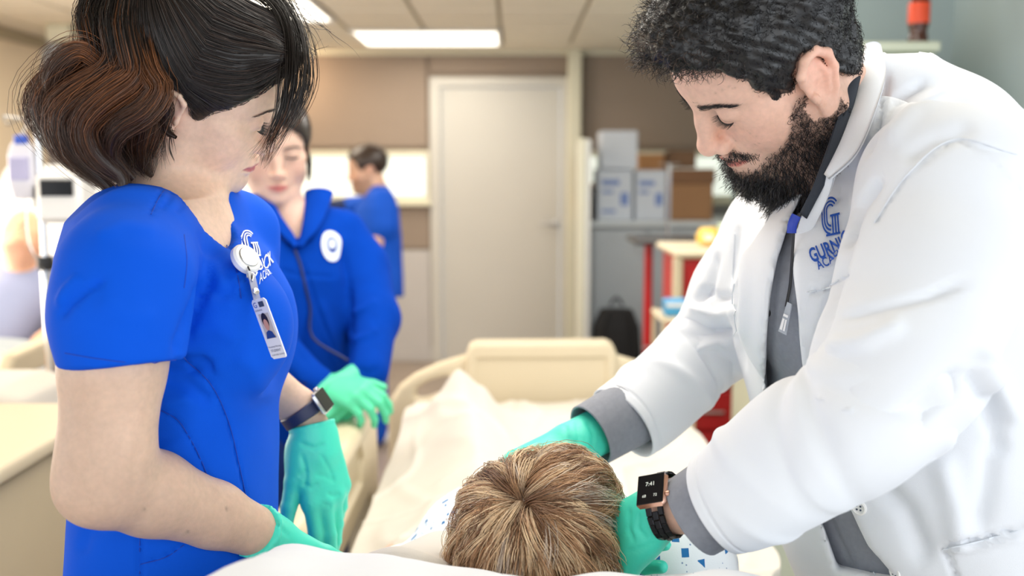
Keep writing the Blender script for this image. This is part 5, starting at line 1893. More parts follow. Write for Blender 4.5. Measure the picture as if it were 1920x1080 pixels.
    new_mesh('left_glove', V, Q, M['glove'], t)
    return t, (SHV, SHN), (CTV, CTN), C1, W1


inst_t, (SHV, SHN), (CTV, CTN), C1, W1 = instructor()
# ------------------------------------------------------------------ the patient in the bed, seen from behind the head
def gown_mat():
    m = mat('printed_gown_cotton', srgb(238, 243, 248), .85, bump=.2, bscale=900)
    nt = m.node_tree; b = nt.nodes['Principled BSDF']
    tc = nt.nodes.new('ShaderNodeTexCoord')
    col = None
    base = nt.nodes.new('ShaderNodeRGB'); base.outputs[0].default_value = (*srgb(238, 243, 248), 1); cur = base.outputs[0]
    for sc, lim, c, dist in ((46, .20, srgb(28, 112, 176), 'CHEBYCHEV'), (120, .13, srgb(130, 150, 185), 'EUCLIDEAN')):
        vo = nt.nodes.new('ShaderNodeTexVoronoi'); vo.inputs['Scale'].default_value = sc; vo.distance = dist
        vo.inputs['Randomness'].default_value = .75
        nt.links.new(tc.outputs['Object'], vo.inputs['Vector'])
        lt = nt.nodes.new('ShaderNodeMath'); lt.operation = 'LESS_THAN'; lt.inputs[1].default_value = lim
        nt.links.new(vo.outputs['Distance'], lt.inputs[0])
        mx = nt.nodes.new('ShaderNodeMix'); mx.data_type = 'RGBA'
        nt.links.new(lt.outputs[0], mx.inputs['Factor']); nt.links.new(cur, mx.inputs['A']); mx.inputs['B'].default_value = (*c, 1)
        cur = mx.outputs['Result']
    nt.links.new(cur, b.inputs['Base Color'])
    return m


def patient():
    sc = .93
    O = P(1011, 1062, 1.105)
    R = frame((.03, .84, .54), (0, -.54, .84))
    h = Head(O, R, sc, 1, .2, .95)
    t = thing('person', 'patient lying in the bed with short brown and blonde hair, seen from behind', 'person', (O[0], O[1] + .1, .72))
    NB = O + [0, .11, -.085]
    sh = [np.array([O[0] - .15, 1.22, .855]), np.array([O[0] + .17, 1.19, .935])]
    el = [np.array([O[0] - .235, 1.42, .79]), np.array([O[0] + .235, 1.42, .80])]
    wr = [np.array([O[0] - .22, 1.64, .755]), np.array([O[0] + .235, 1.64, .76])]
    lo, hi = bounds(O, *el, *wr, [O[0], 2.5, .80], pad=.13)
    v = Vol(lo, hi, .006)
    h.sculpt(v)
    v.chain([h.w((0, -.02, -.06)), NB], [.048, .055], .03)
    v.loft([(np.array([O[0], 1.15, .915]), np.array([.14, 0, 0]), np.array([0, 0, .06])), (np.array([O[0], 1.30, .895]), np.array([.15, 0, 0]), np.array([0, 0, .09])),
            (np.array([O[0], 1.62, .76]), np.array([.14, 0, 0]), np.array([0, 0, .06]))], .04)
    for i in (0, 1):
        v.chain([sh[i], el[i], wr[i]], [.052, .040, .028], .02, .012)
        hand(v, wr[i] + nrm(wr[i] - el[i]) * .02, nrm(wr[i] - el[i]), (0, 0, 1), 1 if i == 0 else -1, .95, (.3, .3, .35, .4))
        v.chain([[O[0] + (-.09, .09)[i], 1.62, .745], [O[0] + (-.10, .12)[i], 2.02, .745], [O[0] + (-.14, .17)[i], 2.42, .745]], [.06, .045, .035], .03, .02)
    V, Q = v.mesh(2)
    C = h.colors(V, (.70, .46, .35), srgb(178, 104, 100))
    new_mesh('body', V, Q, M['skin'], t, cols=C)
    # gown: chest and short sleeves
    g = Vol(lo, hi, .005)
    g.loft([(np.array([O[0], 1.13, .915]), np.array([.150, 0, 0]), np.array([0, 0, .072])), (np.array([O[0], 1.30, .895]), np.array([.170, 0, 0]), np.array([0, 0, .108])),
            (np.array([O[0], 1.60, .76]), np.array([.15, 0, 0]), np.array([0, 0, .07]))], .05)
    for i in (0, 1):
        e = sh[i] + (el[i] - sh[i]) * .62
        g.chain([sh[i] + [0, -.03, -.005], e], [.074, .068], .04)
        d = nrm(el[i] - sh[i]); a = nrm(np.cross(d, (0, 0, 1))); q = [(-.1, -.1), (.1, -.1), (.1, .1), (-.1, .1)]
        g.poly(q, e, a, nrm(np.cross(d, a)), d, .0, .10, .01, .008, 'cut')
    g.chain([O + [0, .02, -.0], NB, NB + [0, .06, .02]], [.075, .066, .05], .01, op='cut')
    V, Q = g.mesh(2); N = vnormals(V, Q)
    V = V + N * (.004 * vnoise(V, 30, 71) + .002 * vnoise(V, 70, 72))[:, None]
    new_mesh('hospital_gown', V, Q, gown_mat(), t)
    # hair
    c0 = np.array([0, -.012, .036]); rr = np.array([.0755, .094, .080]) + .012

    def bulk(v):
        h.e(v, (.022, .020, .078), (.058, .066, .052), .02)
        h.e(v, (-.040, .000, .062), (.048, .066, .052), .02)
        h.e(v, (0, -.030, .010), (.086, .082, .085), .03)
    line = [(.12, .060), (.09, .055), (.06, .0), (.045, -.05), (.0, -.075), (-.12, -.10)]
    CV, CQ = cap_mesh(h, .004, .012, line, bulk)
    CN = vnormals(CV, CQ)
    L = h.loc(CV)
    dk, md, lt, gy = (np.array(srgb(*c)) for c in ((128, 94, 68), (200, 158, 120), (246, 218, 180), (222, 206, 190)))
    whorl = np.array([-.020, -.006, .126])
    parts = [(CV, CQ, np.tile(dk * .8, (len(CV), 1)))]
    nl, m = 900, 14
    pts, fi = sample_surface(CV, CQ, nl)
    extra = whorl + np.array([1, 1, .2]) * rng.normal(0, .022, (130, 3))
    l0 = np.concatenate([h.loc(pts), extra])
    from mathutils.kdtree import KDTree
    kd = KDTree(len(CV))
    for i, q in enumerate(L): kd.insert(q, i)
    kd.balance()
    LN = CN @ h.R
    for i, q in enumerate(l0):
        _, j, _ = kd.find(q)
        p = L[j].copy()
        away = p - whorl; dist = np.linalg.norm(away)
        dirv = away / max(dist, 1e-4) + rng.normal(0, .42, 3) + np.array([0, -.15, -.25])
        # the right front tuft is brushed up and over
        if p[1] > -.01 and p[0] > -.02 and p[2] > .07: dirv = dirv * .4 + np.array([.75, .35, .25])
        lnth = rng.uniform(.055, .10) * (1.15 if dist > .05 else .9)
        path = [p]
        nrm_ = LN[j]
        step = lnth / (m - 1)
        cur = p.copy()
        lift0 = rng.uniform(.000, .006)
        swirl = rng.normal(0, 4)
        for k in range(m - 1):
            nj = LN[j]
            tdir = dirv - nj * (dirv @ nj); tdir /= max(np.linalg.norm(tdir), 1e-6)
            side = np.cross(nj, tdir)
            dirv = nrm(tdir + side * swirl * step)
            cur = cur + dirv * step
            _, j, _ = kd.find(cur)
            cur = L[j] + LN[j] * (.0015 + lift0 + .006 * math.sin(math.pi * k / (m - 1)) ** 1.2 + (.004 * k / m if rng.random() < .5 else 0)) * .9 + (cur - L[j]) - LN[j] * ((cur - L[j]) @ LN[j])
            path.append(cur.copy())
        G = h.ws(np.array(path))
        ns = 30
        tone = rng.choice(4, p=[.22, .40, .24, .14])
        cl = (dk * 1.2, md, lt, gy)[tone]
        S_ = lock(G, ns, [.0036, .0075, .0080, .0050], m, .0020, 1.0, seed=300 + i)
        tt = np.linspace(0, 1, m)[None, :, None]
        c = (dk * (1 - np.clip(tt * 2.6 + .15, 0, 1)) + cl * np.clip(tt * 2.6 + .15, 0, 1)) * rng.uniform(.65, 1.35, (ns, 1, 1))
        parts.append(strands(S_, .00030, c))
    V, F, C = join(parts)
    hr = new_mesh('hair', V, F, M['hair'], t, cols=C); hr['kind'] = 'stuff'
    return t


patient_t = patient()
pw = pillow('pillow', (.012, .80, 1.005), frame((0, .96, -.28), (0, .28, .96), roll=-.07), .262, .165, .060, M['pillow'], 3, droop=.045)
tag(pw, 'white pillow behind the head of the patient at the bottom edge', 'pillow')
# ------------------------------------------------------------------ woman in a fleece jacket behind the bed rail
def fleece_woman():
    eye_d = 2.22
    O = P(513, 274, 2.28)
    R = vframe(O, 84, 14, 2)
    h = Head(O, R, .97, 1, .15, .95)
    base = P(545, 900, 2.30)
    t = thing('person', 'dark haired woman in a blue fleece jacket with clasped green gloves behind the bed rail', 'person', (base[0], base[1], 0))
    SK = np.array([.74, .50, .40])
    NB = P(538, 405, 2.31)
    lo, hi = bounds(O, NB, P(560, 470, 2.2), pad=.15)
    v = Vol(lo, hi, .0042)
    h.sculpt(v)
    v.chain([h.w((0, -.018, -.06)), h.w((0, -.03, -.11)), NB, NB + [.01, -.01, -.06]], [.046, .046, .052, .06], .03, .02)
    v.ell(P(550, 452, 2.315), (.085, .060, .075), .03)
    V, Q = v.mesh(2)
    C = h.colors(V, SK, srgb(206, 112, 108), ba=.35)
    new_mesh('body', V, Q, M['skin'], t, cols=C)
    e = [h.lashes(1, ln=.009, r=.0005), h.lashes(-1, ln=.009, r=.0005), h.brow(1, V, col=(.05, .035, .03)), h.brow(-1, V, col=(.05, .035, .03))]
    v_, f_, c_ = join(e); o = new_mesh('brows_and_lashes', v_, f_, M['lash'], t, cols=c_); o['kind'] = 'stuff'
    line = [(.12, .080), (.09, .072), (.075, .050), (.06, .030), (.045, .010), (.03, -.03), (.02, -.05), (.0, -.06), (-.04, -.09), (-.12, -.10)]
    CV, CQ = cap_mesh(h, .005, .008, line)
    dark = np.array(srgb(38, 28, 24))
    parts = [(CV, CQ, np.tile(dark, (len(CV), 1)))]
    pts, fi = sample_surface(CV, CQ, 1500); CNl = vnormals(CV, CQ)
    l0 = h.loc(pts); m = 9
    tie = np.array([0, -.115, .0])
    s_ = np.linspace(0, .9, m)[None, :, None]
    path = l0[:, None] * (1 - s_) + tie * s_
    c0 = np.array([0, -.014, .036]); rr = np.array([.0755, .094, .080]) + .011
    d = (path - c0) / rr; rad = np.linalg.norm(d, axis=2, keepdims=True)
    path = c0 + d / np.maximum(rad, .2) * rr * np.maximum(1.0, 1.0) * rng.uniform(1.0, 1.05, (len(l0), 1, 1))
    parts.append(strands(h.ws(path.reshape(-1, 3)).reshape(len(l0), m, 3), .0005, dark * rng.uniform(.6, 1.8, (len(l0), m, 1))))
    for sx, q in ((-1, [(.066, .050, .02), (.078, .040, -.03), (.076, .045, -.08)]), (1, [(.066, .050, .02), (.076, .040, -.03), (.074, .045, -.07)])):
        S_ = lock(h.ws(np.array(q) * [sx, 1, 1]), 60, [.004, .007, .004], 10, .002, 1.0, seed=7)
        parts.append(strands(S_, .0005, dark * rng.uniform(.6, 1.6, (60, 10, 1))))
    V, F, C = join(parts); o = new_mesh('hair', V, F, M['hair'], t, cols=C); o['kind'] = 'stuff'
    # jacket
    f = nrm(np.array([.62, -.78, 0])); l = nrm(np.array([.78, .62, 0]))
    T = lambda x, y, d, a, b: (P(x, y, d), f * a, l * b)
    eL, wL = P(700, 600, 2.27), P(690, 695, 2.16)
    eR, wR = P(500, 650, 2.16), P(590, 718, 2.12)
    lo, hi = bounds(P(470, 380, 2.2), P(560, 900, 2.45), P(560, 900, 2.2), eL, eR, wL, wR, pad=.16)
    v = Vol(lo, hi, .006)
    v.loft([T(560, 905, 2.34, .125, .175), T(562, 780, 2.33, .120, .165), T(562, 640, 2.32, .118, .160), T(562, 520, 2.31, .120, .165), T(556, 450, 2.31, .10, .160), T(548, 405, 2.31, .07, .10), T(545, 375, 2.31, .055, .07)], .03, p=2.2)
    v.chain([P(640, 440, 2.36), P(672, 500, 2.36), eL, wL], [.062, .066, .056, .043], .03, .02)
    v.chain([P(470, 440, 2.22), P(470, 540, 2.18), eR, wR], [.06, .064, .056, .040], .03, .02)
    v.chain([P(538, 390, 2.29), P(545, 330, 2.25)], [.062, .085], .01, op='cut')
    v.chain([P(545, 400, 2.24), P(556, 430, 2.21), P(556, 462, 2.19)], [.060, .040, .008], .006, op='cut')
    V, Q = v.mesh(2); N = vnormals(V, Q)
    V = V + N * (.004 * vnoise(V, 24, 51) + .0018 * vnoise(V, 60, 52))[:, None]
    for poly, wd, dp in (([(556, 462), (578, 520), (600, 590), (640, 690), (650, 740)], 3.5, -.006), ([(500, 500), (560, 515), (640, 520)], 3, -.004),
                         ([(640, 450), (652, 520), (655, 620), (650, 700)], 7, -.012), ([(660, 590), (690, 575), (705, 560)], 6, .006), ([(655, 640), (690, 630), (708, 615)], 6, .006),
                         ([(600, 560), (620, 640), (640, 700)], 9, .006), ([(530, 560), (550, 640), (580, 690)], 9, -.006), ([(535, 690), (560, 720), (590, 735)], 5, -.006), ([(670, 690), (690, 700), (710, 690)], 4, -.004)):
        V = pcrease(V, N, poly, wd, dp)
    new_mesh('jacket', V, Q, M['fleece'], t)
    JV, JN = V, vnormals(V, Q)
    # stand collar leaves
    for pts, w_ in (([(484, 372, 2.25), (510, 405, 2.21), (540, 440, 2.19), (556, 462, 2.185)], .030), ([(598, 362, 2.33), (592, 395, 2.27), (580, 430, 2.215), (560, 462, 2.19)], .034)):
        MB().tube(spl(PP(pts), 16), np.linspace(w_, w_ * .35, 16), 14, flat=((0, 0, 1), .45)).build('collar', M['fleece'], t, smooth=True)
    q = spl(PP([(556, 464, 2.18), (578, 520, 2.172), (600, 590, 2.168), (638, 690, 2.17)]), 20)
    out = []
    for p_ in q:
        dd = ((JV - p_) ** 2).sum(1); k_ = np.argsort(dd)[:30]; out.append(JV[k_].mean(0) + nrm(JN[k_].mean(0)) * .003)
    MB().tube(spl(np.array(out)[::3], 24), .0035, 8).build('zip', mat('dark_blue_zip', srgb(14, 34, 92), .5, mottle=.05), t, smooth=True)
    a, b = arc_band(0, 0, .26, .5, 0, 360, 28)
    a2, b2 = arc_band(0, .0, 0, .17, 0, 360, 20)
    av = np.array(a); av[:, 1] *= 1 + .25 * (av[:, 1] < 0)
    A = np.concatenate([av, np.array(a2)]); Fc = b + [tuple(i + len(av) for i in q_) for q_ in b2]
    art(np.concatenate([A, [[-.5, -.62, 0], [.5, .5, 0]]])[:len(A)], Fc, [(602, 460), (640, 456), (618, 432)], JV, JN, M['white_print'], t, 'chest_badge', .003)
    # scrub trousers
    pv = Vol((base[0] - .25, base[1] - .25, 0), (base[0] + .25, base[1] + .25, .86), .012)
    for sg in (-1, 1):
        c = base + l * sg * .085
        pv.chain([(c[0], c[1], .76), (c[0], c[1], .45), (c[0], c[1], .07)], [.10, .08, .07], .02, .02)
    V, Q = pv.mesh(1); new_mesh('trousers', V, Q, mat('navy_scrub_cloth', srgb(14, 52, 128), .8, mottle=.05), t)
    for sg in (-1, 1):
        c = base * [1, 1, 0] + l * sg * .085 + f * .04
        s_ = Vol(c - .16, c + .16, .008)
        s_.chain([c - f * .07 + [0, 0, .042], c + f * .09 + [0, 0, .038]], [.042, .036], .02); s_.half((0, 0, .001), (0, 0, -1))
        V, Q = s_.mesh(1); new_mesh('shoe', V, Q, M['white_pl'], t)
    # clasped gloves: the right hand lies over the left
    uR = nrm(P(668, 738, 2.07) - wR)
    lo, hi = bounds(wR, P(690, 745, 2.08), pad=.11)
    g = Vol(lo, hi, .0038)
    hand(g, wR + uR * .03, uR, (.10, -.55, .8), -1, .98, (.55, .6, .65, .7), thumb=(.5, .1, .3), grow=.0012)
    g.half(wR + uR * .008, -uR)
    V, Q = g.mesh(2); new_mesh('right_glove', V, Q, M['glove_far'], t)
    uL = nrm(P(655, 745, 2.10) - wL)
    lo, hi = bounds(wL, P(650, 750, 2.10), pad=.11)
    g = Vol(lo, hi, .0038)
    hand(g, wL + uL * .012, uL, (.75, -.5, .4), 1, .98, (.5, .55, .6, .65), thumb=(.5, .1, .3), grow=.0012)
    g.half(wL - uL * .004, -uL)
    V, Q = g.mesh(2); new_mesh('left_glove', V, Q, M['glove_far'], t)
    return t, wR, uR


fleece_t, FW, FU = fleece_woman()


# ------------------------------------------------------------------ man in scrubs by the far wall
def far_man():
    D = 5.2
    O = P(689, 316, D)
    R = frame((-1, -.12, -.18))
    h = Head(O, R, 1.0, 0, .1, 1.05)
    base = P(700, 700, D)
    t = thing('person', 'man with short hair in blue scrubs reaching along the far wall', 'person', (base[0], base[1], 0))
    sR, eR, wR = P(712, 385, D - .12), P(712, 440, D - .16), P(672, 500, D - .25)     # near arm, bare forearm
    sL, eL, wL = P(700, 385, D + .2), P(650, 392, D + .25), P(600, 396, D + .2)
    lo, hi = bounds(O, sL, wL, wR, P(700, 420, D), pad=.16)
    v = Vol(lo, hi, .008)
    h.sculpt(v)
    v.chain([h.w((0, -.02, -.06)), P(706, 362, D), P(706, 420, D)], [.054, .06, .10], .03)
    v.chain([sR, P(716, 432, D - .15), P(696, 470, D - .2), wR], [.055, .045, .042, .03], .02)
    hand(v, wR + nrm(wR - eR) * .03, nrm(wR - eR), (.4, -.8, .3), 1, 1.0)
    v.chain([sL, eL, wL], [.055, .045, .03], .02)
    hand(v, wL + nrm(wL - eL) * .03, nrm(wL - eL), (0, -.2, 1), 1, 1.0)
    V, Q = v.mesh(2)
    C = h.colors(V, (.62, .38, .27), srgb(170, 90, 80))
    L = h.loc(V)
    C = C * (1 - .35 * ((L[:, 2] < -.045) & (L[:, 1] > -.01) & (np.abs(L).max(1) < .14)))[:, None]
    new_mesh('body', V, Q, M['skin'], t, cols=C)
    line = [(.12, .085), (.09, .075), (.07, .055), (.05, .035), (.04, .0), (.02, -.01), (.01, .01), (-.03, .01), (-.05, -.05), (-.12, -.06)]
    CV, CQ = cap_mesh(h, .008, .010, line)
    CN = vnormals(CV, CQ)
    dark = np.array(srgb(52, 38, 30))
    pts, fi = sample_surface(CV, CQ, 900)
    hv = curls(pts, CN[CQ[fi, 0]], 5, .008, .001, .3, 3, dark[None, None], .0008)
    V, F, C = join([(CV, CQ, np.tile(dark, (len(CV), 1))), hv]); o = new_mesh('hair', V, F, M['hair'], t, cols=C); o['kind'] = 'stuff'
    f = nrm(np.array([-1, -.25, 0])); l = nrm(np.array([-.25, 1, 0]))
    T = lambda x, y, a, b: (P(x, y, D), f * a, l * b)
    lo, hi = bounds(P(660, 350, D - .2), P(760, 570, D + .3), sL, P(640, 400, D + .2), pad=.08)
    v = Vol(lo, hi, .008)
    v.loft([T(708, 556, .135, .20), T(706, 500, .130, .19), T(706, 440, .125, .20), T(708, 395, .11, .20), T(710, 365, .075, .13), T(708, 350, .055, .07)], .03, p=2.3)
    v.chain([sR + [.0, 0, .01], P(718, 425, D - .15)], [.075, .068], .03); v.chain([sL, P(655, 391, D + .25)], [.07, .066], .03)
    v.chain([P(704, 362, D), P(690, 330, D)], [.062, .07], .01, op='cut')
    V, Q = v.mesh(2); N = vnormals(V, Q)
    V = V + N * (.006 * vnoise(V, 18, 61))[:, None]
    new_mesh('scrub_top', V, Q, M['scrub_far'], t)
    pv = Vol((base[0] - .25, base[1] - .3, 0), (base[0] + .25, base[1] + .35, .86), .014)
    for sg in (-1, 1):
        c = base + l * sg * .09 + f * .02
        pv.chain([(c[0], c[1], .78), (c[0], c[1], .45), (c[0], c[1], .07)], [.105, .085, .08], .02, .02)
    V, Q = pv.mesh(1); new_mesh('trousers', V, Q, M['scrub_far'], t)
    for sg in (-1, 1):
        c = base * [1, 1, 0] + l * sg * .09 + f * .05
        s_ = Vol(c - .18, c + .18, .01)
        s_.chain([c - f * .08 + [0, 0, .045], c + f * .10 + [0, 0, .04]], [.045, .038], .02); s_.half((0, 0, .001), (0, 0, -1))
        V, Q = s_.mesh(1); new_mesh('shoe', V, Q, M['white_pl'], t)
    slv = MB().tube(spl(np.array([P(655, 391, D + .25), P(625, 393, D + .23), wL]), 12), np.linspace(.06, .045, 12), 20)
    slv.build('undershirt_sleeve', mat('navy_jersey', srgb(20, 40, 84), .85, mottle=.05), t, smooth=True)
    # badge on his chest
    b = P(676, 452, D - .06)
    bd = thing('name_badge', 'white badge hanging on the chest of the far man in scrubs', 'badge', b)
    o = MB().box(b + [-.012, -.05, -.055], b + [-.004, .03, .055], .003).build('card', M['white_card'], bd)
    MB().tube([b + [-.008, -.01, .055], b + [.0, -.01, .12]], .004, 8).build('clip', M['white_pl'], bd)
    return t


far_man()
# ------------------------------------------------------------------ watches and badges
def watch(name, label, c, axis, facing, r, strap, case_m, kind, screen=None, squash=.8):
    """wrist watch: strap loop round the wrist axis, case on the facing side."""
    t = thing(name, label, 'watch', c)
    ax = nrm(axis); n = nrm(np.asarray(facing, float) - ax * np.dot(facing, ax)); s_ = np.cross(ax, n)
    # ellipse: thinner along n
    ring = lambda th, k=1.0: c + n * math.cos(th) * r * squash * k + s_ * math.sin(th) * r * k
    hw = .0105
    if kind == 'band':
        V, F = [], []
        ths = np.linspace(.42, 2 * math.pi - .42, 60)
        for th in ths:
            w_ = hw * (1 - .22 * abs(math.sin(th)))
            for kk, dz in ((1.0, -w_), (1.0, w_), (1.075, w_ * .8), (1.075, -w_ * .8)):
                V.append(ring(th, kk) + ax * dz)
        for i in range(len(ths) - 1):
            for k in range(4):
                F.append((i * 4 + k, i * 4 + (k + 1) % 4, (i + 1) * 4 + (k + 1) % 4, (i + 1) * 4 + k))
        F += [(0, 1, 2, 3), tuple(len(V) - 4 + k for k in range(4))[::-1]]
        MB().add(V, F).build('strap', strap, t, smooth=True)
    else:
        N = 19
        for i in range(N):                                                # three-piece metal links
            th = .46 + (2 * math.pi - .92) * (i + .5) / N
            p = ring(th, 1.05); tan = nrm(ring(th + .01) - ring(th - .01)); nn = np.cross(ax, tan)
            Rm = np.stack([ax, tan, nn], 1)
            L = 2 * math.pi * r * .9 / N
            for off, wd, sh in ((-.0065, .0030, 0), (0, .0030, .5), (.0065, .0030, 0)):
                MB().box((-wd, -L * .46, -.0014), (wd, L * .46, .0014), .0007, Rm, p + ax * off + tan * L * sh * .9).build('link', strap, t)
    top = c + n * (r * squash + .004)
    Rm = np.stack([s_, ax, n], 1)
    MB().box((-.0185, -.0165, -.0045), (.0185, .0165, .0042), .0040, Rm, top).build('case', case_m, t, smooth=True)
    g = MB().box((-.0165, -.0145, .0036), (.0165, .0145, .0052), .0008, Rm, top).build('screen', M['glass_black'], t)
    MB().lathe([(0, .0), (.0032, 0), (.0032, .003), (.0026, .0036), (0, .0036)], top + ax * .0160 + s_ * .006, 14, ax).build('crown', case_m, t, smooth=True)
    if screen is not None:
        em = mat('lit_watch_digits', (.7, .75, .7), .4, emit=((.85, .9, .8), .28))
        for body, sz, ox, oy in screen:
            V, F = text_mesh(body, sz, 0)
            W = top + n * .0054 + np.outer(V[:, 0] + ox, ax) + np.outer(V[:, 1] + oy, -s_)
            new_mesh('digits', W, F, em, g, smooth=False)
    return t


lk = mat('black_steel_links', (.015, .015, .018), .22, .7, mottle=.1)
d1 = nrm(P(1345, 940, .985) - P(1250, 955, 1.012))
watch('smartwatch', 'rose gold smartwatch with a black link band on the wrist of the bearded man', P(1249, 948, 1.010), d1, (-.30, -.62, .72), .0315, lk, M['rose'], 'links', [('7:41', .0062, 0, .005), ('68', .0042, -.006, -.008), ('72', .0042, .006, -.008)], .86)
w_ax = -NWU
watch('smartwatch', 'silver smartwatch with a navy band on the far wrist of the ponytailed woman', NW + NWU * .008, w_ax, (.80, -.15, .58), .0300, M['navy_rubber'], M['steel'], 'band', squash=.94)
watch('smartwatch', 'black smartwatch on the wrist of the woman in the fleece jacket', FW - FU * .006, -FU, (-.15, -.80, .55), .034, M['rose'], M['black'], 'band', [('10:08', .010, 0, .003), ('72', .007, 0, -.007)], .82)


def on_cloth(px, py, SV, SN, rad=8):
    o, n = surf_at(px, py, SV, SN, rad)
    return ray_plane(px, py, o, n), n


_x, _y, _d = pix(NTV)


def front(px, py, off, default=1.05):
    m = np.hypot(_x - px, _y - py) < 7
    return P(px, py, (_d[m].min() if m.any() else default) - off)


# badge of the ponytailed woman: reel, cord, clear strap and card
o, n = on_cloth(460, 488, NTV, NTN, 10)
nn = nrm(n * .6 + NF * .6 + np.array([0, -.35, .1]))
b = thing('badge_reel', 'white badge reel with photo card clipped to the neckline of the ponytailed woman', 'badge', o)
q0 = front(460, 487, .010)
MB().lathe([(0, -.004), (.0155, -.004), (.0172, -.002), (.0172, .003), (.0150, .0055), (0, .006)], q0, 32, nn).build('reel', M['white_pl'], b, smooth=True)
MB().lathe([(.0110, .006), (.0116, .0066), (.0110, .0072)], q0, 28, nn).build('reel_ring', M['steel'], b, smooth=True)
MB().tube([front(446, 474, .002), front(450, 470, .008), front(460, 473, .012), front(465, 481, .014)], .0022, 8).build('clip', M['steel'], b, smooth=True)
MB().tube(spl(np.array([front(465, 500, .010), front(470, 512, .008), front(473, 524, .008)]), 8), .0009, 6).build('cord', M['black'], b)
MB().tube([front(468, 510, .008), front(463, 520, .008), front(473, 527, .008), front(476, 514, .008), front(468, 510, .008)], .0010, 8).build('wire_loop', M['steel'], b)
A_, B_ = front(473, 522, .008), front(482, 562, .008)
ud = nrm(B_ - A_); sd = nrm(np.cross(ud, nn)); nd = np.cross(sd, ud)
MB().box((-.0048, -.022, -.0006), (.0048, .014, .0006), .0004, np.stack([sd, ud, nd], 1), (A_ + B_) / 2).build('strap', M['clear'], b)
MB().lathe([(0, .0008), (.0040, .0008), (.0034, .0022), (0, .0026)], front(479, 547, .010), 16, nd * np.sign(nd @ (np.array([0, 0, CAM_H]) - A_))).build('snap', M['steel'], b, smooth=True)
# card: corners measured 470,561 / 496,559 / 534,664 / 510,672
tl, tr, br, bl = P(470, 562, 1.056), P(497, 559, 1.040), P(535, 664, 1.020), P(511, 672, 1.036)
_push = 0
for a_ in np.linspace(0, 1, 6):
    for c_ in np.linspace(0, 1, 8):
        p_ = tl * (1 - a_) * (1 - c_) + tr * a_ * (1 - c_) + br * a_ * c_ + bl * (1 - a_) * c_
        x_, y_, d_ = pix(p_[None]); m_ = np.hypot(_x - x_[0], _y - y_[0]) < 5
        if m_.any(): _push = max(_push, d_[0] - _d[m_].min())
_vd = nrm(np.array([0, 0, CAM_H]) - tl)
tl, tr, br, bl = (p_ + _vd * (_push + .004) for p_ in (tl, tr, br, bl))
cen = (tl + tr + br + bl) / 4
cu, cv = (tr - tl + br - bl) / 2, (tl - bl + tr - br) / 2
cn = nrm(np.cross(cu, cv)); cn = cn * np.sign(cn @ (np.array([0, 0, CAM_H]) - cen))
W_, H_ = np.linalg.norm(cu), np.linalg.norm(cv)
cu, cv = cu / W_, nrm(cv - cu / W_ ** 2 * 0)
v_ = []
card = MB().prism([(-W_ / 2 + .003, -H_ / 2), (W_ / 2 - .003, -H_ / 2), (W_ / 2 - .0008, -H_ / 2 + .0008), (W_ / 2, -H_ / 2 + .003), (W_ / 2, H_ / 2 - .003), (W_ / 2 - .003, H_ / 2), (-W_ / 2 + .003, H_ / 2), (-W_ / 2, H_ / 2 - .003), (-W_ / 2, -H_ / 2 + .003)], cen - cn * .0006, cu, cv, cn, .0012).build('card', M['white_card'], b)


def flat(name, poly, m, lift, par):
    V = [cen + cu * (x * W_) + cv * (y * H_) + cn * lift for x, y in poly]
    return new_mesh(name, V, [tuple(range(len(poly)))], m, par, smooth=False)


ell = lambda x, y, a, c, k=18: [(x + a * math.cos(2 * math.pi * i / k), y + c * math.sin(2 * math.pi * i / k)) for i in range(k)]
flat('photo', [(-.33, -.17), (.36, -.17), (.36, .25), (-.33, .25)], mat('photo_backdrop', srgb(206, 198, 190), .5, mottle=.03), .0009, card)
flat('photo', ell(0, .13, .22, .13), mat('photo_hair', srgb(40, 32, 32), .5, mottle=.05), .0011, card)
flat('photo', [(-.30, -.165), (.33, -.165), (.20, -.06), (.0, -.03), (-.2, -.06)], mat('photo_shirt', srgb(40, 70, 140), .5, mottle=.05), .0012, card)
flat('photo', ell(0, .06, .16, .095), mat('photo_skin', srgb(214, 160, 138), .5, mottle=.03), .0014, card)
flat('stripe', [(-.05, .36), (.30, .36), (.30, .45), (-.05, .45)], M['grey_print'], .0010, card)
for body, sz, x, y, m in (('G', .13, -.30, .40, 'blue_print'), ('GURNICK', .042, -.18, .31, 'grey_print'), ('Vocational Nursing', .075, .0, -.305, 'grey_print'), ('STUDENT', .055, .0, -.37, 'grey_print'), ('CONCORD CAMPUS', .05, .05, -.44, 'grey_print')):
    V, F = text_mesh(body, 1, 0)
    ext = V[:, 0].max() - V[:, 0].min()
    sz_ = min(sz * H_, .86 * W_ / ext)
    W2 = cen + np.outer(V[:, 0] * sz_ + x * W_, cu) + np.outer(V[:, 1] * sz_ + y * H_, cv) + cn * .0012
    new_mesh('lettering', W2, F, M[m], card, smooth=False)
# print on her chest
gv, gf = letter_g_logo(1.0)
art(unit(gv), gf, [(453, 460), (485, 452), (463, 430)], NTV, NTN, M['white_print'], nurse_t, 'embroidered_letter', .0016)
tv, tf = text_mesh('GURNICK', 1, 0, 1.0, .012)
art(unit(tv), tf, [(474, 506), (512, 478), (488, 484)], NTV, NTN, M['white_print'], nurse_t, 'embroidered_name', .0016)
tv, tf = text_mesh('ACADEMY', 1, 0, 1.0, .008)
art(unit(tv), tf, [(488, 521), (512, 503), (498, 505)], NTV, NTN, M['white_print'], nurse_t, 'embroidered_word', .0016)

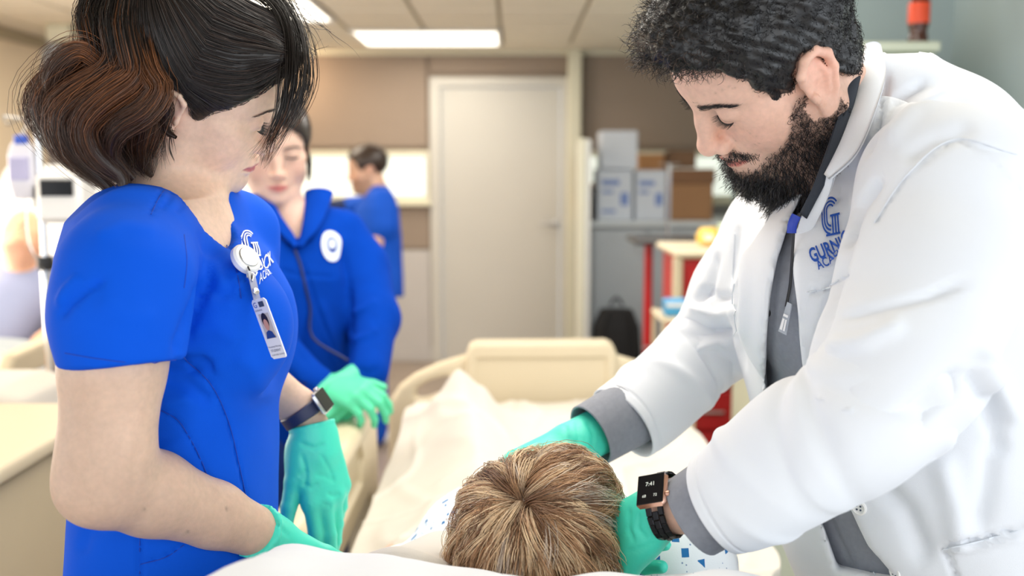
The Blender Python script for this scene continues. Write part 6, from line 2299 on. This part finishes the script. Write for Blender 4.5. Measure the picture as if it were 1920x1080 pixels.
# badge of the bearded man: lanyard and hanging card in the coat opening
b = thing('lanyard_badge', 'clear badge holder on a dark lanyard in the open coat of the bearded man', 'badge', P(1470, 600, 1.06))
MB().tube(spl(PP([(1500, 400, 1.045), (1490, 425, 1.045), (1486, 470, 1.05), (1482, 530, 1.055), (1474, 575, 1.055)]), 20), .0016, 8).build('lanyard', M['black'], b)
MB().tube(spl(PP([(1493, 404, 1.040), (1486, 420, 1.040), (1484, 437, 1.042)]), 8), .0052, 10, flat=((0, -1, .2), .25)).build('blue_tab', mat('blue_tab', srgb(30, 60, 170), .5, mottle=.05), b)
tl, tr, br, bl = P(1476, 566, 1.050), P(1484, 570, 1.046), P(1473, 628, 1.040), P(1459, 621, 1.044)
c_ = (tl + tr + br + bl) / 4; cn2 = nrm(np.cross(tr - tl, bl - tl)); cn2 *= np.sign(cn2 @ (np.array([0, 0, CAM_H]) - c_))
V = [tl, tr, br, bl] + [p - cn2 * .002 for p in (tl, tr, br, bl)]
ob = MB().add(V, [(0, 1, 2, 3), (7, 6, 5, 4), (0, 4, 5, 1), (1, 5, 6, 2), (2, 6, 7, 3), (3, 7, 4, 0)]).build('card', mat('badge_holder', srgb(176, 184, 196), .15, spec=.6, mottle=.03), b)
lerp = lambda a, c: tl * (1 - a) * (1 - c) + tr * a * (1 - c) + br * a * c + bl * (1 - a) * c + cn2 * .0012
for (a0, a1, c0_, c1_) in ((.1, .9, .40, .48), (.15, .5, .55, .92), (.6, .85, .55, .92)):
    new_mesh('print', [lerp(a0, c0_), lerp(a1, c0_), lerp(a1, c1_), lerp(a0, c1_)], [(0, 1, 2, 3)], M['white_card'], ob, smooth=False)

# ------------------------------------------------------------------ things along the far wall, right of the door
def box_thing(name, label, cat, x0, y0, x1, y1, Yf, depth, m, group=None, parts=None, bev=.006):
    a, c = PY(x0, y1, Yf), PY(x1, y0, Yf)
    t = thing(name, label, cat, ((a[0] + c[0]) / 2, Yf + depth / 2, a[2]), group)
    MB().box((a[0], Yf, a[2]), (c[0], Yf + depth, c[2]), bev).build('body', m, t)
    return t, a, c


YC = 6.35
M['counter'] = mat('counter_laminate', srgb(196, 202, 206), .4, mottle=.03)
M['cab'] = mat('grey_cabinet', srgb(166, 172, 178), .5, mottle=.03)
a, c = PY(1106, 690, YC), PY(1420, 415, YC)
t = thing('low_cabinet', 'long grey low cabinet with pale worktop under the stacked boxes', 'cabinet', ((a[0] + c[0]) / 2, YC + .35, 0))
MB().box((a[0], YC + .02, .08), (c[0], YC + .85, c[2] - .035), .005).build('body', M['cab'], t)
MB().box((a[0] - .01, YC - .02, c[2] - .035), (c[0] + .01, YC + .87, c[2]), .006).build('worktop', M['counter'], t)
MB().box((a[0] + .02, YC + .06, 0), (c[0], YC + .8, .08)).build('plinth', M['black'], t)
nd_ = 3
for i in range(nd_):
    x0 = a[0] + .01 + (c[0] - a[0] - .02) * i / nd_; x1 = a[0] + .01 + (c[0] - a[0] - .02) * (i + 1) / nd_
    d = MB().box((x0 + .006, YC, .10), (x1 - .006, YC + .02, c[2] - .05), .004).build('door', M['cab'], t)
    MB().tube([(x1 - .05, YC - .02, c[2] - .20), (x1 - .05, YC - .02, c[2] - .10)], .005, 8).build('handle', M['steel'], d)
zt = c[2]
M['carton_w'] = mat('white_carton', srgb(198, 204, 214), .8, mottle=.04, mscale=4)
M['carton_b'] = mat('brown_carton', srgb(150, 112, 78), .85, mottle=.05, mscale=4)
M['tape'] = mat('carton_tape', srgb(190, 160, 120), .4, mottle=.04)


def carton(label, x0, y0, x1, y1, Yf, depth, m, lid=False, bottom=None, group=None, printed=0, lidm=None):
    a, c = PY(x0, y1, Yf), PY(x1, y0, Yf)
    z0 = a[2] if bottom is None else bottom
    t = thing('carton', label, 'box', ((a[0] + c[0]) / 2, Yf + depth / 2, z0), group)
    MB().box((a[0], Yf, z0), (c[0], Yf + depth, c[2]), .006).build('body', m, t)
    if lid:
        MB().box((a[0] - .012, Yf - .012, c[2] - .09), (c[0] + .012, Yf + depth + .012, c[2] + .006), .006).build('lid', lidm or m, t)
    else:
        f_ = MB().box((a[0] + .003, Yf + .003, c[2]), ((a[0] + c[0]) / 2 - .002, Yf + depth - .003, c[2] + .004), .001).build('flap', m, t)
        MB().box(((a[0] + c[0]) / 2 + .002, Yf + .003, c[2]), (c[0] - .003, Yf + depth - .003, c[2] + .004), .001).build('flap', m, t)
    if printed:
        w_, h_ = c[0] - a[0], c[2] - z0
        pm = mat('carton_print', srgb(110, 132, 186), .7, mottle=.1)
        for (u0, u1, v0, v1) in ((.12, .62, .70, .80), (.12, .45, .54, .60), (.65, .88, .30, .55), (.12, .52, .16, .22))[:printed]:
            MB().box((a[0] + w_ * u0, Yf - .001, z0 + h_ * v0), (a[0] + w_ * u1, Yf + .002, z0 + h_ * v1)).build('print', pm, t)
    return c[2] + .004


z1 = carton('white carton with blue print, lower left of the stack on the worktop', 1120, 318, 1187, 415, 6.42, .34, M['carton_w'], False, zt, None, 4)
carton('small white carton on top of the stacked cartons beside the post', 1127, 246, 1196, 318, 6.40, .30, M['carton_w'], False, z1, None, 0)
carton('white carton with blue print, right of the stack beneath the steel rod', 1190, 320, 1250, 415, 6.44, .32, M['carton_w'], False, zt, None, 3)
zb = carton('brown archive carton with darker lid on the worktop near the bearded man', 1256, 318, 1338, 412, 6.45, .33, M['carton_b'], True, zt, None, 0, mat('carton_lid_brown', srgb(120, 86, 60), .8, mottle=.05))
carton('low brown carton on top of the lidded archive carton', 1256, 284, 1306, 318, 6.50, .26, mat('dark_brown_carton', srgb(112, 84, 62), .85, mottle=.05), False, zb + .006)
carton('orange brown carton behind the white cartons under the window', 1196, 290, 1254, 415, 6.84, .22, mat('orange_carton', srgb(206, 152, 102), .8, mottle=.05), False, zt)
carton('tan carton standing beside the open cabinet door under the window', 1104, 345, 1130, 415, 6.85, .2, mat('tan_carton', srgb(222, 182, 138), .8, mottle=.05), False, zt)
q = PY(1119, 415, 6.40)
t = thing('black_case', 'small black case beside the white cartons on the worktop', 'case', (q[0] - .02, 6.56, zt))
MB().box((q[0] - .047, 6.46, zt), (q[0] + .001, 6.68, zt + .19), .01).build('body', M['black'], t)
MB().tube([(q[0] - .023, 6.52, zt + .19), (q[0] - .023, 6.54, zt + .215), (q[0] - .023, 6.62, zt + .215), (q[0] - .023, 6.64, zt + .19)], .006, 8).build('handle', M['black'], t)
# steel rod: drip stand post rising from the table
q = PY(1253, 430, 5.9)
t = thing('drip_stand', 'short bright steel drip stand in front of the white cartons', 'stand', (q[0], 5.9, 0))
MB().tube([(q[0], 5.9, .03), (q[0], 5.9, PY(1253, 308, 5.9)[2])], .011, 12).build('pole', M['chrome'], t)
MB().tube([(q[0] - .06, 5.9, PY(1253, 308, 5.9)[2]), (q[0] + .06, 5.9, PY(1253, 308, 5.9)[2])], .004, 8).build('hook', M['chrome'], t)
for k in range(5):
    an = k * 1.2566
    MB().tube([(q[0], 5.9, .06), (q[0] + .13 * math.cos(an), 5.9 + .13 * math.sin(an), .03)], .010, 8).build('leg', M['black'], t)
# partition leaf beside the post (an open cupboard door seen on its edge)
pa, pb = PY(1078, 640, 6.2), PY(1105, 262, 6.2)
t = thing('folding_screen', 'tall narrow white screen panel standing edge on beside the door post', 'screen', ((pa[0] + pb[0]) / 2, 6.3, 0))
MB().box((pa[0] + .045, 6.05, .03), (pb[0], 6.85, pb[2]), .006).build('panel', M['white_pl'], t)
MB().box((pa[0], 6.02, .0), (pa[0] + .045, 6.08, pb[2] + .004), .005).build('edge_post', M['cream_trim'], t)
MB().box((pa[0] + .03, 6.1, 0), (pb[0] - .01, 6.8, .03)).build('foot', M['steel'], t)
# overbed table with dark top on a red post
Yt = 5.0
q, q1, q2_ = PY(1245, 447, Yt), PY(1182, 450, Yt), PY(1312, 450, Yt)
t = thing('overbed_table', 'dark topped table on a red post in front of the low cabinet', 'table', (q[0], Yt, 0))
MB().box((q1[0], Yt - .18, q[2] - .022), (q2_[0], Yt + .20, q[2] + .004), .008).build('tabletop', mat('dark_table_top', srgb(58, 56, 56), .4, mottle=.05), t)
px_ = PY(1216, 500, Yt)[0]
M['red'] = mat('red_paint', srgb(196, 32, 36), .4, mottle=.04)
MB().tube([(px_, Yt, .06), (px_, Yt, q[2] - .02)], .022, 16).build('post', M['red'], t, smooth=True)
MB().tube([(px_, Yt, .30), (px_, Yt, .42)], .032, 16).build('sleeve', mat('orange_collar', srgb(236, 96, 40), .5, mottle=.05), t, smooth=True)
MB().tube([(px_, Yt, .19), (px_, Yt, .30)], .034, 16).build('label_sleeve', M['white_pl'], t, smooth=True)
MB().box((px_ - .03, Yt - .3, .03), (px_ + .03, Yt + .3, .07), .01).box((px_ - .03, Yt - .3, .02), (px_ + .40, Yt - .24, .06), .01).box((px_ - .03, Yt + .24, .02), (px_ + .40, Yt + .3, .06), .01).build('base', M['black'], t)
MB().tube([(px_ - .03, Yt - .03, .52), (px_ + .06, Yt - .03, .52)], .008, 8).build('lever', M['steel'], t)
# backpack
q = PY(1158, 640, 6.0)
t = thing('backpack', 'black backpack standing on the floor before the low cabinet', 'backpack', (q[0], 6.05, 0))
v = Vol((q[0] - .22, 5.86, -.02), (q[0] + .22, 6.30, .66), .009)
v.loft([((q[0], 6.1, .02), (.15, 0, 0), (0, .10, 0)), ((q[0], 6.1, .25), (.158, 0, 0), (0, .12, 0)), ((q[0], 6.1, .45), (.145, 0, 0), (0, .10, 0)), ((q[0], 6.1, .56), (.10, 0, 0), (0, .07, 0))], .03, p=2.8)
V, Q = v.mesh(2); new_mesh('bag', V, Q, mat('black_nylon', srgb(16, 16, 19), .8, bump=.4, bscale=200, mottle=.1), t)
v = Vol((q[0] - .18, 5.86, 0), (q[0] + .18, 6.1, .4), .009)
v.ell((q[0], 5.98, .17), (.115, .05, .13), .02); V, Q = v.mesh(1); new_mesh('pocket', V, Q, bpy.data.materials['black_nylon'], t)
for sg in (-1, 1):
    MB().tube(spl([(q[0] + sg * .06, 6.0, .56), (q[0] + sg * .10, 5.965, .45), (q[0] + sg * .10, 5.96, .25)], 12), .014, 8).build('shoulder_strap', bpy.data.materials['black_nylon'], t, smooth=True)
MB().tube(spl([(q[0] - .04, 6.1, .585), (q[0], 6.1, .63), (q[0] + .04, 6.1, .585)], 10), .009, 8).build('handle', bpy.data.materials['black_nylon'], t)

# red crash cart behind the far arm of the bearded man, and what stands on it
Yk = 4.05
xa, xb = PY(1262, 600, Yk)[0], PY(1400, 600, Yk)[0]
zk = PY(1330, 470, Yk)[2]
t = thing('crash_cart', 'red drawer cart with cream uprights behind the arm of the bearded man', 'cart', ((xa + xb) / 2, Yk + .25, 0))
MB().box((xa + .03, Yk + .01, .12), (xb, Yk + .5, zk - .03), .01).build('body', M['red'], t)
MB().box((xa, Yk - .03, zk - .03), (xb + .03, Yk + .53, zk), .01).build('top', M['cream'], t)
nz = 5
for i in range(nz):
    z0 = .16 + (zk - .22) * i / nz; z1_ = .16 + (zk - .22) * (i + 1) / nz
    d = MB().box((xa + .06, Yk - .012, z0 + .006), (xb - .03, Yk + .012, z1_ - .006), .006).build('drawer', M['red'], t)
    MB().tube([(xa + .12, Yk - .03, (z0 + z1_) / 2), (xb - .09, Yk - .03, (z0 + z1_) / 2)], .006, 8).build('handle', M['steel'], d)
for x in (xa + .015, xb - .012):
    MB().box((x - .018, Yk - .02, .08), (x + .018, Yk + .03, zk - .03), .005).build('upright', M['cream'], t)
for x in (xa + .08, xb - .08):
    for y in (Yk + .08, Yk + .42):
        MB().tube([(x - .015, y, .05), (x + .015, y, .05)], .05, 16).build('wheel', M['black'], t)
def pack(name, label, cat, x, y, Y, hx, hz, m, soft=True, z=None, dy=.05):
    c_ = PY(x, y, Y)
    z0 = zk if z is None else z
    t_ = thing(name, label, cat, (c_[0], Y, z0))
    if soft:
        v_ = Vol((c_[0] - hx - .03, Y - dy - .03, z0 - .03), (c_[0] + hx + .03, Y + dy + .03, z0 + 2 * hz + .03), .006)
        v_.loft([((c_[0], Y, z0 + .01), (hx * .95, 0, 0), (0, dy, 0)), ((c_[0], Y, z0 + hz), (hx, 0, 0), (0, dy, 0)), ((c_[0], Y, z0 + 2 * hz - .01), (hx * .7, 0, 0), (0, dy * .6, 0))], .02, p=2.6)
        V_, Q_ = v_.mesh(2); N_ = vnormals(V_, Q_)
        new_mesh('bag', V_ + N_ * (.004 * vnoise(V_, 60, 3))[:, None], Q_, m, t_)
        MB().box((c_[0] - hx * .5, Y - dy - .002, z0 + hz * .6), (c_[0] + hx * .3, Y - dy + .01, z0 + hz * 1.2)).build('label', M['white_card'], t_)
    else:
        MB().box((c_[0] - hx, Y - dy, z0), (c_[0] + hx, Y + dy, z0 + 2 * hz), .006).build('body', m, t_)
        MB().box((c_[0] - hx * .96, Y - dy - .001, z0 + hz * 1.2), (c_[0] + hx * .96, Y - dy + .003, z0 + hz * 1.7)).build('band', M['white_card'], t_)
    return t_
pack('supply_bag', 'yellow supply bag on top of the red cart', 'bag', 1327, 440, Yk + .25, .050, .045, mat('yellow_film', srgb(238, 196, 92), .4, mottle=.06), True)
pack('supply_box', 'pale green supply box on the red cart beside the yellow bag', 'box', 1362, 450, Yk + .2, .030, .05, mat('pale_green_box', srgb(196, 214, 186), .5, mottle=.05), False)
pack('tissue_box', 'white and blue tissue box on the table edge left of the red cart', 'box', 1268, 490, Yk - .22, .045, .03, mat('sky_blue_box', srgb(70, 160, 214), .5, mottle=.05), False, z=.855)
# low trolley of supplies left of the cart
x0, x1 = PY(1236, 560, 3.85)[0], PY(1292, 560, 3.85)[0]
t = thing('supply_trolley', 'cream supply trolley with shelves left of the red cart', 'trolley', ((x0 + x1) / 2, 3.9, 0))
for x in (x0, x1):
    for y in (3.72, 3.98):
        MB().tube([(x, y, .06), (x, y, .86)], .009, 8).build('post', M['cream'], t)
        MB().tube([(x - .01, y, .03), (x + .01, y, .03)], .03, 12).build('wheel', M['black'], t)
for z in (.25, .55, .85):
    MB().box((x0 - .012, 3.705, z - .01), (x1 + .012, 3.995, z + .004), .004).build('shelf', M['cream'], t)
pack('supply_box', 'peach coloured box on the middle shelf of the cream trolley', 'box', 1264, 600, 3.84, .04, .035, mat('peach_box', srgb(232, 190, 160), .6, mottle=.05), False, z=.555)
pack('supply_bag', 'blue supply bag on the lowest shelf of the cream trolley', 'bag', 1266, 640, 3.84, .045, .06, mat('blue_film', srgb(60, 120, 206), .4, mottle=.06), True, z=.255)

# tall locker at the right with a bottle on top
Yl = 3.12
a, c = PY(1450, 600, Yl), PY(1758, 78, Yl)
t = thing('tall_locker', 'tall pale green grey locker against the wall behind the bearded man', 'locker', ((a[0] + c[0]) / 2, Yl + .27, 0))
M['locker'] = mat('pale_green_locker', srgb(206, 214, 196), .45, mottle=.02)
MB().box((a[0], Yl + .015, .04), (c[0], Yl + .56, c[2] - .03), .006).build('body', M['locker'], t)
MB().box((a[0] - .008, Yl - .01, c[2] - .03), (c[0] + .008, Yl + .565, c[2]), .005).build('top', M['locker'], t)
for i in range(2):
    w_ = (c[0] - a[0]) / 2
    d = MB().box((a[0] + w_ * i + .004, Yl, .06), (a[0] + w_ * (i + 1) - .004, Yl + .015, c[2] - .04), .003).build('door', M['locker'], t)
    MB().tube([(a[0] + w_ * (1 + (.12 if i else -.12)), Yl - .02, .95), (a[0] + w_ * (1 + (.12 if i else -.12)), Yl - .02, 1.10)], .006, 8).build('handle', M['steel'], d)
MB().box((a[0] + .02, Yl + .03, 0), (c[0] - .02, Yl + .54, .04)).build('plinth', M['black'], t)
q = P(1722, 74, 1); q = PY(1721, 73, Yl + .12)
bz = c[2]
t = thing('sauce_bottle', 'brown bottle with an orange red label on top of the tall locker', 'bottle', (q[0], Yl + .12, bz))
MB().lathe([(0, .002), (.024, 0), (.030, .006), (.0315, .018), (.029, .032), (.0265, .046), (.030, .060), (.0322, .070), (.0322, .135), (.030, .150), (.020, .185), (.0135, .205), (.0135, .225), (0, .225)], (q[0], Yl + .12, bz), 28).build('bottle', mat('dark_brown_liquid', srgb(74, 34, 18), .12, spec=.6, mottle=.04), t, smooth=True)
MB().lathe([(.0327, .070), (.0330, .071), (.0330, .134), (.0327, .135)], (q[0], Yl + .12, bz), 28).build('label', mat('orange_red_label', srgb(238, 84, 46), .5, mottle=.05), t, smooth=True)
MB().lathe([(.0150, .222), (.0150, .240), (.0, .241)], (q[0], Yl + .12, bz), 20).build('cap', M['red'], t, smooth=True)

# ------------------------------------------------------------------ left background: training bed with manikin, drip stand, bedside table
t = thing('drip_stand', 'tall chrome drip stand with a clear bag at the far left', 'stand', (P(82, 400, 2.8)[0], 2.8, 0))
x_ = PY(80, 400, 2.8)[0]; zt_ = PY(70, 226, 2.8)[2]
MB().tube([(x_, 2.8, .04), (x_, 2.8, 1.15)], .014, 14).build('pole', M['chrome'], t, smooth=True)
MB().tube([(x_, 2.8, 1.15), (x_, 2.8, zt_)], .0095, 14).build('inner_pole', M['chrome'], t, smooth=True)
MB().lathe([(.020, -.02), (.024, 0), (.020, .02)], (x_, 2.8, 1.15), 16).build('clamp', M['black'], t, smooth=True)
for sg in (-1, 1):
    MB().tube(spl([(x_, 2.8, zt_ - .005), (x_ + sg * .05, 2.8, zt_ + .004), (x_ + sg * .085, 2.8, zt_ - .01), (x_ + sg * .095, 2.8, zt_ + .015)], 12), .004, 8).build('hook', M['chrome'], t, smooth=True)
for k in range(5):
    an = k * 1.2566 + .3
    MB().tube([(x_, 2.8, .08), (x_ + .15 * math.cos(an), 2.8 + .15 * math.sin(an), .035)], .011, 8).build('leg', M['steel'], t)
bg = thing('drip_bag', 'white drip bag with a blue top hanging from the far left drip stand', 'bag', (PY(43, 320, 2.8)[0], 2.8, PY(43, 380, 2.8)[2]))
xb_, z0_, z1_ = PY(43, 320, 2.8)[0], PY(43, 378, 2.8)[2], PY(43, 268, 2.8)[2]
v = Vol((xb_ - .08, 2.75, z0_ - .03), (xb_ + .08, 2.85, z1_ + .05), .004)
v.loft([((xb_, 2.8, z0_ + .01), (.030, 0, 0), (0, .014, 0)), ((xb_, 2.8, z0_ + .05), (.040, 0, 0), (0, .022, 0)), ((xb_, 2.8, z1_ - .03), (.038, 0, 0), (0, .016, 0)), ((xb_, 2.8, z1_), (.030, 0, 0), (0, .006, 0))], .01, p=2.8)
V, Q = v.mesh(2); new_mesh('bag', V, Q, mat('milky_bag_film', srgb(226, 226, 238), .25, spec=.5, mottle=.03), bg)
MB().box((xb_ - .018, 2.79, z1_ - .004), (xb_ + .018, 2.81, z1_ + .022), .004).build('top_seal', mat('blue_seal', srgb(50, 90, 200), .4, mottle=.04), bg)
MB().box((xb_ - .026, 2.772, z0_ + .06), (xb_ + .026, 2.784, z1_ - .04), .002).build('label', mat('lilac_print', srgb(190, 188, 224), .5, mottle=.1), bg)
MB().tube(spl([(xb_, 2.8, z0_ + .01), (xb_ + .01, 2.79, z0_ - .12), (xb_ + .06, 2.78, z0_ - .22), (xb_ + .07, 2.78, z0_ - .45)], 16), .0035, 8).build('tube', M['clear'], bg)
MB().tube(spl([(xb_, 2.8, z1_ + .02), (xb_ + .02, 2.8, zt_ - .0), (x_ - .09, 2.8, zt_ + .012)], 8), .003, 8).build('hanger', M['white_pl'], bg)
# infusion pump clamped to the stand
q = PY(112, 370, 2.8)
t = thing('infusion_pump', 'pale infusion pump clamped beside the chrome drip stand', 'pump', (q[0], 2.8, q[2]))
MB().box((x_ + .012, 2.73, q[2] - .07), (x_ + .14, 2.85, q[2] + .07), .014).build('housing', M['white_pl'], t, smooth=True)
MB().box((x_ + .03, 2.722, q[2] + .005), (x_ + .12, 2.735, q[2] + .05), .003).build('screen', M['glass_black'], t)
MB().tube([(x_, 2.8, q[2] - .03), (x_, 2.8, q[2] + .03)], .022, 12).build('clamp', M['black'], t)
# training bed
bx, by = -1.98, 3.75
t = thing('training_bed', 'second hospital bed with raised back at the far left', 'bed', (bx, by, 0))
M['bedgrey'] = mat('blue_grey_plastic', srgb(168, 180, 190), .45, mottle=.03)
MB().box((bx - .42, by - 1.0, .40), (bx + .42, by + 1.0, .50), .02).build('frame', M['bedgrey'], t)
MB().box((bx - .40, by - 1.0, .50), (bx + .40, by + .15, .64), .04).build('mattress', M['pillow'], t)
Rb = frame((0, .72, .69), (0, -.69, .72))
MB().box((-.40, -.02, -.07), (.40, .80, .07), .04, Rb, (bx, by + .42, .86)).build('back_section', M['pillow'], t)
v = Vol((bx + .40, by - .2, .42), (bx + .52, by + .75, 1.12), .007)
v.poly([(by - .10, .62), (by - .08, .86), (by + .02, .95), (by + .50, 1.02), (by + .60, .96), (by + .62, .70), (by + .55, .62)], (bx + .45, 0, 0), Yv, Z, X, -.025, .025, .02)
v.poly([(by + .02, .70), (by + .03, .83), (by + .10, .87), (by + .46, .92), (by + .50, .86), (by + .48, .70)], (bx + .45, 0, 0), Yv, Z, X, -.05, .05, .01, .008, 'cut')
V, Q = v.mesh(1); new_mesh('side_rail', V, Q, M['cream'], t)
v = Vol((bx + .40, by - .95, .40), (bx + .52, by - .15, 1.0), .007)
v.poly([(by - .85, .55), (by - .85, .78), (by - .78, .86), (by - .32, .88), (by - .24, .80), (by - .24, .55)], (bx + .45, 0, 0), Yv, Z, X, -.025, .025, .02)
v.poly([(by - .76, .63), (by - .76, .74), (by - .70, .78), (by - .38, .79), (by - .33, .74), (by - .33, .63)], (bx + .45, 0, 0), Yv, Z, X, -.05, .05, .01, .008, 'cut')
V, Q = v.mesh(1); new_mesh('side_rail', V, Q, M['cream'], t)
for y in (by - .85, by + .85):
    for x in (bx - .34, bx + .34):
        MB().tube([(x, y, .08), (x, y, .42)], .025, 10).tube([(x - .02, y, .06), (x + .02, y, .06)], .06, 16).build('leg', M['steel'], t)
# training manikin, lying back
hO = P(46, 446, 3.95)
Rm_ = frame((.25, -.55, .80), (-.1, .70, .62))
hm = Head(hO, Rm_, 1.0, 0, .2, 1.0)
t = thing('manikin', 'peach coloured training manikin lying in the bed at the far left', 'manikin', (hO[0], hO[1] - .3, .66))
lo, hi = bounds(hO, (bx, by - .95, .70), (bx + .35, by + .4, .8), pad=.25)
v = Vol(lo, hi, .010)
hm.sculpt(v)
ch_ = np.array([bx + .02, by + .22, .92]); pe = np.array([bx, by - .22, .72])
v.chain([hm.w((0, -.02, -.08)), ch_ + [0, .10, .10]], [.055, .07], .03)
v.chain([ch_ + [-.12, .04, .04], ch_ + [.12, .04, .04]], [.10, .10], .05); v.chain([ch_, pe], [.13, .14], .06)
for sg in (-1, 1):
    v.chain([pe + [sg * .09, 0, 0], pe + [sg * .12, -.36, .02], pe + [sg * .12, -.74, 0]], [.085, .06, .045], .03, .02)
    v.chain([ch_ + [sg * .19, .05, .04], ch_ + [sg * .27, -.17, -.08], ch_ + [sg * .25, -.40, -.13]], [.055, .045, .035], .03, .02)
    hand(v, ch_ + [sg * .25, -.42, -.13], (0, -1, 0), (0, 0, 1), -sg, 1.0)
V, Q = v.mesh(2)
new_mesh('body', V, Q, M['skin'], t, cols=hm.colors(V, (.80, .46, .30), (.62, .30, .22), ba=.1))
g_ = Vol(lo, hi, .010)
g_.chain([ch_ + [-.12, .04, .04], ch_ + [.12, .04, .04]], [.11, .11], .05); g_.chain([ch_, pe + [0, .02, .0]], [.142, .152], .06)
V, Q = g_.mesh(2); new_mesh('gown', V, Q, mat('lilac_gown', srgb(150, 160, 196), .85, mottle=.06), t)
mp = pillow('pillow', (bx, by + .78, 1.06), frame((0, .72, .69), (0, -.69, .72)), .30, .20, .07, M['pillow'], 5)
tag(mp, 'white pillow behind the head of the training manikin', 'pillow')
# second manikin-bed blanket
dr = pillow('folded_blanket', (bx + .10, by - .55, .80), frame((0, 1, 0)), .30, .22, .05, M['bedgrey'], 9)
tag(dr, 'folded blue grey blanket over the legs of the training manikin', 'blanket')
# white padded chair back and bedside table, near left
q = P(40, 705, 2.35)
t = thing('recliner_chair', 'white padded recliner with rounded arm at the left edge', 'chair', (q[0] - .15, q[1], 0))
v = Vol((q[0] - .75, q[1] - .35, .2), (q[0] + .14, q[1] + .35, 1.05), .010)
v.poly([(-.60, .50), (-.60, .86), (-.45, .90), (.0, .92), (.065, .90), (.085, .84), (.075, .72), (.03, .66), (-.3, .60)], (q[0], q[1], 0), X, Z, Yv, -.16, .16, .05)
V, Q = v.mesh(2); N = vnormals(V, Q); new_mesh('cushion', V + N * (.006 * vnoise(V, 14, 8))[:, None], Q, M['linen'], t)
MB().box((q[0] - .60, q[1] - .16, .12), (q[0] + .03, q[1] + .18, .62), .03).build('base', M['black'], t)
tx, ty = P(140, 800, 1.95)[0], 1.86
zt2 = .915
t = thing('bedside_table', 'cream bedside cabinet with overhanging top at the lower left edge', 'cabinet', (tx - .3, ty, 0))
MB().box((tx - .62, ty - .24, .06), (tx - .02, ty + .22, zt2 - .03), .012).build('body', mat('cabinet_tan', srgb(206, 190, 160), .5, mottle=.03), t)
v = Vol((tx - .68, ty - .30, zt2 - .05), (tx + .03, ty + .28, zt2 + .02), .006)
v.poly([(-.65, -.27), (-.65, .24), (-.03, .24), (0, .21), (0, -.24), (-.03, -.27)], (tx, ty, 0), X, Yv, Z, zt2 - .032, zt2, .010)
V, Q = v.mesh(1); new_mesh('top', V, Q, M['cream'], t)
for i, (z0, z1_) in enumerate(((.10, .48), (.50, .85))):
    d = MB().box((tx - .60, ty - .252, z0), (tx - .04, ty - .238, z1_), .006).build('drawer', bpy.data.materials['cabinet_tan'], t)
    MB().tube([(tx - .42, ty - .27, z1_ - .08), (tx - .24, ty - .27, z1_ - .08)], .007, 8).build('handle', M['steel'], d)
for x in (tx - .56, tx - .08):
    for y in (ty - .18, ty + .16):
        MB().tube([(x - .012, y, .03), (x + .012, y, .03)], .03, 12).build('wheel', M['black'], t)
# brown chair far left behind the stand, wall monitor
q = PY(160, 380, 5.15)
t = thing('visitor_chair', 'brown visitor chair behind the ponytailed woman at the left', 'chair', (q[0], 5.2, 0))
M['tan_vinyl'] = mat('brown_vinyl', srgb(158, 108, 70), .5, mottle=.06)
MB().box((q[0] - .25, 4.95, .44), (q[0] + .25, 5.45, .52), .03).build('seat', M['tan_vinyl'], t)
MB().box((q[0] - .25, 5.40, .55), (q[0] + .25, 5.47, 1.30), .03).build('backrest', M['tan_vinyl'], t)
for x in (-.22, .22):
    for y in (4.98, 5.42):
        MB().tube([(q[0] + x, y, 0), (q[0] + x, y, .50 if y < 5.1 else 1.2)], .014, 10).build('leg', M['steel'], t)
